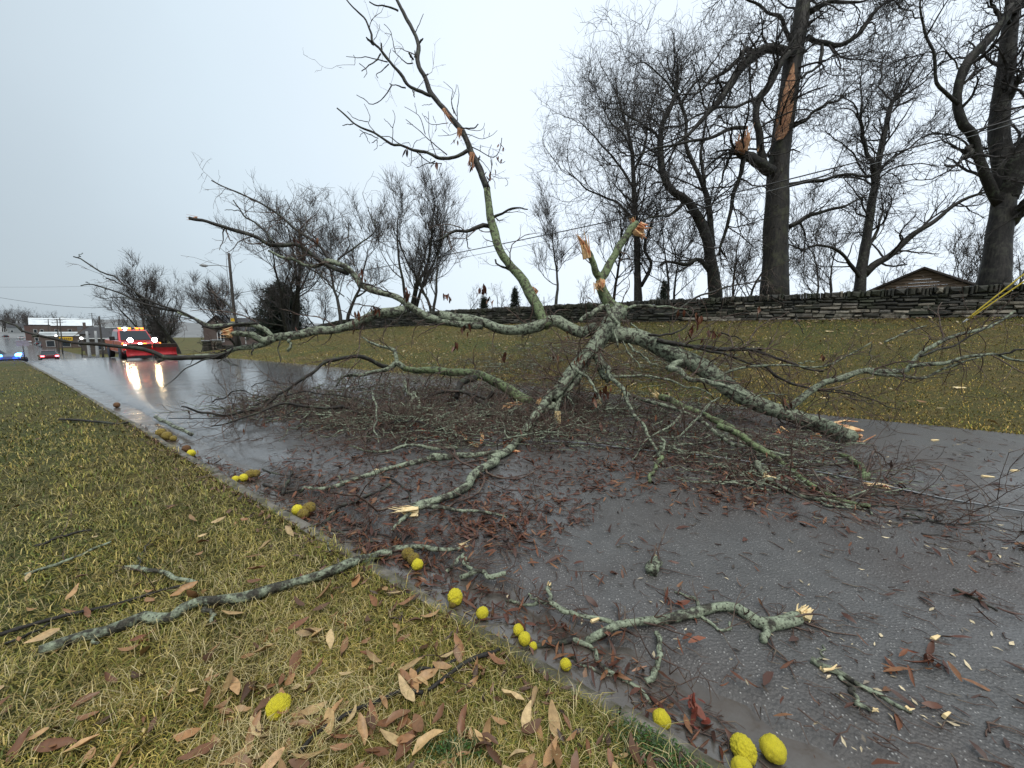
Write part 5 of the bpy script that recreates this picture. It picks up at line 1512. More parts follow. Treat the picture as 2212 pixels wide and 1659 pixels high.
for k in range(4):
    bm = bmesh.new()
    bmesh.ops.create_icosphere(bm, subdivisions=5 if k == 0 else 4, radius=1.0)
    for v_ in bm.verts:
        p = v_.co.copy()
        dist = mnoise.voronoi(p * 5.2 + Vector((k * 7.1, 3, 1)))[0]
        big = mnoise.noise(p * 1.1 + Vector((k * 3.3, 0, 0)))
        dimple = math.exp(-((p - Vector((.4, -.85, .35)).normalized()).length / .13) ** 2) * .16
        v_.co = p * (1 + .12 * (.55 - dist[0] * 1.6) + .10 * big - dimple)
    me = bpy.data.meshes.new('hedge_apple')
    bm.to_mesh(me); bm.free()
    for p_ in me.polygons: p_.use_smooth = True
    me.materials.append(APPLE)
    apple_mesh.append(me)
old_mesh = apple_mesh[1].copy(); old_mesh.materials.clear(); old_mesh.materials.append(APPLE_OLD)
brown_mesh = apple_mesh[2].copy(); brown_mesh.materials.clear(); brown_mesh.materials.append(APPLE_BROWN)
for u, v, r, me, lab in [
    (601, 1524, 25, apple_mesh[0], 'bright yellow hedge apple alone in the foreground lawn grass'),
    (1607, 1614, 26, apple_mesh[0], 'oval yellow hedge apple left of two in the foreground gutter'),
    (1670, 1611, 26, apple_mesh[3], 'yellow hedge apple with a dark rotten hollow in the foreground gutter'),
    (1604, 1656, 22, apple_mesh[1], 'yellow hedge apple cut off by the lower picture edge'),
    (1430, 1546, 19, apple_mesh[2], 'yellow hedge apple against the kerb beside red wet leaves'),
    (1222, 1428, 13, apple_mesh[1], 'yellow hedge apple under the twigs where stick meets kerb'),
    (1152, 1393, 9, apple_mesh[2], 'smallest yellow hedge apple half under the foreground stick'),
    (1133, 1372, 14, apple_mesh[3], 'yellow hedge apple in the middle of three by the kerb'),
    (1120, 1358, 13, apple_mesh[1], 'yellow hedge apple with a brown side behind its two neighbours'),
    (1042, 1318, 14, apple_mesh[2], 'yellow hedge apple in front of an upright red leaf in the gutter'),
    (983, 1283, 17, apple_mesh[0], 'round yellow hedge apple with a dark navel by the kerb'),
    (978, 1298, 9, old_mesh, 'dull yellow hedge apple tucked under the round one with a navel'),
    (902, 1214, 13, apple_mesh[3], 'front yellow hedge apple of three under the lawn branch end'),
    (893, 1203, 14, old_mesh, 'greenish hedge apple in the middle of three under the lawn branch end'),
    (881, 1193, 14, old_mesh, 'rear greenish hedge apple partly hidden by the lawn branch end'),
    (643, 1099, 13, apple_mesh[1], 'yellow hedge apple left in the heap of wet leaves mid-gutter'),
    (655, 1107, 12, old_mesh, 'ochre hedge apple lowest in the heap mid-gutter'),
    (668, 1094, 14, old_mesh, 'tan hedge apple right in the heap mid-gutter'),
    (540, 1020, 10, old_mesh, 'dull yellow hedge apple on top of the farther gutter pile'),
    (552, 1020, 9, old_mesh, 'ochre hedge apple right in the farther gutter pile'),
    (526, 1029, 9, apple_mesh[1], 'yellow hedge apple sunk in leaves left of the farther pile'),
    (508, 1031, 8, apple_mesh[3], 'half-buried yellow hedge apple nearest the lawn in the farther pile'),
    (402, 967, 9, brown_mesh, 'dark brown hedge apple lying in gutter water'),
    (413, 976, 8, apple_mesh[2], 'pale yellow hedge apple beside the dark brown one'),
    (347, 932, 10, old_mesh, 'dull yellow hedge apple rearmost of three far along the gutter'),
    (360, 939, 10, old_mesh, 'ochre hedge apple far along the gutter'),
    (374, 944, 7, old_mesh, 'small ochre hedge apple nearest in the far gutter pile'),
    (252, 873, 6, brown_mesh, 'farthest brown hedge apple alone in the wet gutter')]:
    t = tground(u, v + r * .9)
    R_ = r / FOC * t * .96
    p = at(u, v, t * .985)
    z = float(H(p[0], p[1]))
    o = bpy.data.objects.new('hedge_apple', me); COL.objects.link(o)
    o.location = (p[0], p[1], max(z + R_ * .62, min(p[2], z + R_ * .95)))
    o.scale = (R_ * 1.0, R_ * rng.uniform(.95, 1.05), R_ * rng.uniform(.92, 1.06))
    if me is not apple_mesh[0]:
        o.rotation_euler = rng.uniform(0, 6, 3)
    tag(o, lab, 'hedge apple', 'hedge apples on lawn and gutter')

# ================================================================== grass and leaf litter
def blades(P, hgt, wid, cols, lean=.9, n_seg=2):
    K = len(P)
    a = rng.uniform(0, 6.283, K)
    d = np.stack([np.cos(a), np.sin(a), np.zeros(K)], 1)
    side = np.stack([-np.sin(a), np.cos(a), np.zeros(K)], 1)
    h = hgt * rng.uniform(.45, 1.25, K)
    ln = rng.uniform(.25, 1.3, K) * lean
    w = wid * rng.uniform(.6, 1.3, K)
    p1 = P + d * (h * ln * .35)[:, None] + np.array([0, 0, 1.]) * (h * .62)[:, None]
    p2 = P + d * (h * ln * 1.05)[:, None] + np.array([0, 0, 1.]) * (h * np.clip(1.02 - .42 * ln, .3, 1))[:, None]
    V = np.stack([P - side * w[:, None] / 2, P + side * w[:, None] / 2, p1 + side * w[:, None] * .38, p1 - side * w[:, None] * .38, p2], 1)
    i = np.arange(K)[:, None] * 5
    Q = i + np.array([[0, 1, 2, 3]])
    T = i + np.array([[3, 2, 4]])
    return Geo().add(V.reshape(-1, 3), [Q, T], np.repeat(cols, 5, 0))


def polar_points(n, rmin, rmax, pw, a0, a1):
    u = rng.random(n)
    r = (rmin ** (1 - pw) + u * (rmax ** (1 - pw) - rmin ** (1 - pw))) ** (1 / (1 - pw))
    a = np.radians(rng.uniform(a0, a1, n))
    return np.stack([r * np.sin(a), r * np.cos(a)], 1)


PALL = np.array([(.115, .125, .026), (.165, .155, .036), (.23, .195, .055), (.34, .28, .11), (.46, .38, .18), (.095, .135, .022), (.17, .13, .046)])


def grass_cols(x, y):
    n = len(x)
    f = np.array([.5 + .5 * (wav(np.array([a]), np.array([b]), 1.1, 5.)[0]) for a, b in zip(x[:1], y[:1])])
    w = .5 + .5 * wav(x, y, .9, 5.)
    w2 = .5 + .5 * wav(x, y, 2.7, 2.)
    pr = np.stack([.6 + w, .9 + 0 * w, .9 + .5 * w2, .30 + .7 * (1 - w) * w2, .12 + .35 * w2 * (1 - w), .55 * w, .5 + .4 * (1 - w2)], 1)
    pr /= pr.sum(1, keepdims=True)
    k = (pr.cumsum(1) > rng.random(n)[:, None]).argmax(1)
    pat = .5 + .5 * wav(x, y, .55, 7.)
    tint = np.stack([.90 + .46 * pat, 1.02 + .14 * pat, .80 + .06 * pat], 1) * (.55 + .65 * (.5 + .5 * wav(x, y, 4.3, 1.))[:, None])
    return PALL[k] * tint * rng.uniform(.45, 1.45, (n, 1))


pp = polar_points(330000, .95, 30, 1.30, -62, 45)
s_, n_ = sn(pp[:, 0], pp[:, 1])
edge = KERB - .075 + .04 * np.sin(s_ * 6.3) + .03 * np.sin(s_ * 17) + .05 * np.maximum(0, np.sin(s_ * 1.7 + 1)) * (s_ > .5)
thin = .5 + .5 * wav(pp[:, 0], pp[:, 1], 6.1, 9.)
pp = pp[(n_ < edge) & (s_ < 34) & (rng.random(len(pp)) < .28 + .85 * thin)]
clump = pp + rng.normal(size=pp.shape) * .006
P = np.c_[clump, H(clump[:, 0], clump[:, 1]) + .018 * wav(clump[:, 0], clump[:, 1], 1.9, 1.) - .004]
r = np.hypot(P[:, 0], P[:, 1])
o = obj('grass', blades(P, .040 + .004 * np.minimum(r, 6), .0019 + .0011 * np.minimum(r, 9), grass_cols(P[:, 0], P[:, 1]), 1.45), GRASS)
o['kind'] = 'stuff'
pp2 = polar_points(42000, .95, 9, 1.2, -62, 45)
kk = (sn(pp2[:, 0], pp2[:, 1])[1] < KERB - .09) & (rng.random(len(pp2)) < .25 + .75 * (wav(pp2[:, 0], pp2[:, 1], 1.7, 6.) > .1))
pp2 = pp2[kk]
P = np.c_[pp2, H(pp2[:, 0], pp2[:, 1]) + .018 * wav(pp2[:, 0], pp2[:, 1], 1.9, 1.) + .006]
o = obj('dry_grass', blades(P, .075, .0021, np.array([(.48, .39, .19), (.40, .31, .13), (.34, .30, .10), (.55, .46, .25)])[rng.integers(0, 4, len(P))] * rng.uniform(.6, 1.2, (len(P), 1)), 1.7), GRASS)
o['kind'] = 'stuff'
# tufts overhanging the kerb
tu = []
for u, v in [(1320, 1500), (1180, 1420), (1030, 1350), (930, 1285), (800, 1205), (740, 1175), (690, 1130), (640, 1105), (1400, 1570), (560, 1060), (500, 1030), (840, 1230), (420, 985), (1120, 1395), (735, 1150), (725, 1190)]:
    c = onground(u - 26, v)
    k = rng.normal(size=(240, 3)) * [.08, .08, 0] + c
    k = k[sn(k[:, 0], k[:, 1])[1] < KERB - .045]
    k[:, 2] = zr(sn(k[:, 0], k[:, 1])[0]) + .08
    tu.append(k)
P = np.concatenate(tu)
o = obj('grass', blades(P, .085, .0035, grass_cols(P[:, 0], P[:, 1]) * 1.05, 1.2), GRASS)
o['kind'] = 'stuff'
# green clover at the lower edge, near the kerb
P = np.concatenate([onground(1420, 1630) + rng.normal(size=(2600, 3)) * [.085, .075, 0], onground(985, 1645) + rng.normal(size=(700, 3)) * [.07, .03, 0], onground(1500, 1655) + rng.normal(size=(900, 3)) * [.06, .05, 0]])
P = P[sn(P[:, 0], P[:, 1])[1] < KERB - .06]
P[:, 2] = .105 + rng.uniform(0, .035, len(P))
g = leaves_at(P, .014, .004, [(.030, .085, .014), (.045, .12, .02), (.022, .065, .012)], tilt=.5)
o = obj('clover', g, LEAF); o['kind'] = 'stuff'

# short turf of the bank
pp = np.stack(xy(rng.uniform(-9, 40, 150000) ** 1.0, EDGE - .05 + 12.0 * rng.random(150000) ** 1.35), 1)
s_, n_ = sn(pp[:, 0], pp[:, 1])
f = pp[:, 1] * CP
keep = (np.abs(pp[:, 0]) < f * 1.4 + 1) & (f > 1) & (n_ < 20.7) & (rng.random(len(pp)) < np.clip(11 / np.maximum(f, 1), .2, 1)) & (n_ > EDGE - .10 + .10 * np.sin(s_ * 5.1) * np.sin(s_ * 2.3))
pp = pp[keep]
P = np.c_[pp, H(pp[:, 0], pp[:, 1]) - .006]
o = obj('grass', blades(P, .055, .012, grass_cols(P[:, 0] * .4, P[:, 1] * .4) * [1.35, 1.2, 1.0], 1.3), GRASS)
o['kind'] = 'stuff'
# pale leaf scraps on the bank
pp = np.stack(xy(rng.normal(12, 9, 4200), rng.uniform(EDGE + .2, 20.4, 4200)), 1)
P = np.c_[pp, H(pp[:, 0], pp[:, 1]) + .06]
o = obj('leaf_scraps', leaves_at(P, .10, .035, [(.42, .33, .17), (.30, .19, .08), (.22, .12, .05), (.50, .42, .25)], tilt=.4), LEAF)
tag(o, kind='stuff')
pp = np.stack(xy(rng.uniform(-9, 14, 1500), 20.6 - np.abs(rng.normal(0, 1.1, 1500))), 1)
P = np.c_[pp, H(pp[:, 0], pp[:, 1]) + .035]
o = obj('leaf_scraps', leaves_at(P, .11, .03, [(.07, .03, .014), (.10, .045, .02), (.05, .025, .014)], tilt=.4), LEAF)
tag(o, kind='stuff')

# fallen leaves on the lawn: the nearest one by one
LC = {'tan': [(.36, .20, .085), (.30, .155, .065), (.40, .24, .11)], 'russet': [(.21, .095, .042), (.17, .072, .032), (.26, .13, .06)], 'brown': [(.12, .06, .03), (.09, .042, .02)], 'cream': [(.50, .36, .18), (.44, .29, .13)]}
lm = {}
for cname, cc in LC.items():
    lm[cname] = []
    for k in range(5):
        V, F = leaf_tpl(1, rng.uniform(.30, .44), rng.uniform(-.7, 1.7), rng.uniform(-.2, .8), 7)
        me = Geo().add(V, F, np.tile(np.array(cc[k % len(cc)]), (len(V), 1))).mesh('fallen_leaf', LEAF)
        lm[cname].append(me)
pp = polar_points(4600, 1.0, 9, 1.15, -60, 40)
s_, n_ = sn(pp[:, 0], pp[:, 1])
dens = np.clip(1.2 - (np.hypot(pp[:, 0] - .2, pp[:, 1] - 1.6) / 4.2), .12, 1) * (.45 + .55 * (.5 + .5 * wav(pp[:, 0], pp[:, 1], 2.2, 3.)) * 1.5)
pp = pp[(n_ < KERB - .16) & (rng.random(len(pp)) < dens * .8)]
order = np.argsort(np.hypot(pp[:, 0], pp[:, 1]))
pp = pp[order]
LABELS = {'tan': 'dry tan oak leaf lying loose on the lawn', 'russet': 'reddish brown oak leaf lying loose on the lawn', 'brown': 'dark brown oak leaf lying loose on the lawn', 'cream': 'pale cream oak leaf lying loose on the lawn'}
keep = np.concatenate([np.arange(0, min(len(pp), 1160), 5)])
near = pp[keep]; rest = pp[np.setdiff1d(np.arange(len(pp)), keep)][3::3]
for x, y in near:
    c = rng.choice(['tan', 'russet', 'brown', 'cream'], p=[.40, .27, .22, .11])
    o = bpy.data.objects.new('fallen_leaf', lm[c][rng.integers(0, 5)]); COL.objects.link(o)
    L = rng.uniform(.038, .076)
    o.location = (x, y, float(H(x, y)) + .018 + .018 * float(wav(x, y, 1.9, 1.)) + rng.uniform(0, .016))
    o.rotation_euler = (rng.normal() * .5, rng.normal() * .35, rng.uniform(0, 6.283))
    o.scale = (L, L, L)
    s1, n1 = sn(x, y)
    size = 'large' if L > .057 else 'small'
    fx, fy = x / (y * CP + .25), y
    where = ('beside the kerb' if n1 > KERB - .38 else 'along the longest fallen branch' if abs(fx + .55) < .4 and 1.9 < fy < 2.7 else 'round the lone yellow fruit' if math.hypot(x + .85, y - 1.35) < .42 else
             'near the left picture edge' if fx < -.85 else 'around the slim forked stick' if abs(x) < .42 and y < 2.0 else 'at the bottom of the lawn' if y < 1.25 else 'on open lawn beyond the longest branch' if y > 2.5 else 'in the middle of the foreground lawn')
    words_ = {'tan': 'dry tan', 'russet': 'reddish brown', 'brown': 'dark brown', 'cream': 'pale cream'}[c]
    lab = size + ' ' + words_ + ' oak leaf lying loose ' + where
    tag(o, lab, 'leaf', size + ' ' + c + ' leaves ' + where)
P = np.c_[rest, H(rest[:, 0], rest[:, 1]) + .045]
allc = [c for v_ in LC.values() for c in v_]
o = obj('leaf_litter', leaves_at(P, .095, .02, allc, tilt=.35, tpl=TPL), LEAF); tag(o, kind='stuff')

# leaves on the road: a red-brown carpet round the tree, thinning out
TPLN = [leaf_tpl(1, rng.uniform(.16, .30), rng.uniform(-.9, 1.8), rng.uniform(-.3, 1.0), 4) for _ in range(12)]
WETC = [(.075, .022, .011), (.10, .032, .014), (.055, .018, .010), (.14, .050, .020), (.19, .085, .035), (.045, .018, .012)]
reg1 = np.array([(560, 1000), (700, 930), (900, 880), (1250, 850), (1700, 900), (1900, 1000), (2000, 1090), (1500, 1060), (1300, 1010), (1300, 1130), (1150, 1170), (1000, 1190), (840, 1160), (700, 1120)], float)
reg2 = np.array([(760, 1200), (560, 1010), (700, 1000), (900, 1080), (1150, 1110), (1200, 1180), (1050, 1230), (930, 1240)], float)
reg3 = np.array([(1400, 1000), (1700, 950), (2212, 950), (2212, 1250), (1750, 1120), (1500, 1080)], float)
reg4 = np.array([(1000, 1250), (1200, 1180), (1700, 1100), (2212, 1200), (2212, 1659), (1800, 1659), (1500, 1480)], float)
reg5 = np.array([(900, 1270), (840, 1180), (1000, 1180), (1150, 1290), (1290, 1360), (1420, 1440), (1560, 1560), (1620, 1659), (1480, 1600), (1250, 1440), (1060, 1350)], float)
reg6 = np.array([(420, 985), (600, 1040), (760, 1150), (860, 1210), (830, 1225), (700, 1150), (600, 1090), (450, 1010)], float)
reg7 = np.array([(1250, 960), (1500, 985), (1800, 1060), (1930, 1130), (1600, 1100), (1280, 1070)], float)
Pw = []
for rg, n in ((reg1, 4200), (reg2, 1100), (reg7, 1700), (reg3, 800), (reg4, 200), (reg5, 800), (reg6, 900)):
    q = region(rg, n)
    cl = .5 + .5 * wav(q[:, 0], q[:, 1], 3.3, 4.)
    q[:, :2] += rng.normal(size=(len(q), 2)) * (.05 if rg is reg6 or rg is reg5 else .22)
    q = q[(sn(q[:, 0], q[:, 1])[1] > KERB + .03)]; cl = .5 + .5 * wav(q[:, 0], q[:, 1], 3.3, 4.)
    q[:, 2] = H(q[:, 0], q[:, 1])
    q = q[rng.random(len(q)) < .06 + 1.55 * cl ** 1.7]
    q[:, 2] += rng.uniform(.006, .03, len(q)) * (1 if rg is not reg6 else 1.6)
    Pw.append(q)
q = np.concatenate(Pw)
o = obj('leaf_litter', leaves_at(q, .078, .022, WETC, tilt=.30, tpl=TPLN), LEAF); tag(o, kind='stuff')
q = region(reg1, 1500); q[:, 2] += .012
o = obj('leaf_litter', leaves_at(q + 0, .095, .03, WETC[:3], tilt=.35, tpl=TPLN), LEAF); tag(o, kind='stuff')
sk = rng.uniform(-.6, 9, 2200); nk = KERB - .05 + np.abs(rng.normal(0, .10, 2200)) * np.where(rng.random(2200) < .5, -1.3, 1)
kx, ky = xy(sk, nk)
P = np.c_[kx, ky, H(kx, ky) + .012 + .02 * (nk < KERB - .1)]
o = obj('leaf_scraps', leaves_at(P, .04, .016, [(.10, .05, .025), (.06, .03, .016), (.17, .09, .045), (.035, .02, .012)], tilt=.5), LEAF); tag(o, kind='stuff')
# striking leaves singled out
for lab, u, v, n, cs in [('bunch of wet crimson leaves beside the kerb', 1497, 1552, 11, [(.16, .03, .018), (.11, .022, .014), (.22, .07, .045)]), ('pair of orange-brown leaves on asphalt below the crooked branch', 1478, 1390, 3, [(.20, .06, .025), (.24, .085, .035)]), ('clump of red-brown leaves left of the crooked branch', 1452, 1305, 7, [(.20, .05, .02), (.14, .04, .018)]), ('large ginger leaf standing on the lawn above the lone fruit', 735, 1350, 4, [(.42, .20, .08), (.36, .17, .07)]),
                         ('dark wet bundle of leaves hanging in the lawn near the far gutter', 333, 1005, 5, [(.05, .018, .012)]), ('russet leaf spray on the foreground lawn below the branch', 312, 1400, 4, [(.30, .12, .06), (.2, .07, .035)]), ('dark leaf clump with twigs on the right asphalt', 2100, 1300, 8, WETC[:3]), ('flat rust-coloured leaf clump near the right picture edge', 2002, 1450, 7, [(.20, .06, .03), (.12, .04, .02)]),
                         ('peach leaf fan lying in the gutter under the tangled twig', 1378, 1438, 4, [(.36, .20, .12), (.28, .14, .08)]), ('leaf pile at the foot of the lone yellow fruit', 618, 1572, 6, [(.36, .19, .085), (.24, .11, .05)]), ('pink-brown leaf spray beside the lawn branch middle', 668, 1262, 6, [(.16, .06, .045), (.11, .04, .03)])]:
    c = onground(u, v, .02)
    P = c + rng.normal(size=(n, 3)) * [.03, .03, .008]
    P[:, 2] = np.maximum(P[:, 2], c[2])
    o = obj_at('leaf_clump', leaves_at(P, .078, .02, cs, tilt=.5, tpl=TPLN + TPL), LEAF, c)
    tag(o, lab, 'leaves', 'leaf clumps')
# twig scraps on the road
Pt = []
for rg, n in ((reg4, 190), (reg3, 300), (reg1, 1500), (reg2, 500), (reg5, 200), (reg6, 320)):
    Pt.append(region(rg, n))
q = np.concatenate(Pt); K = len(q)
yaw = np.where(rng.random(K) < .6, rng.normal(-.55, .5, K), rng.uniform(0, 6.28, K))
L = rng.uniform(.03, .17, K) * rng.uniform(.5, 1.2, K)
T4 = np.stack([q + np.stack([np.cos(yaw), np.sin(yaw), 0 * yaw], 1) * (L * f)[:, None] + rng.normal(size=(K, 3)) * [.011, .011, .0] for f in (0, .33, .66, 1.)], 1)
T4[:, :, 2] = H(T4[:, :, 0], T4[:, :, 1]) + .007 + rng.uniform(0, .006, (K, 1))
o = obj('twig_litter', Geo().add(*tubes(T4, rng.uniform(.0016, .0042, K)[:, None] * np.array([[1, .9, .75, .5]]), 4)), TWIG); tag(o, kind='stuff')
q = region(reg4, 130); q[:, 2] += .006
o = obj('leaf_scraps', leaves_at(q, .028, .012, [(.6, .5, .32), (.45, .38, .25), (.2, .17, .13), (.06, .05, .04)], tilt=.2), LEAF); tag(o, kind='stuff')
q = region(reg3, 240); q[:, 2] += .006
o = obj('leaf_scraps', leaves_at(q, .04, .015, [(.6, .5, .32), (.5, .42, .28)], tilt=.2), LEAF); tag(o, kind='stuff')

# ================================================================== vehicles
ANG = math.atan2(-RY, -RX)                    # local +x points along the road towards the camera
RED = simple('truck_red_paint', (.55, .035, .04), .25, var=.12)
RED.node_tree.nodes['Principled BSDF'].inputs['Coat Weight'].default_value = .6
DARKRED = simple('plow_red_paint', (.55, .02, .025), .35, var=.2)
BLACK = simple('black_rubber', (.014, .014, .014), .65)
GLASS = simple('dark_glass', (.02, .025, .03), .08, var=.05)
CHROME = simple('chrome', (.5, .5, .5), .2, .9, var=.1)
STEEL = simple('dark_steel', (.06, .055, .05), .5, .5)
RUBBERB = simple('brown_rubber_flap', (.045, .030, .022), .7)
HEAD = simple('headlight_lens', (1, .95, .85), .3, emit=(1.0, .74, .42), es=75)
AMBER = simple('amber_light', (1, .45, .05), .3, emit=(1.0, .17, .012), es=3.2)
WHITEL = simple('white_light', (1, 1, 1), .3, emit=(.9, .95, 1.0), es=30)
TAIL = simple('tail_light', (.8, .02, .02), .3, emit=(1.0, .08, .10), es=9)
BLUEL = simple('blue_light', (.05, .1, 1), .3, emit=(.02, .12, 1.0), es=28)
CYANL = simple('pale_blue_light', (.3, .7, 1), .3, emit=(.15, .55, 1.0), es=24)


def extrude_profile(pts, y0, y1, top_in=0., z_in=1e9):
    """side profile (x,z) swept across the width; points above z_in are pulled inwards by top_in"""
    n = len(pts)
    V = []
    for sg, y in ((-1, y0), (1, y1)):
        for x, z in pts:
            V.append((x, y - sg * (top_in if z > z_in else 0), z))
    i = np.arange(n); j = (i + 1) % n
    Q = np.stack([i, j, j + n, i + n], 1)
    return np.array(V), [Q, np.array([list(range(n))[::-1]]), np.array([list(range(n, 2 * n))])]


def lathe_y(prof, x, z, n=20):
    """rings around the y axis: prof = [(radius, y)...]"""
    a = np.arange(n) * 2 * math.pi / n
    V = np.array([(x + r * math.cos(t), y, z + r * math.sin(t)) for r, y in prof for t in a])
    m_ = len(prof)
    i = np.arange(m_ - 1)[:, None] * n + np.arange(n)[None]
    j = np.arange(m_ - 1)[:, None] * n + (np.arange(n)[None] + 1) % n
    F = np.stack([i, j, j + n, i + n], -1).reshape(-1, 4)
    return V, [F, np.array([list(range(n))[::-1]]), np.array([list(range((m_ - 1) * n, m_ * n))])]


def lp(name, VF, mat, parent, smooth=False, bevel=0.):
    g = Geo()
    for V, F in (VF if isinstance(VF, list) else [VF]):
        g.add(V, F)
    o = obj(name, g, mat, parent, smooth=smooth, local=True)
    if bevel:
        b = o.modifiers.new('edge', 'BEVEL'); b.width = bevel; b.segments = 2; b.limit_method = 'ANGLE'
    return o


def wheel(parent, x, y, z, r, w):
    o = lp('wheel', lathe_y([(r * .6, y - w / 2), (r * .93, y - w / 2), (r, y - w * .35), (r, y + w * .35), (r * .93, y + w / 2), (r * .6, y + w / 2)], x, z), BLACK, parent, True)
    lp('rim', lathe_y([(r * .55, y - w * .52), (r * .58, y - w * .4), (r * .58, y + w * .4), (r * .55, y + w * .52)], x, z), CHROME, o)


s_t, n_t = 35.3, 5.9
px, py = xy(s_t, n_t)
tk = thing('pickup_truck', 'red pickup truck with snow plow and flashing amber lights facing down the wet road', 'truck', (px, py, float(zr(s_t)) + .03), ANG)
tk.rotation_euler = (0, math.atan(.012), ANG)
tk.scale = (.95, .90, .97)
body = [(2.62, .55), (2.70, .72), (2.70, 1.02), (2.60, 1.14), (1.25, 1.24), (-3.0, 1.24), (-3.08, 1.15), (-3.08, .62), (-2.4, .50), (2.0, .48)]
lp('body', extrude_profile(body, -.98, .98), RED, tk, False, .05)
cab = [(1.25, 1.20), (.48, 1.86), (.30, 1.92), (-1.05, 1.93), (-1.22, 1.86), (-1.32, 1.20)]
lp('cab', extrude_profile(cab, -.90, .90, .15, 1.5), RED, tk, False, .05)
lp('windshield', [(np.array([(1.22, -.80, 1.255), (1.22, .80, 1.255), (.55, .68, 1.84), (.55, -.68, 1.84)]) + np.array([.012, 0, .012]), np.array([[0, 1, 2, 3]]))], GLASS, tk)
for sg in (-1, 1):
    lp('side_window', (np.array([(.95, sg * .905, 1.27), (.45, sg * .80, 1.80), (-1.05, sg * .80, 1.80), (-1.12, sg * .905, 1.27)]), np.array([[0, 1, 2, 3]])), GLASS, tk)
    o = lp('mirror', cbox(.82, 1.0, sg * 1.16 - .13, sg * 1.16 + .13, 1.24, 1.50, .03), BLACK, tk)
    lp('mirror_arm', box(.86, .92, min(sg * .9, sg * 1.1), max(sg * .9, sg * 1.1), 1.28, 1.32), BLACK, o)
    for x in (1.75, -1.95):
        lp('wheel_arch', lathe_y([(.50, sg * .985 - .02), (.50, sg * .985 + .01)], x, .45), BLACK, tk, True)
        wheel(tk, x, sg * .86, .40, .40, .27)
    lp('door_seam', box(-.02, 0, min(sg * .975, sg * .988), max(sg * .975, sg * .988), .62, 1.2), BLACK, tk)
    lp('door_handle', box(-.35, -.15, min(sg * .98, sg * 1.0), max(sg * .98, sg * 1.0), 1.04, 1.08), CHROME, tk)
    # headlights of the truck and plow lamps on posts
    o = lp('plow_light', lathe_y([(.05, -.04), (.15, -.03), (.16, .05), (.15, .07)], 0, 0, 16), STEEL, tk, True)
    o.rotation_euler = (0, 0, -math.pi / 2); o.location = (2.86, sg * .62, 1.30)
    h = lp('lens', lathe_y([(.135, .075), (.11, .10), (.03, .11)], 0, 0, 16), HEAD, o, True)
    lp('light_post', box(2.80, 2.86, sg * .62 - .025, sg * .62 + .025, .8, 1.22), STEEL, tk)
    lp('headlight', box(2.695, 2.712, min(sg * .60, sg * .92), max(sg * .60, sg * .92), .84, 1.00), HEAD, tk)
    lp('turn_signal', box(2.60, 2.64, min(sg * .90, sg * .99), max(sg * .90, sg * .99), 1.02, 1.12), AMBER, tk)
lp('grille', [box(2.70, 2.73, -.55, .55, .78 + i * .06, .81 + i * .06) for i in range(5)], CHROME, tk)
lp('bumper', cbox(2.66, 2.86, -.97, .97, .46, .66, .03), BLACK, tk)
lp('hood_scoop', cbox(1.9, 2.4, -.3, .3, 1.17, 1.23, .02), RED, tk)
bar = lp('light_bar', cbox(-.15, .20, -.72, .72, 1.95, 2.02, .02), BLACK, tk)
for y0, m_ in ((-.66, AMBER), (-.42, WHITEL), (.22, AMBER), (.48, AMBER), (-.20, AMBER)):
    lp('beacon', cbox(-.10, .22, y0, y0 + .17, 1.955, 2.06, .02), m_, bar)
lp('grille_strobe', cbox(2.74, 2.78, -.20, -.02, 1.02, 1.10, .01), WHITEL, tk)
lp('grille_beacon', cbox(2.74, 2.78, .05, .22, 1.02, 1.10, .01), AMBER, tk)
PY = .30                                       # the plow is swung to its left
for sg in (-1, 1):
    rows = []
    for i in range(7):
        u = i / 6
        z = .30 + u * .62
        bow = .16 * math.sin(u * math.pi) - .10 * u
        for y in (0.02, .45, .9, 1.28):
            rows.append((3.55 - bow + .10 * y / 1.28, sg * y + PY, z))
        for y in (1.28, .9, .45, .02):
            rows.append((3.50 - bow + .10 * y / 1.28, sg * y + PY, z))
    i = np.arange(6)[:, None] * 8 + np.arange(8)[None]; j = np.arange(6)[:, None] * 8 + (np.arange(8)[None] + 1) % 8
    F = np.stack([i, j, j + 8, i + 8], -1).reshape(-1, 4)
    p_ = lp('plow_blade', (np.array(rows), [F, np.array([[7, 6, 5, 4, 3, 2, 1, 0], list(range(48, 56))])]), DARKRED, tk, True)
    lp('cutting_edge', box(3.57, 3.62, min(sg * .03, sg * 1.28) + PY, max(sg * .03, sg * 1.28) + PY, .20, .36), BLACK, p_)
    lp('rubber_flap', (np.array([(3.62, sg * .02, .84), (3.72, sg * 1.28, .84), (3.80, sg * 1.28, 1.06), (3.70, sg * .02, 1.06), (3.58, sg * .02, .84), (3.68, sg * 1.28, .84), (3.77, sg * 1.28, 1.08), (3.67, sg * .02, 1.08)]) + [0, PY, 0], np.array([[0, 1, 2, 3], [7, 6, 5, 4], [3, 2, 6, 7], [0, 3, 7, 4], [1, 5, 6, 2]])), RUBBERB, p_)
    lp('brace', box(2.8, 3.5, sg * .45 - .04, sg * .45 + .04, .42, .52), STEEL, tk)


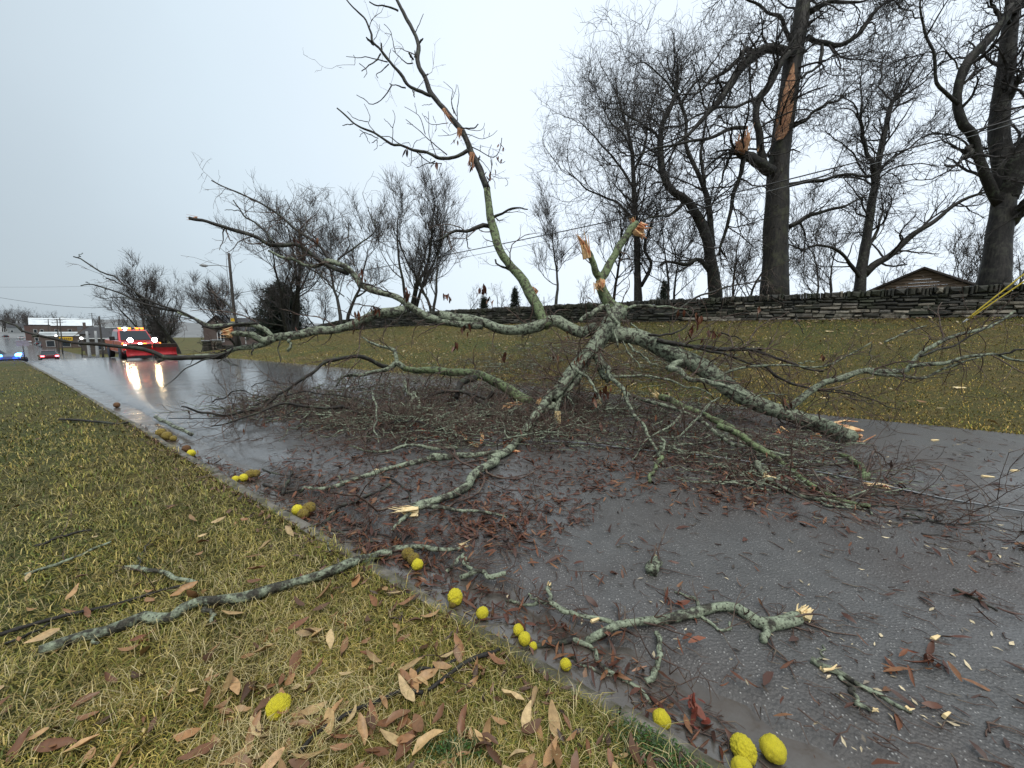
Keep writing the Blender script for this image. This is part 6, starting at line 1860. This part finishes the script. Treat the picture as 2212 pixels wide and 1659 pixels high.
def car(label, s, n, head, paint, tail=False, group=None, z=None, rz=None, L=4.5, h=1.42, extra=None):
    x, y = xy(s, n)
    root = thing('parked_car' if not tail else 'car', label, 'car', (x, y, float(zr(s)) + .03 if z is None else z), rz if rz is not None else ANG + head, group)
    a = L / 2
    lp('body', extrude_profile([(a, .40), (a + .03, .62), (a - .15, .78), (.75, .90), (-a + .7, .93), (-a + .05, .90), (-a, .62), (-a + .05, .36), (0, .26)], -.88, .88), paint, root, False, .05)
    lp('cabin', extrude_profile([(.95, .86), (.25, h - .04), (-.1, h), (-1.0, h - .02), (-1.85, .90)], -.80, .80, .16, 1.1), GLASS, root, False, .04)
    lp('roof', cbox(-1.05, .22, -.64, .64, h - .03, h + .02, .02), paint, root)
    for sg in (-1, 1):
        for xx in (1.35, -1.35):
            wheel(root, xx, sg * .78, .32, .32, .2)
        lp('tail_light', cbox(-a - .03, -a + .06, min(sg * .5, sg * .84), max(sg * .5, sg * .84), .64, .82, .02), TAIL if tail else DARKRED, root)
        lp('headlight', cbox(a - .06, a + .04, min(sg * .5, sg * .82), max(sg * .5, sg * .82), .60, .74, .02), CHROME, root)
    return root


CARRED = simple('dark_red_car_paint', (.10, .012, .02), .25)
car('dark red car with glowing tail lights driving away over the crest', 88, 5.6, math.pi, CARRED, True, L=4.5, h=1.45)
pd = at(-2, 776, 24.0)
PW = simple('police_dark_paint', (.03, .035, .06), .3)
pc = car('police car with flashing blue lights at the left picture edge behind the lawn crest', 0, 0, 0, PW, False, z=float(H(pd[0], pd[1])) - .15, L=4.7, rz=ANG + .5)
pc.name = 'police_car'
pc.location = (pd[0] - 1.7, pd[1] + .3, float(H(pd[0], pd[1])) - .50)
lb = lp('light_bar', cbox(-.45, -.15, -.6, .6, 1.45, 1.52, .02), BLACK, pc)
for k, y0 in enumerate((-.6, -.36, -.12, .12, .36)):
    lp('beacon', cbox(-.44, -.14, y0, y0 + .22, 1.50, 1.66, .02), BLUEL if k % 2 == 0 else CYANL, lb)
for sg in (-1, 1):
    for k in range(3):
        lp('strobe', cbox(2.30 - k * .25, 2.42 - k * .25, min(sg * (.3 + .2 * k), sg * (.48 + .2 * k)), max(sg * (.3 + .2 * k), sg * (.48 + .2 * k)), .78 + .03 * k, .90 + .03 * k, .02), CYANL if k % 2 else BLUEL, pc)
paints = [simple('silver_car_paint', (.35, .36, .38), .3), simple('white_car_paint', (.65, .66, .68), .3), simple('black_car_paint', (.02, .02, .022), .25), simple('blue_grey_car_paint', (.07, .09, .12), .3)]
for k, (u, t, pt, lb_) in enumerate([(60, 178, 0, 'silver car parked far off beside the road, first in the row'), (72, 165, 1, 'white car parked far off, second in the row'), (82, 152, 2, 'black car parked far off before the brick house'), (92, 142, 3, 'blue-grey car parked far off at the near end of the row'), (47, 192, 1, 'farthest white car on the distant road bend'), (14, 200, 2, 'black car on the distant road at the left edge')]):
    p = at(u, 740, t)
    c = car(lb_, 0, 0, 0, paints[pt], False, 'cars parked along the far road', z=float(zr(sn(p[0], p[1])[0])) + .02, rz=ANG + math.pi + .12)
    c.location = (p[0], p[1], c.location[2])

# ================================================================== town beyond the crest
BRICK = None
m = Mat('red_brick'); br = m.n('ShaderNodeTexBrick'); m.put(m.co((1, 1, 1)), br.inputs['Vector'])
br.inputs['Scale'].default_value = 4.; br.inputs['Color1'].default_value = (.11, .042, .032, 1); br.inputs['Color2'].default_value = (.15, .06, .045, 1); br.inputs['Mortar'].default_value = (.16, .14, .125, 1)
m.col(m.mix(m.noise(.6, 4), br.outputs[0], (.08, .04, .032))).rough(.85)
BRICK = m.m
BROWN = simple('brown_brick', (.085, .07, .06), .85, scale=2)
DKROOF = simple('dark_shingle_roof', (.035, .035, .038), .7, scale=3)
WHROOF = simple('white_metal_roof', (.62, .66, .68), .45, var=.12, scale=.6)
WHITE = simple('white_trim', (.60, .61, .60), .5, var=.1)
SIGNY = simple('yellow_sign', (.75, .46, .03), .5, var=.1)
GREY = simple('grey_concrete', (.24, .25, .25), .7)
WOODP = simple('weathered_pole_wood', (.045, .04, .035), .85, scale=9)
PALEP = simple('pale_concrete_pole', (.30, .31, .31), .7)


def building(name, label, u, vb, t, w, d, h, wall, roof, rtype='gable', rh=2., rz=0., over=.3, wins=(), group=None, trim=None, lift=0.):
    """w across the view, d deep; front wall towards the camera; windows as (x, z, w, h)"""
    p = at(u, vb, t)
    z = float(zr(sn(p[0], p[1])[0])) - .1 + lift
    az = -math.atan2(p[0], p[1])
    root = thing(name, label, 'building', (p[0], p[1], z), az + rz, group)
    lp('wall', box(-w / 2, w / 2, 0, d, 0, h), wall, root)
    o_ = over
    if rtype == 'gable':          # ridge along the depth: the gable faces the camera
        V = np.array([(-w / 2 - o_, -o_, h - .1), (0, -o_, h + rh), (w / 2 + o_, -o_, h - .1), (-w / 2 - o_, d + o_, h - .1), (0, d + o_, h + rh), (w / 2 + o_, d + o_, h - .1)])
        V2 = V + [0, 0, .18]
        VV = np.vstack([V, V2])
        lp('roof', (VV, np.array([[0, 3, 4, 1], [1, 4, 5, 2], [6, 7, 10, 9], [7, 8, 11, 10], [0, 1, 7, 6], [1, 2, 8, 7], [3, 9, 10, 4], [4, 10, 11, 5], [0, 6, 9, 3], [2, 5, 11, 8]])), roof, root)
        lp('gable', (np.array([(-w / 2, -.003, h), (w / 2, -.003, h), (0, -.003, h + rh - .05), (-w / 2, .2, h), (w / 2, .2, h), (0, .2, h + rh - .05)]), [np.array([[0, 1, 2], [5, 4, 3]]), np.array([[0, 2, 5, 3], [1, 4, 5, 2]])]), wall, root)
    elif rtype == 'side':         # ridge across the view
        V = np.array([(-w / 2 - o_, -o_, h - .1), (w / 2 + o_, -o_, h - .1), (w / 2 + o_, d / 2, h + rh), (-w / 2 - o_, d / 2, h + rh), (-w / 2 - o_, d + o_, h - .1), (w / 2 + o_, d + o_, h - .1)])
        lp('roof', (V, [np.array([[0, 1, 2, 3], [3, 2, 5, 4], [0, 4, 5, 1]]), np.array([[0, 3, 4], [1, 5, 2]])]), roof, root)
    elif rtype == 'hip':
        V = np.array([(-w / 2 - o_, -o_, h), (w / 2 + o_, -o_, h), (w / 2 + o_, d + o_, h), (-w / 2 - o_, d + o_, h), (-w / 2 + d / 2, d / 2, h + rh), (w / 2 - d / 2, d / 2, h + rh)])
        lp('roof', (V, [np.array([[0, 1, 5, 4], [2, 3, 4, 5], [0, 3, 2, 1]]), np.array([[1, 2, 5], [3, 0, 4]])]), roof, root)
        lp('fascia', box(-w / 2 - o_, w / 2 + o_, -o_ - .03, -o_ - .003, h - .25, h - .01), WHITE, root)
    else:
        lp('roof', box(-w / 2 - o_, w / 2 + o_, -o_, d + o_, h, h + rh), roof, root)
    for (wx, wz, ww, wh) in wins:
        f_ = lp('window', box(wx - ww / 2, wx + ww / 2, -.06, -.003, wz, wz + wh), trim or WHITE, root)
        lp('pane', box(wx - ww / 2 + .1, wx + ww / 2 - .1, -.075, -.062, wz + .1, wz + wh - .1), GLASS, f_)
    return root


b = building('brick_church', 'red brick church with gabled front, dark roof and white arched window', 473, 745, 58, 2.4 * 1.4, 10, 4.1, BRICK, DKROOF, 'gable', 1.7, -.05, .15)
az = 0
lp('wing_wall', box(1.70, 8.6, 1.5, 9, 0, 3.7), BRICK, b)
V = np.array([(1.6, 1.2, 3.6), (8.9, 1.2, 3.6), (8.9, 5.2, 5.7), (0., 5.2, 5.7), (8.9, 9.2, 3.6), (1.6, 9.2, 3.6)])
lp('wing_roof', (V, [np.array([[0, 1, 2, 3], [3, 2, 4, 5], [0, 5, 4, 1]]), np.array([[0, 3, 5], [1, 4, 2]])]), DKROOF, b)
wv = [(-.42, 1.9), (.42, 1.9), (.42, 3.0)] + [(.42 * math.cos(a_), 3.0 + .75 * math.sin(a_)) for a_ in np.linspace(.2, math.pi - .2, 8)] + [(-.42, 3.0)]
V, F = extrude_profile([(x + .3, z) for x, z in wv], -.09, -.004)
w_ = lp('arched_window', (V, F), WHITE, b)
for (x0, x1) in ((-.02, .24), (.36, .62)):
    lp('pane', box(x0, x1, -.105, -.092, 2.0, 3.3), GLASS, w_)
lp('round_vent', lathe_y([(.18, -.07), (.18, -.004)], 0, 4.9, 12), WHITE, b)
lp('downpipe', box(3.3, 3.42, 1.38, 1.495, 0, 3.6), WHITE, b)
# stone gate pillars and low wall by the side road
for u, lb_ in ((450, 'left stone gate pillar with flat cap before the brick church'), (470, 'right stone gate pillar with flat cap before the brick church')):
    p = at(u, 758, 49)
    root = thing('gate_pillar', lb_, 'pillar', (p[0], p[1], float(H(p[0], p[1])) - .2), -math.atan2(p[0], p[1]), 'stone gate pillars')
    k = 0
    for row in range(7):
        for c in range(2):
            j = rng.normal() * .03
            V, F = cbox(-.52 + c * .52 + .01, c * .52 - .01, -.50 + j, .5, row * .24, row * .24 + .225, .03)
            lp('stone', (V, F), STONE if rng.random() < .7 else STONE_PALE, root)
    lp('cap', cbox(-.62, .62, -.62, .62, 1.69, 1.82, .03), GREY, root)
p = at(492, 757, 50)
root = thing('boundary_wall', 'low stone wall running from the gate pillars to the bank', 'wall', (p[0], p[1], float(H(p[0], p[1])) - .2), -math.atan2(p[0], p[1]))
for row in range(5):
    x = -1.6
    while x < 1.6:
        L = rng.uniform(.3, .7)
        lp('stone', cbox(x + .01, min(x + L, 1.7) - .01, rng.normal() * .03 - .2, .25, row * .22, row * .22 + .205, .03), STONE, root)
        x += L
V, F = sheet(np.array([52, 60, 70, 80, 96.]), np.array([14.5, 18, 26, 40, 60.]), lambda S_, N_, x, y: zr(S_) + .03)
o = obj('parking_lot', Geo().add(V, F), CONCRETE); o['kind'] = 'structure'

building('hipped_roof_house', 'wide low brown house with dark hipped roof behind the plow truck', 262, 748, 105, 13.5, 9, 4.4, BROWN, DKROOF, 'hip', 2.6, 0, .5, [(-4, 1.2, 1.6, 1.4), (0, 1.2, 1.6, 1.4), (4, 1.2, 1.6, 1.4)], 'town buildings')
building('portico', 'small white gabled entrance porch in front of the hipped house', 280, 745, 101, 3.2, 1.6, 4.0, WHITE, WHROOF, 'gable', 1.3, 0, .3, (), 'town buildings')
hb = building('house', 'dark-roofed house with a brick chimney left of the hipped house', 202, 742, 125, 5.6, 8, 5.6, BROWN, DKROOF, 'side', 2.2, 0, .3, [(-1.4, 1, 1.1, 1.5), (1.4, 1, 1.1, 1.5)], 'town buildings')
lp('chimney', box(-1.8, -1.1, 3, 3.7, 6.5, 9.2), BRICK, hb)
lp('wall_sign', box(-.6, .6, -.1, -.02, 2.8, 3.6), BLACK, hb)
sh = building('shop', 'brick shop with white awning roof and yellow sign in the valley', 148, 742, 140, 12.5, 8, 5.2, BRICK, WHROOF, 'flat', .25, 0, .3, [(-4.2, .6, 2., 2.2), (-.5, .6, 2., 2.2), (3.4, .6, 2., 2.2)], 'town buildings')
lp('awning', (np.array([(-6.4, -.35, 4.4), (6.4, -.35, 4.4), (6.4, .0, 5.9), (-6.4, .0, 5.9), (-6.4, .1, 4.4), (6.4, .1, 4.4)]), np.array([[0, 1, 2, 3], [0, 4, 5, 1]])), WHROOF, sh)
sg_ = lp('shop_sign', cbox(-2.3, 1.2, -.62, -.40, 2.7, 4.0, .04), SIGNY, sh)
lp('sign_lettering', [box(-1.9 + i * .48, -1.55 + i * .48, -.645, -.625, 3.05, 3.7) for i in range(6)], simple('brown_lettering', (.22, .13, .02), .6), sg_)
building('white_roofed_hall', 'long white-roofed hall rising behind the brick shop', 140, 735, 178, 19, 12, 7.5, BRICK, WHROOF, 'side', 3.4, 0, .3, [(-6, 4.4, 1.2, 1.4), (-2, 4.4, 1.2, 1.4), (2, 4.4, 1.2, 1.4), (6, 4.4, 1.2, 1.4)], 'town buildings')
building('white_house', 'narrow white gabled house above the long hall', 141, 730, 186, 5, 8, 9.4, WHITE, WHROOF, 'gable', 2.6, 0, .3, [(-1.1, 6.6, .9, 1.3), (1.1, 6.6, .9, 1.3)], 'town buildings')
building('brick_block', 'two-storey dark brick block left of the shop', 92, 735, 165, 5.6, 9, 7.6, BRICK, DKROOF, 'flat', .3, .2, .1, [(-1.6, 1, 1, 1.5), (.2, 1, 1, 1.5), (-1.6, 4.4, 1, 1.5), (.2, 4.4, 1, 1.5)], 'town buildings')
building('white_gable_house', 'pale gabled house left of the brick block', 75, 733, 190, 5.2, 8, 6.0, WHITE, GREY, 'gable', 2.4, 0, .3, [(-1., 3, .9, 1.3), (1., 3, .9, 1.3)], 'town buildings')
building('grey_house', 'low grey house far left beneath the wooded hill', 40, 728, 230, 7, 8, 4.6, GREY, DKROOF, 'side', 2.2, 0, .3, [(-2, 1.4, 1.1, 1.3), (1.6, 1.4, 1.1, 1.3)], 'town buildings')
building('white_shed', 'tiny white building at the far left edge of town', 4, 727, 235, 5, 6, 4.2, WHITE, GREY, 'gable', 1.8, 0, .3, (), 'town buildings')
building('flat_store', 'flat white-roofed store behind the hipped house', 225, 742, 150, 9, 8, 7.3, GREY, WHROOF, 'flat', .4, 0, .2, (), 'town buildings')
building('far_store', 'pale flat building seen between the truck trees', 305, 742, 160, 14, 8, 8.0, WHITE, GREY, 'flat', .4, 0, .2, (), 'town buildings')

# far hill with its wood
def hill_z(S_, N_):
    return zr(S_) - .4 + np.clip((S_ - 300) / 250, 0, 1) * (4 + 3.5 * np.sin(N_ / 60.) + 2 * np.sin(N_ / 17. + S_ / 40))


trunkg, crowng = Geo(), Geo()
for k in range(3):
    tr, crn = vase_geo(11, 2, .2, .45, .12, .75, .15, 3)
    Vt = np.concatenate(crn.V); Ft = [f for f in crn.F]; Vk = np.concatenate(tr.V); Fk = [f for f in tr.F]
    for _ in range(24):
        if rng.random() < .55:
            u, t = rng.uniform(-40, 80), rng.uniform(230, 300)
            hh = rng.uniform(1.0, 1.5) if u < 75 else rng.uniform(.8, 1.2)
        else:
            u, t = rng.uniform(80, 330), rng.uniform(250, 330)
            hh = rng.uniform(.8, 1.15)
        p = at(u, 720, t); z = float(hill_z(*sn(p[0], p[1]))) + (1.5 if u < 75 else 0)
        a = rng.uniform(0, 6.28); M = rot_mats(np.array([a]), np.array([0.]), np.array([0.]))[0]
        crowng.add((Vt @ M.T) * [hh, hh, hh] + [p[0], p[1], z], Ft)
        crowng.add((Vk @ M.T) * [hh, hh, hh] + [p[0], p[1], z], Fk)
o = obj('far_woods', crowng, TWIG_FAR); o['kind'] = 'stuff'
# wooded hillside behind the town
V, F = sheet(np.linspace(300, 1500, 40), np.linspace(-500, 900, 60), lambda S_, N_, x, y: zr(S_) - .4 + np.clip((S_ - 300) / 250, 0, 1) * (4 + 3.5 * np.sin(N_ / 60.) + 2 * np.sin(N_ / 17. + S_ / 40)))
o = obj('hills', Geo().add(V, F), simple('hazy_winter_hill', (.16, .165, .165), .9, var=.15, scale=.05)); o['kind'] = 'structure'


# ------------------------------------------------------------------ poles, lamps, signs
def pole(label, pts, t, w, mat=WOODP, arm=None, cross=False, name='utility_pole', group='utility poles', sign=None):
    (u0, v0), (u1, v1) = pts
    p = at(u0, v0, t); z = float(H(p[0], p[1])) - .2
    top = at(u1, v1, t)
    base = np.array([p[0], p[1], z])
    root = thing(name, label, 'pole', base, group=group)
    P = np.stack([base + (top - base) * l for l in np.linspace(0, 1, 6)])
    obj('post', Geo().add(*tubes(P[None], (np.linspace(1, .7, 6) * w)[None], 9, True)), mat, root)
    if arm:
        ua, va = arm
        e = at(ua, va, t - .6); q = base + (top - base) * ((va - v0) / (v1 - v0))
        A = crom(np.array([q, (q + e) / 2 + [0, 0, .12], e]), 8)
        a_ = obj('lamp_arm', Geo().add(*tubes(A[None], np.full((1, 8), .035), 6, True)), GREY, root)
        d = unit(e - q)
        hd = crom(np.array([e - d * .1, e + d * .25, e + d * .65]), 7)
        obj('lamp_head', Geo().add(*tubes(hd[None], np.array([[.05, .11, .14, .15, .14, .10, .03]]), 8, True)), PALEP, root)
    if cross:
        for dz in (.35, 1.1):
            c = top - np.array([0, 0, dz]); cdir = np.array([RX * .2 + NX, RY * .2 + NY, 0])
            obj('crossarm', Geo().add(*tubes(np.stack([c - cdir * 1.1, c + cdir * 1.1])[None], np.full((1, 2), .06), 4, True)), mat, root)
    if sign:
        us, vs, sw_, sh_ = sign
        c = at(us, vs, t - .25)
        az_ = -math.atan2(c[0], c[1])
        V, F = box(-sw_ / 2, sw_ / 2, -.01, .01, -sh_ / 2, sh_ / 2)
        M = rot_mats(np.array([az_]), np.array([0.]), np.array([0.]))[0]
        s_o = obj('sign_plate', Geo().add(V @ M.T + c, F), PALEP, root, smooth=False)
        V, F = box(-sw_ / 2 * .8, sw_ / 2 * .8, -.016, -.011, -sh_ / 2 * .75, sh_ / 2 * .05)
        obj('sign_print', Geo().add(V @ M.T + c, F), SIGNY, s_o, smooth=False)
    return root


pole('leaning wooden utility pole with small yellow sign beside the brick church', ((511, 735), (494, 547)), 40, .17, arm=(447, 574), sign=(503, 688, .5, .8))
pole('dark wooden utility pole with street lamp behind the red truck', ((316, 738), (301, 636)), 56, .15, arm=(276, 664))
pole('thin black pole left of the truck with a top fitting', ((222, 766), (214, 683)), 66, .15, cross=False)
pole('pale concrete pole, left of the pair by the far corner', ((193, 765), (187, 716)), 70, .24, PALEP)
pole('pale concrete pole, right of the pair by the far corner', ((210, 764), (206, 715)), 70, .24, PALEP)
pole('short pole above the porch of the hipped house', ((266, 712), (265, 693)), 108, .1)
for lb_, u0, v0, u1, v1, t in [('far crossarm pole by the brick block', 104, 735, 104, 689, 140), ('far crossarm pole before the white roofs, left one', 126, 752, 123, 689, 112), ('far crossarm pole before the white roofs, right one', 134, 754, 129, 687, 108), ('farthest crossarm pole above the grey house', 60, 728, 59, 686, 190), ('far crossarm pole between the grey and pale houses', 67, 731, 66, 690, 175), ('far crossarm pole behind the brick block', 80, 720, 79, 684, 180), ('thin far mast above the white hall', 199, 715, 198, 676, 160)]:
    pole(lb_, ((u0, v0), (u1, v1)), t, .15, cross=True)
for u0, v0, v1, t, lb_ in ((176, 760, 733, 88, 'globe street lamp by the far corner, nearest'), (121, 742, 727, 120, 'globe street lamp before the yellow shop sign')):
    p = at(u0, v0, t); top = at(u0, v1, t)
    base = np.array([p[0], p[1], float(zr(sn(p[0], p[1])[0]))])
    root = thing('street_lamp', lb_, 'street lamp', base, group='globe street lamps')
    obj('post', Geo().add(*tubes(np.stack([base, top])[None], np.array([[.09, .06]]), 7, True)), BLACK, root)
    bm = bmesh.new(); bmesh.ops.create_icosphere(bm, subdivisions=2, radius=.32)
    V = np.array([v_.co[:] for v_ in bm.verts]) + top + [0, 0, .25]; F = np.array([[x.index for x in f.verts] for f in bm.faces]); bm.free()
    obj('globe', Geo().add(V, F), simple('lit_globe', (.9, .9, .9), .3, emit=(1, 1, .95), es=1.6), root)
# street sign behind the lawn crest
p = at(54, 779, 24.5)
root = thing('street_sign', 'small pale sign plate on a thin post behind the lawn crest', 'sign', (p[0], p[1], float(H(p[0], p[1])) - .1))
top = at(48, 739, 24.5)
b0 = np.array(root.location)
obj('post', Geo().add(*tubes(np.stack([b0, top])[None], np.array([[.03, .03]]), 6, True)), STEEL, root)
V, F = box(-.26, .26, -.012, .012, -.26, .10)
M = rot_mats(np.array([-math.atan2(top[0], top[1])]), np.array([0.]), np.array([0.]))[0]
obj('sign_plate', Geo().add(V @ M.T + top + unit(-top * [1, 1, 0]) * .05, F), simple('faded_sign', (.30, .27, .29), .5), root, smooth=False)


# ------------------------------------------------------------------ wires
def wire(label, pts, r, mat, group='overhead wires', name='overhead_wire', cat='wire', n=60):
    """pts: (u, v, depth)"""
    P = crom(np.array([at(u, v, t) for u, v, t in pts]), n)
    c = P[n // 2]
    root_loc = c
    g = Geo().add(*tubes(P[None], np.full((1, n), r), 5))
    o = obj_at(name, g, mat, c)
    return tag(o, label, cat, group)


WIREM = simple('black_wire', (.022, .022, .024), .4)
WIREG = simple('grey_aluminium_wire', (.16, .17, .18), .35, .4)
wire('upper thick overhead cable crossing in front of the stout forked tree', [(2300, 225, 11.5), (2120, 278, 12.2), (1860, 348, 13.6), (1500, 437, 16), (1200, 503, 19.5), (900, 563, 25), (640, 610, 36), (503, 636, 41)], .024, WIREM)
wire('lower thin overhead wire crossing in front of the stout forked tree', [(2300, 232, 11.5), (2120, 288, 12.2), (1860, 361, 13.6), (1500, 452, 16), (1200, 517, 19.5), (900, 574, 25), (640, 616, 36), (503, 640, 41)], .011, WIREG)
wire('sagging wire low in the grey sky at left', [(-60, 634, 70), (0, 643, 68), (80, 655, 64), (160, 663, 60), (230, 664, 58), (306, 655, 56)], .028, WIREM)
wire('taut wire above the sagging one at left', [(-60, 620, 70), (100, 620, 64), (306, 615, 56)], .016, WIREG)
wire('far wire strung to the thin black pole', [(-30, 684, 150), (104, 690, 140), (214, 687, 66), (306, 668, 56)], .03, WIREM)
wire('far thin wire strung between town poles', [(60, 690, 190), (129, 690, 108), (214, 690, 66)], .03, WIREM)
# the wire torn down by the tree
pts = [(896, 958), (1000, 956), (1130, 958), (1230, 962), (1330, 970), (1450, 985), (1600, 1000), (1750, 1025), (1900, 1055), (2050, 1085), (2212, 1115), (2300, 1132)]
P = crom(np.array([onground(u, v, .02) for u, v in pts]), 80)
P[:, 2] = np.maximum(P[:, 2], H(P[:, 0], P[:, 1]) + .012) + .02 * np.abs(np.sin(np.linspace(0, 14, 80)))
o = obj_at('fallen_wire', Geo().add(*tubes(P[None], np.full((1, 80), .009), 6)), WIREG, P[40])
tag(o, 'thin grey power wire lying across the road under the tree', 'wire')
pts = [(600, 920), (700, 925), (800, 930), (900, 932), (1000, 934)]
pts = [(365, 908), (480, 908), (600, 905), (720, 902), (860, 905)]
P = crom(np.array([onground(u, v, .02) for u, v in pts]), 50)
P[:, 2] = np.maximum(P[:, 2], H(P[:, 0], P[:, 1]) + .012) + .015
o = obj_at('fallen_wire', Geo().add(*tubes(P[None], np.full((1, 50), .008), 6)), WIREM, P[25])
tag(o, 'thin black wire lying from the kerb over the left road', 'wire')

# yellow guards on the guy wires at the right edge
GUARD = simple('yellow_plastic_guard', (.72, .55, .06), .45, var=.12)
foot = at(2090, 688, 12.6); foot[2] = max(foot[2], float(H(foot[0], foot[1])) + .02)
for (u2, v2, d_, lb_) in ((2230, 578, 0, 'upper yellow guy wire guard at the right edge'), (2236, 592, .06, 'lower yellow guy wire guard at the right edge')):
    e = at(u2, v2, 11.6)
    a = foot + np.array([d_, 0, 0])
    P = np.stack([a + (e - a) * l for l in np.linspace(0, 1, 14)])
    root = thing('guy_wire', lb_, 'guy wire', a, group='guy wires with yellow guards')
    R_ = np.full((1, 14), .020)
    obj('guard', Geo().add(*tubes(P[None], R_, 8, True)), GUARD, root)
    q = a - unit(e - a) * .08
    obj('anchor', Geo().add(*tubes(np.stack([q - unit(e - a) * .25, a])[None], np.array([[.012, .016]]), 6, True)), PALEP, root)
    ext = e + unit(e - a) * 6
    obj('cable', Geo().add(*tubes(np.stack([e, ext])[None], np.full((1, 2), .008), 5)), WIREG, root)

# ------------------------------------------------------------------ shed roof with a slatted gable behind the wall
tS = 22.5
Cc = at(1995, 622, tS)
los = unit(Cc * [1, 1, 0])


def on_plane(u, v):
    d = ray(u, v)
    return EYE + d * (np.dot(Cc - EYE, los) / np.dot(d, los))


A_, Bc, top = on_plane(1868, 628), on_plane(2120, 618), on_plane(1996, 582)
fd = np.array([los[1], -los[0], 0.])
wS = float(np.dot(Bc - A_, fd)); zE = min(A_[2], Bc[2]) - .15; zT = top[2]; xm = float(np.dot(top - A_, fd))
gz = float(H(A_[0], A_[1]))
root = thing('shed', 'small shed with shallow gabled roof and tan slatted gable behind the wall', 'building', (A_[0], A_[1], gz), math.atan2(fd[1], fd[0]))
SIDING = simple('tan_siding', (.235, .165, .115), .75, var=.25, scale=4)
SHROOF = simple('grey_shingles', (.075, .062, .058), .85, scale=8)
zl, zt = zE - gz, zT - gz
lp('wall', box(.2, wS - .2, .10, 4, 0, zl), SIDING, root)
ns = 7
for i in range(ns):
    za, zb = zl + (zt - zl) * i / ns, zl + (zt - zl) * (i + 1) / ns - .012
    xa0, xb0 = xm * i / ns, wS - (wS - xm) * i / ns
    xa1, xb1 = xm * (i + 1) / ns, wS - (wS - xm) * (i + 1) / ns
    V = np.array([(xa0, -.03, za), (xb0, -.03, za), (xb1, .05, zb), (xa1, .05, zb), (xa0, .09, za), (xb0, .09, za), (xb1, .09, zb), (xa1, .09, zb)])
    lp('slat', (V, np.array([[0, 1, 2, 3], [7, 6, 5, 4], [0, 4, 5, 1], [3, 2, 6, 7], [1, 5, 6, 2], [0, 3, 7, 4]])), SIDING, root)
for (x0, x1) in ((-.25, xm), (wS + .25, xm)):
    z0 = zl - .08 if x0 < 0 else zl - .08
    V = np.array([(x0, -.25, z0), (x1, -.25, zt + .03), (x1, 4.2, zt + .03), (x0, 4.2, z0), (x0, -.25, z0 + .11), (x1, -.25, zt + .14), (x1, 4.2, zt + .14), (x0, 4.2, z0 + .11)])
    lp('roof', (V, np.array([[0, 1, 2, 3], [7, 6, 5, 4], [0, 4, 5, 1], [3, 2, 6, 7], [0, 3, 7, 4], [1, 5, 6, 2]])), SHROOF, root)
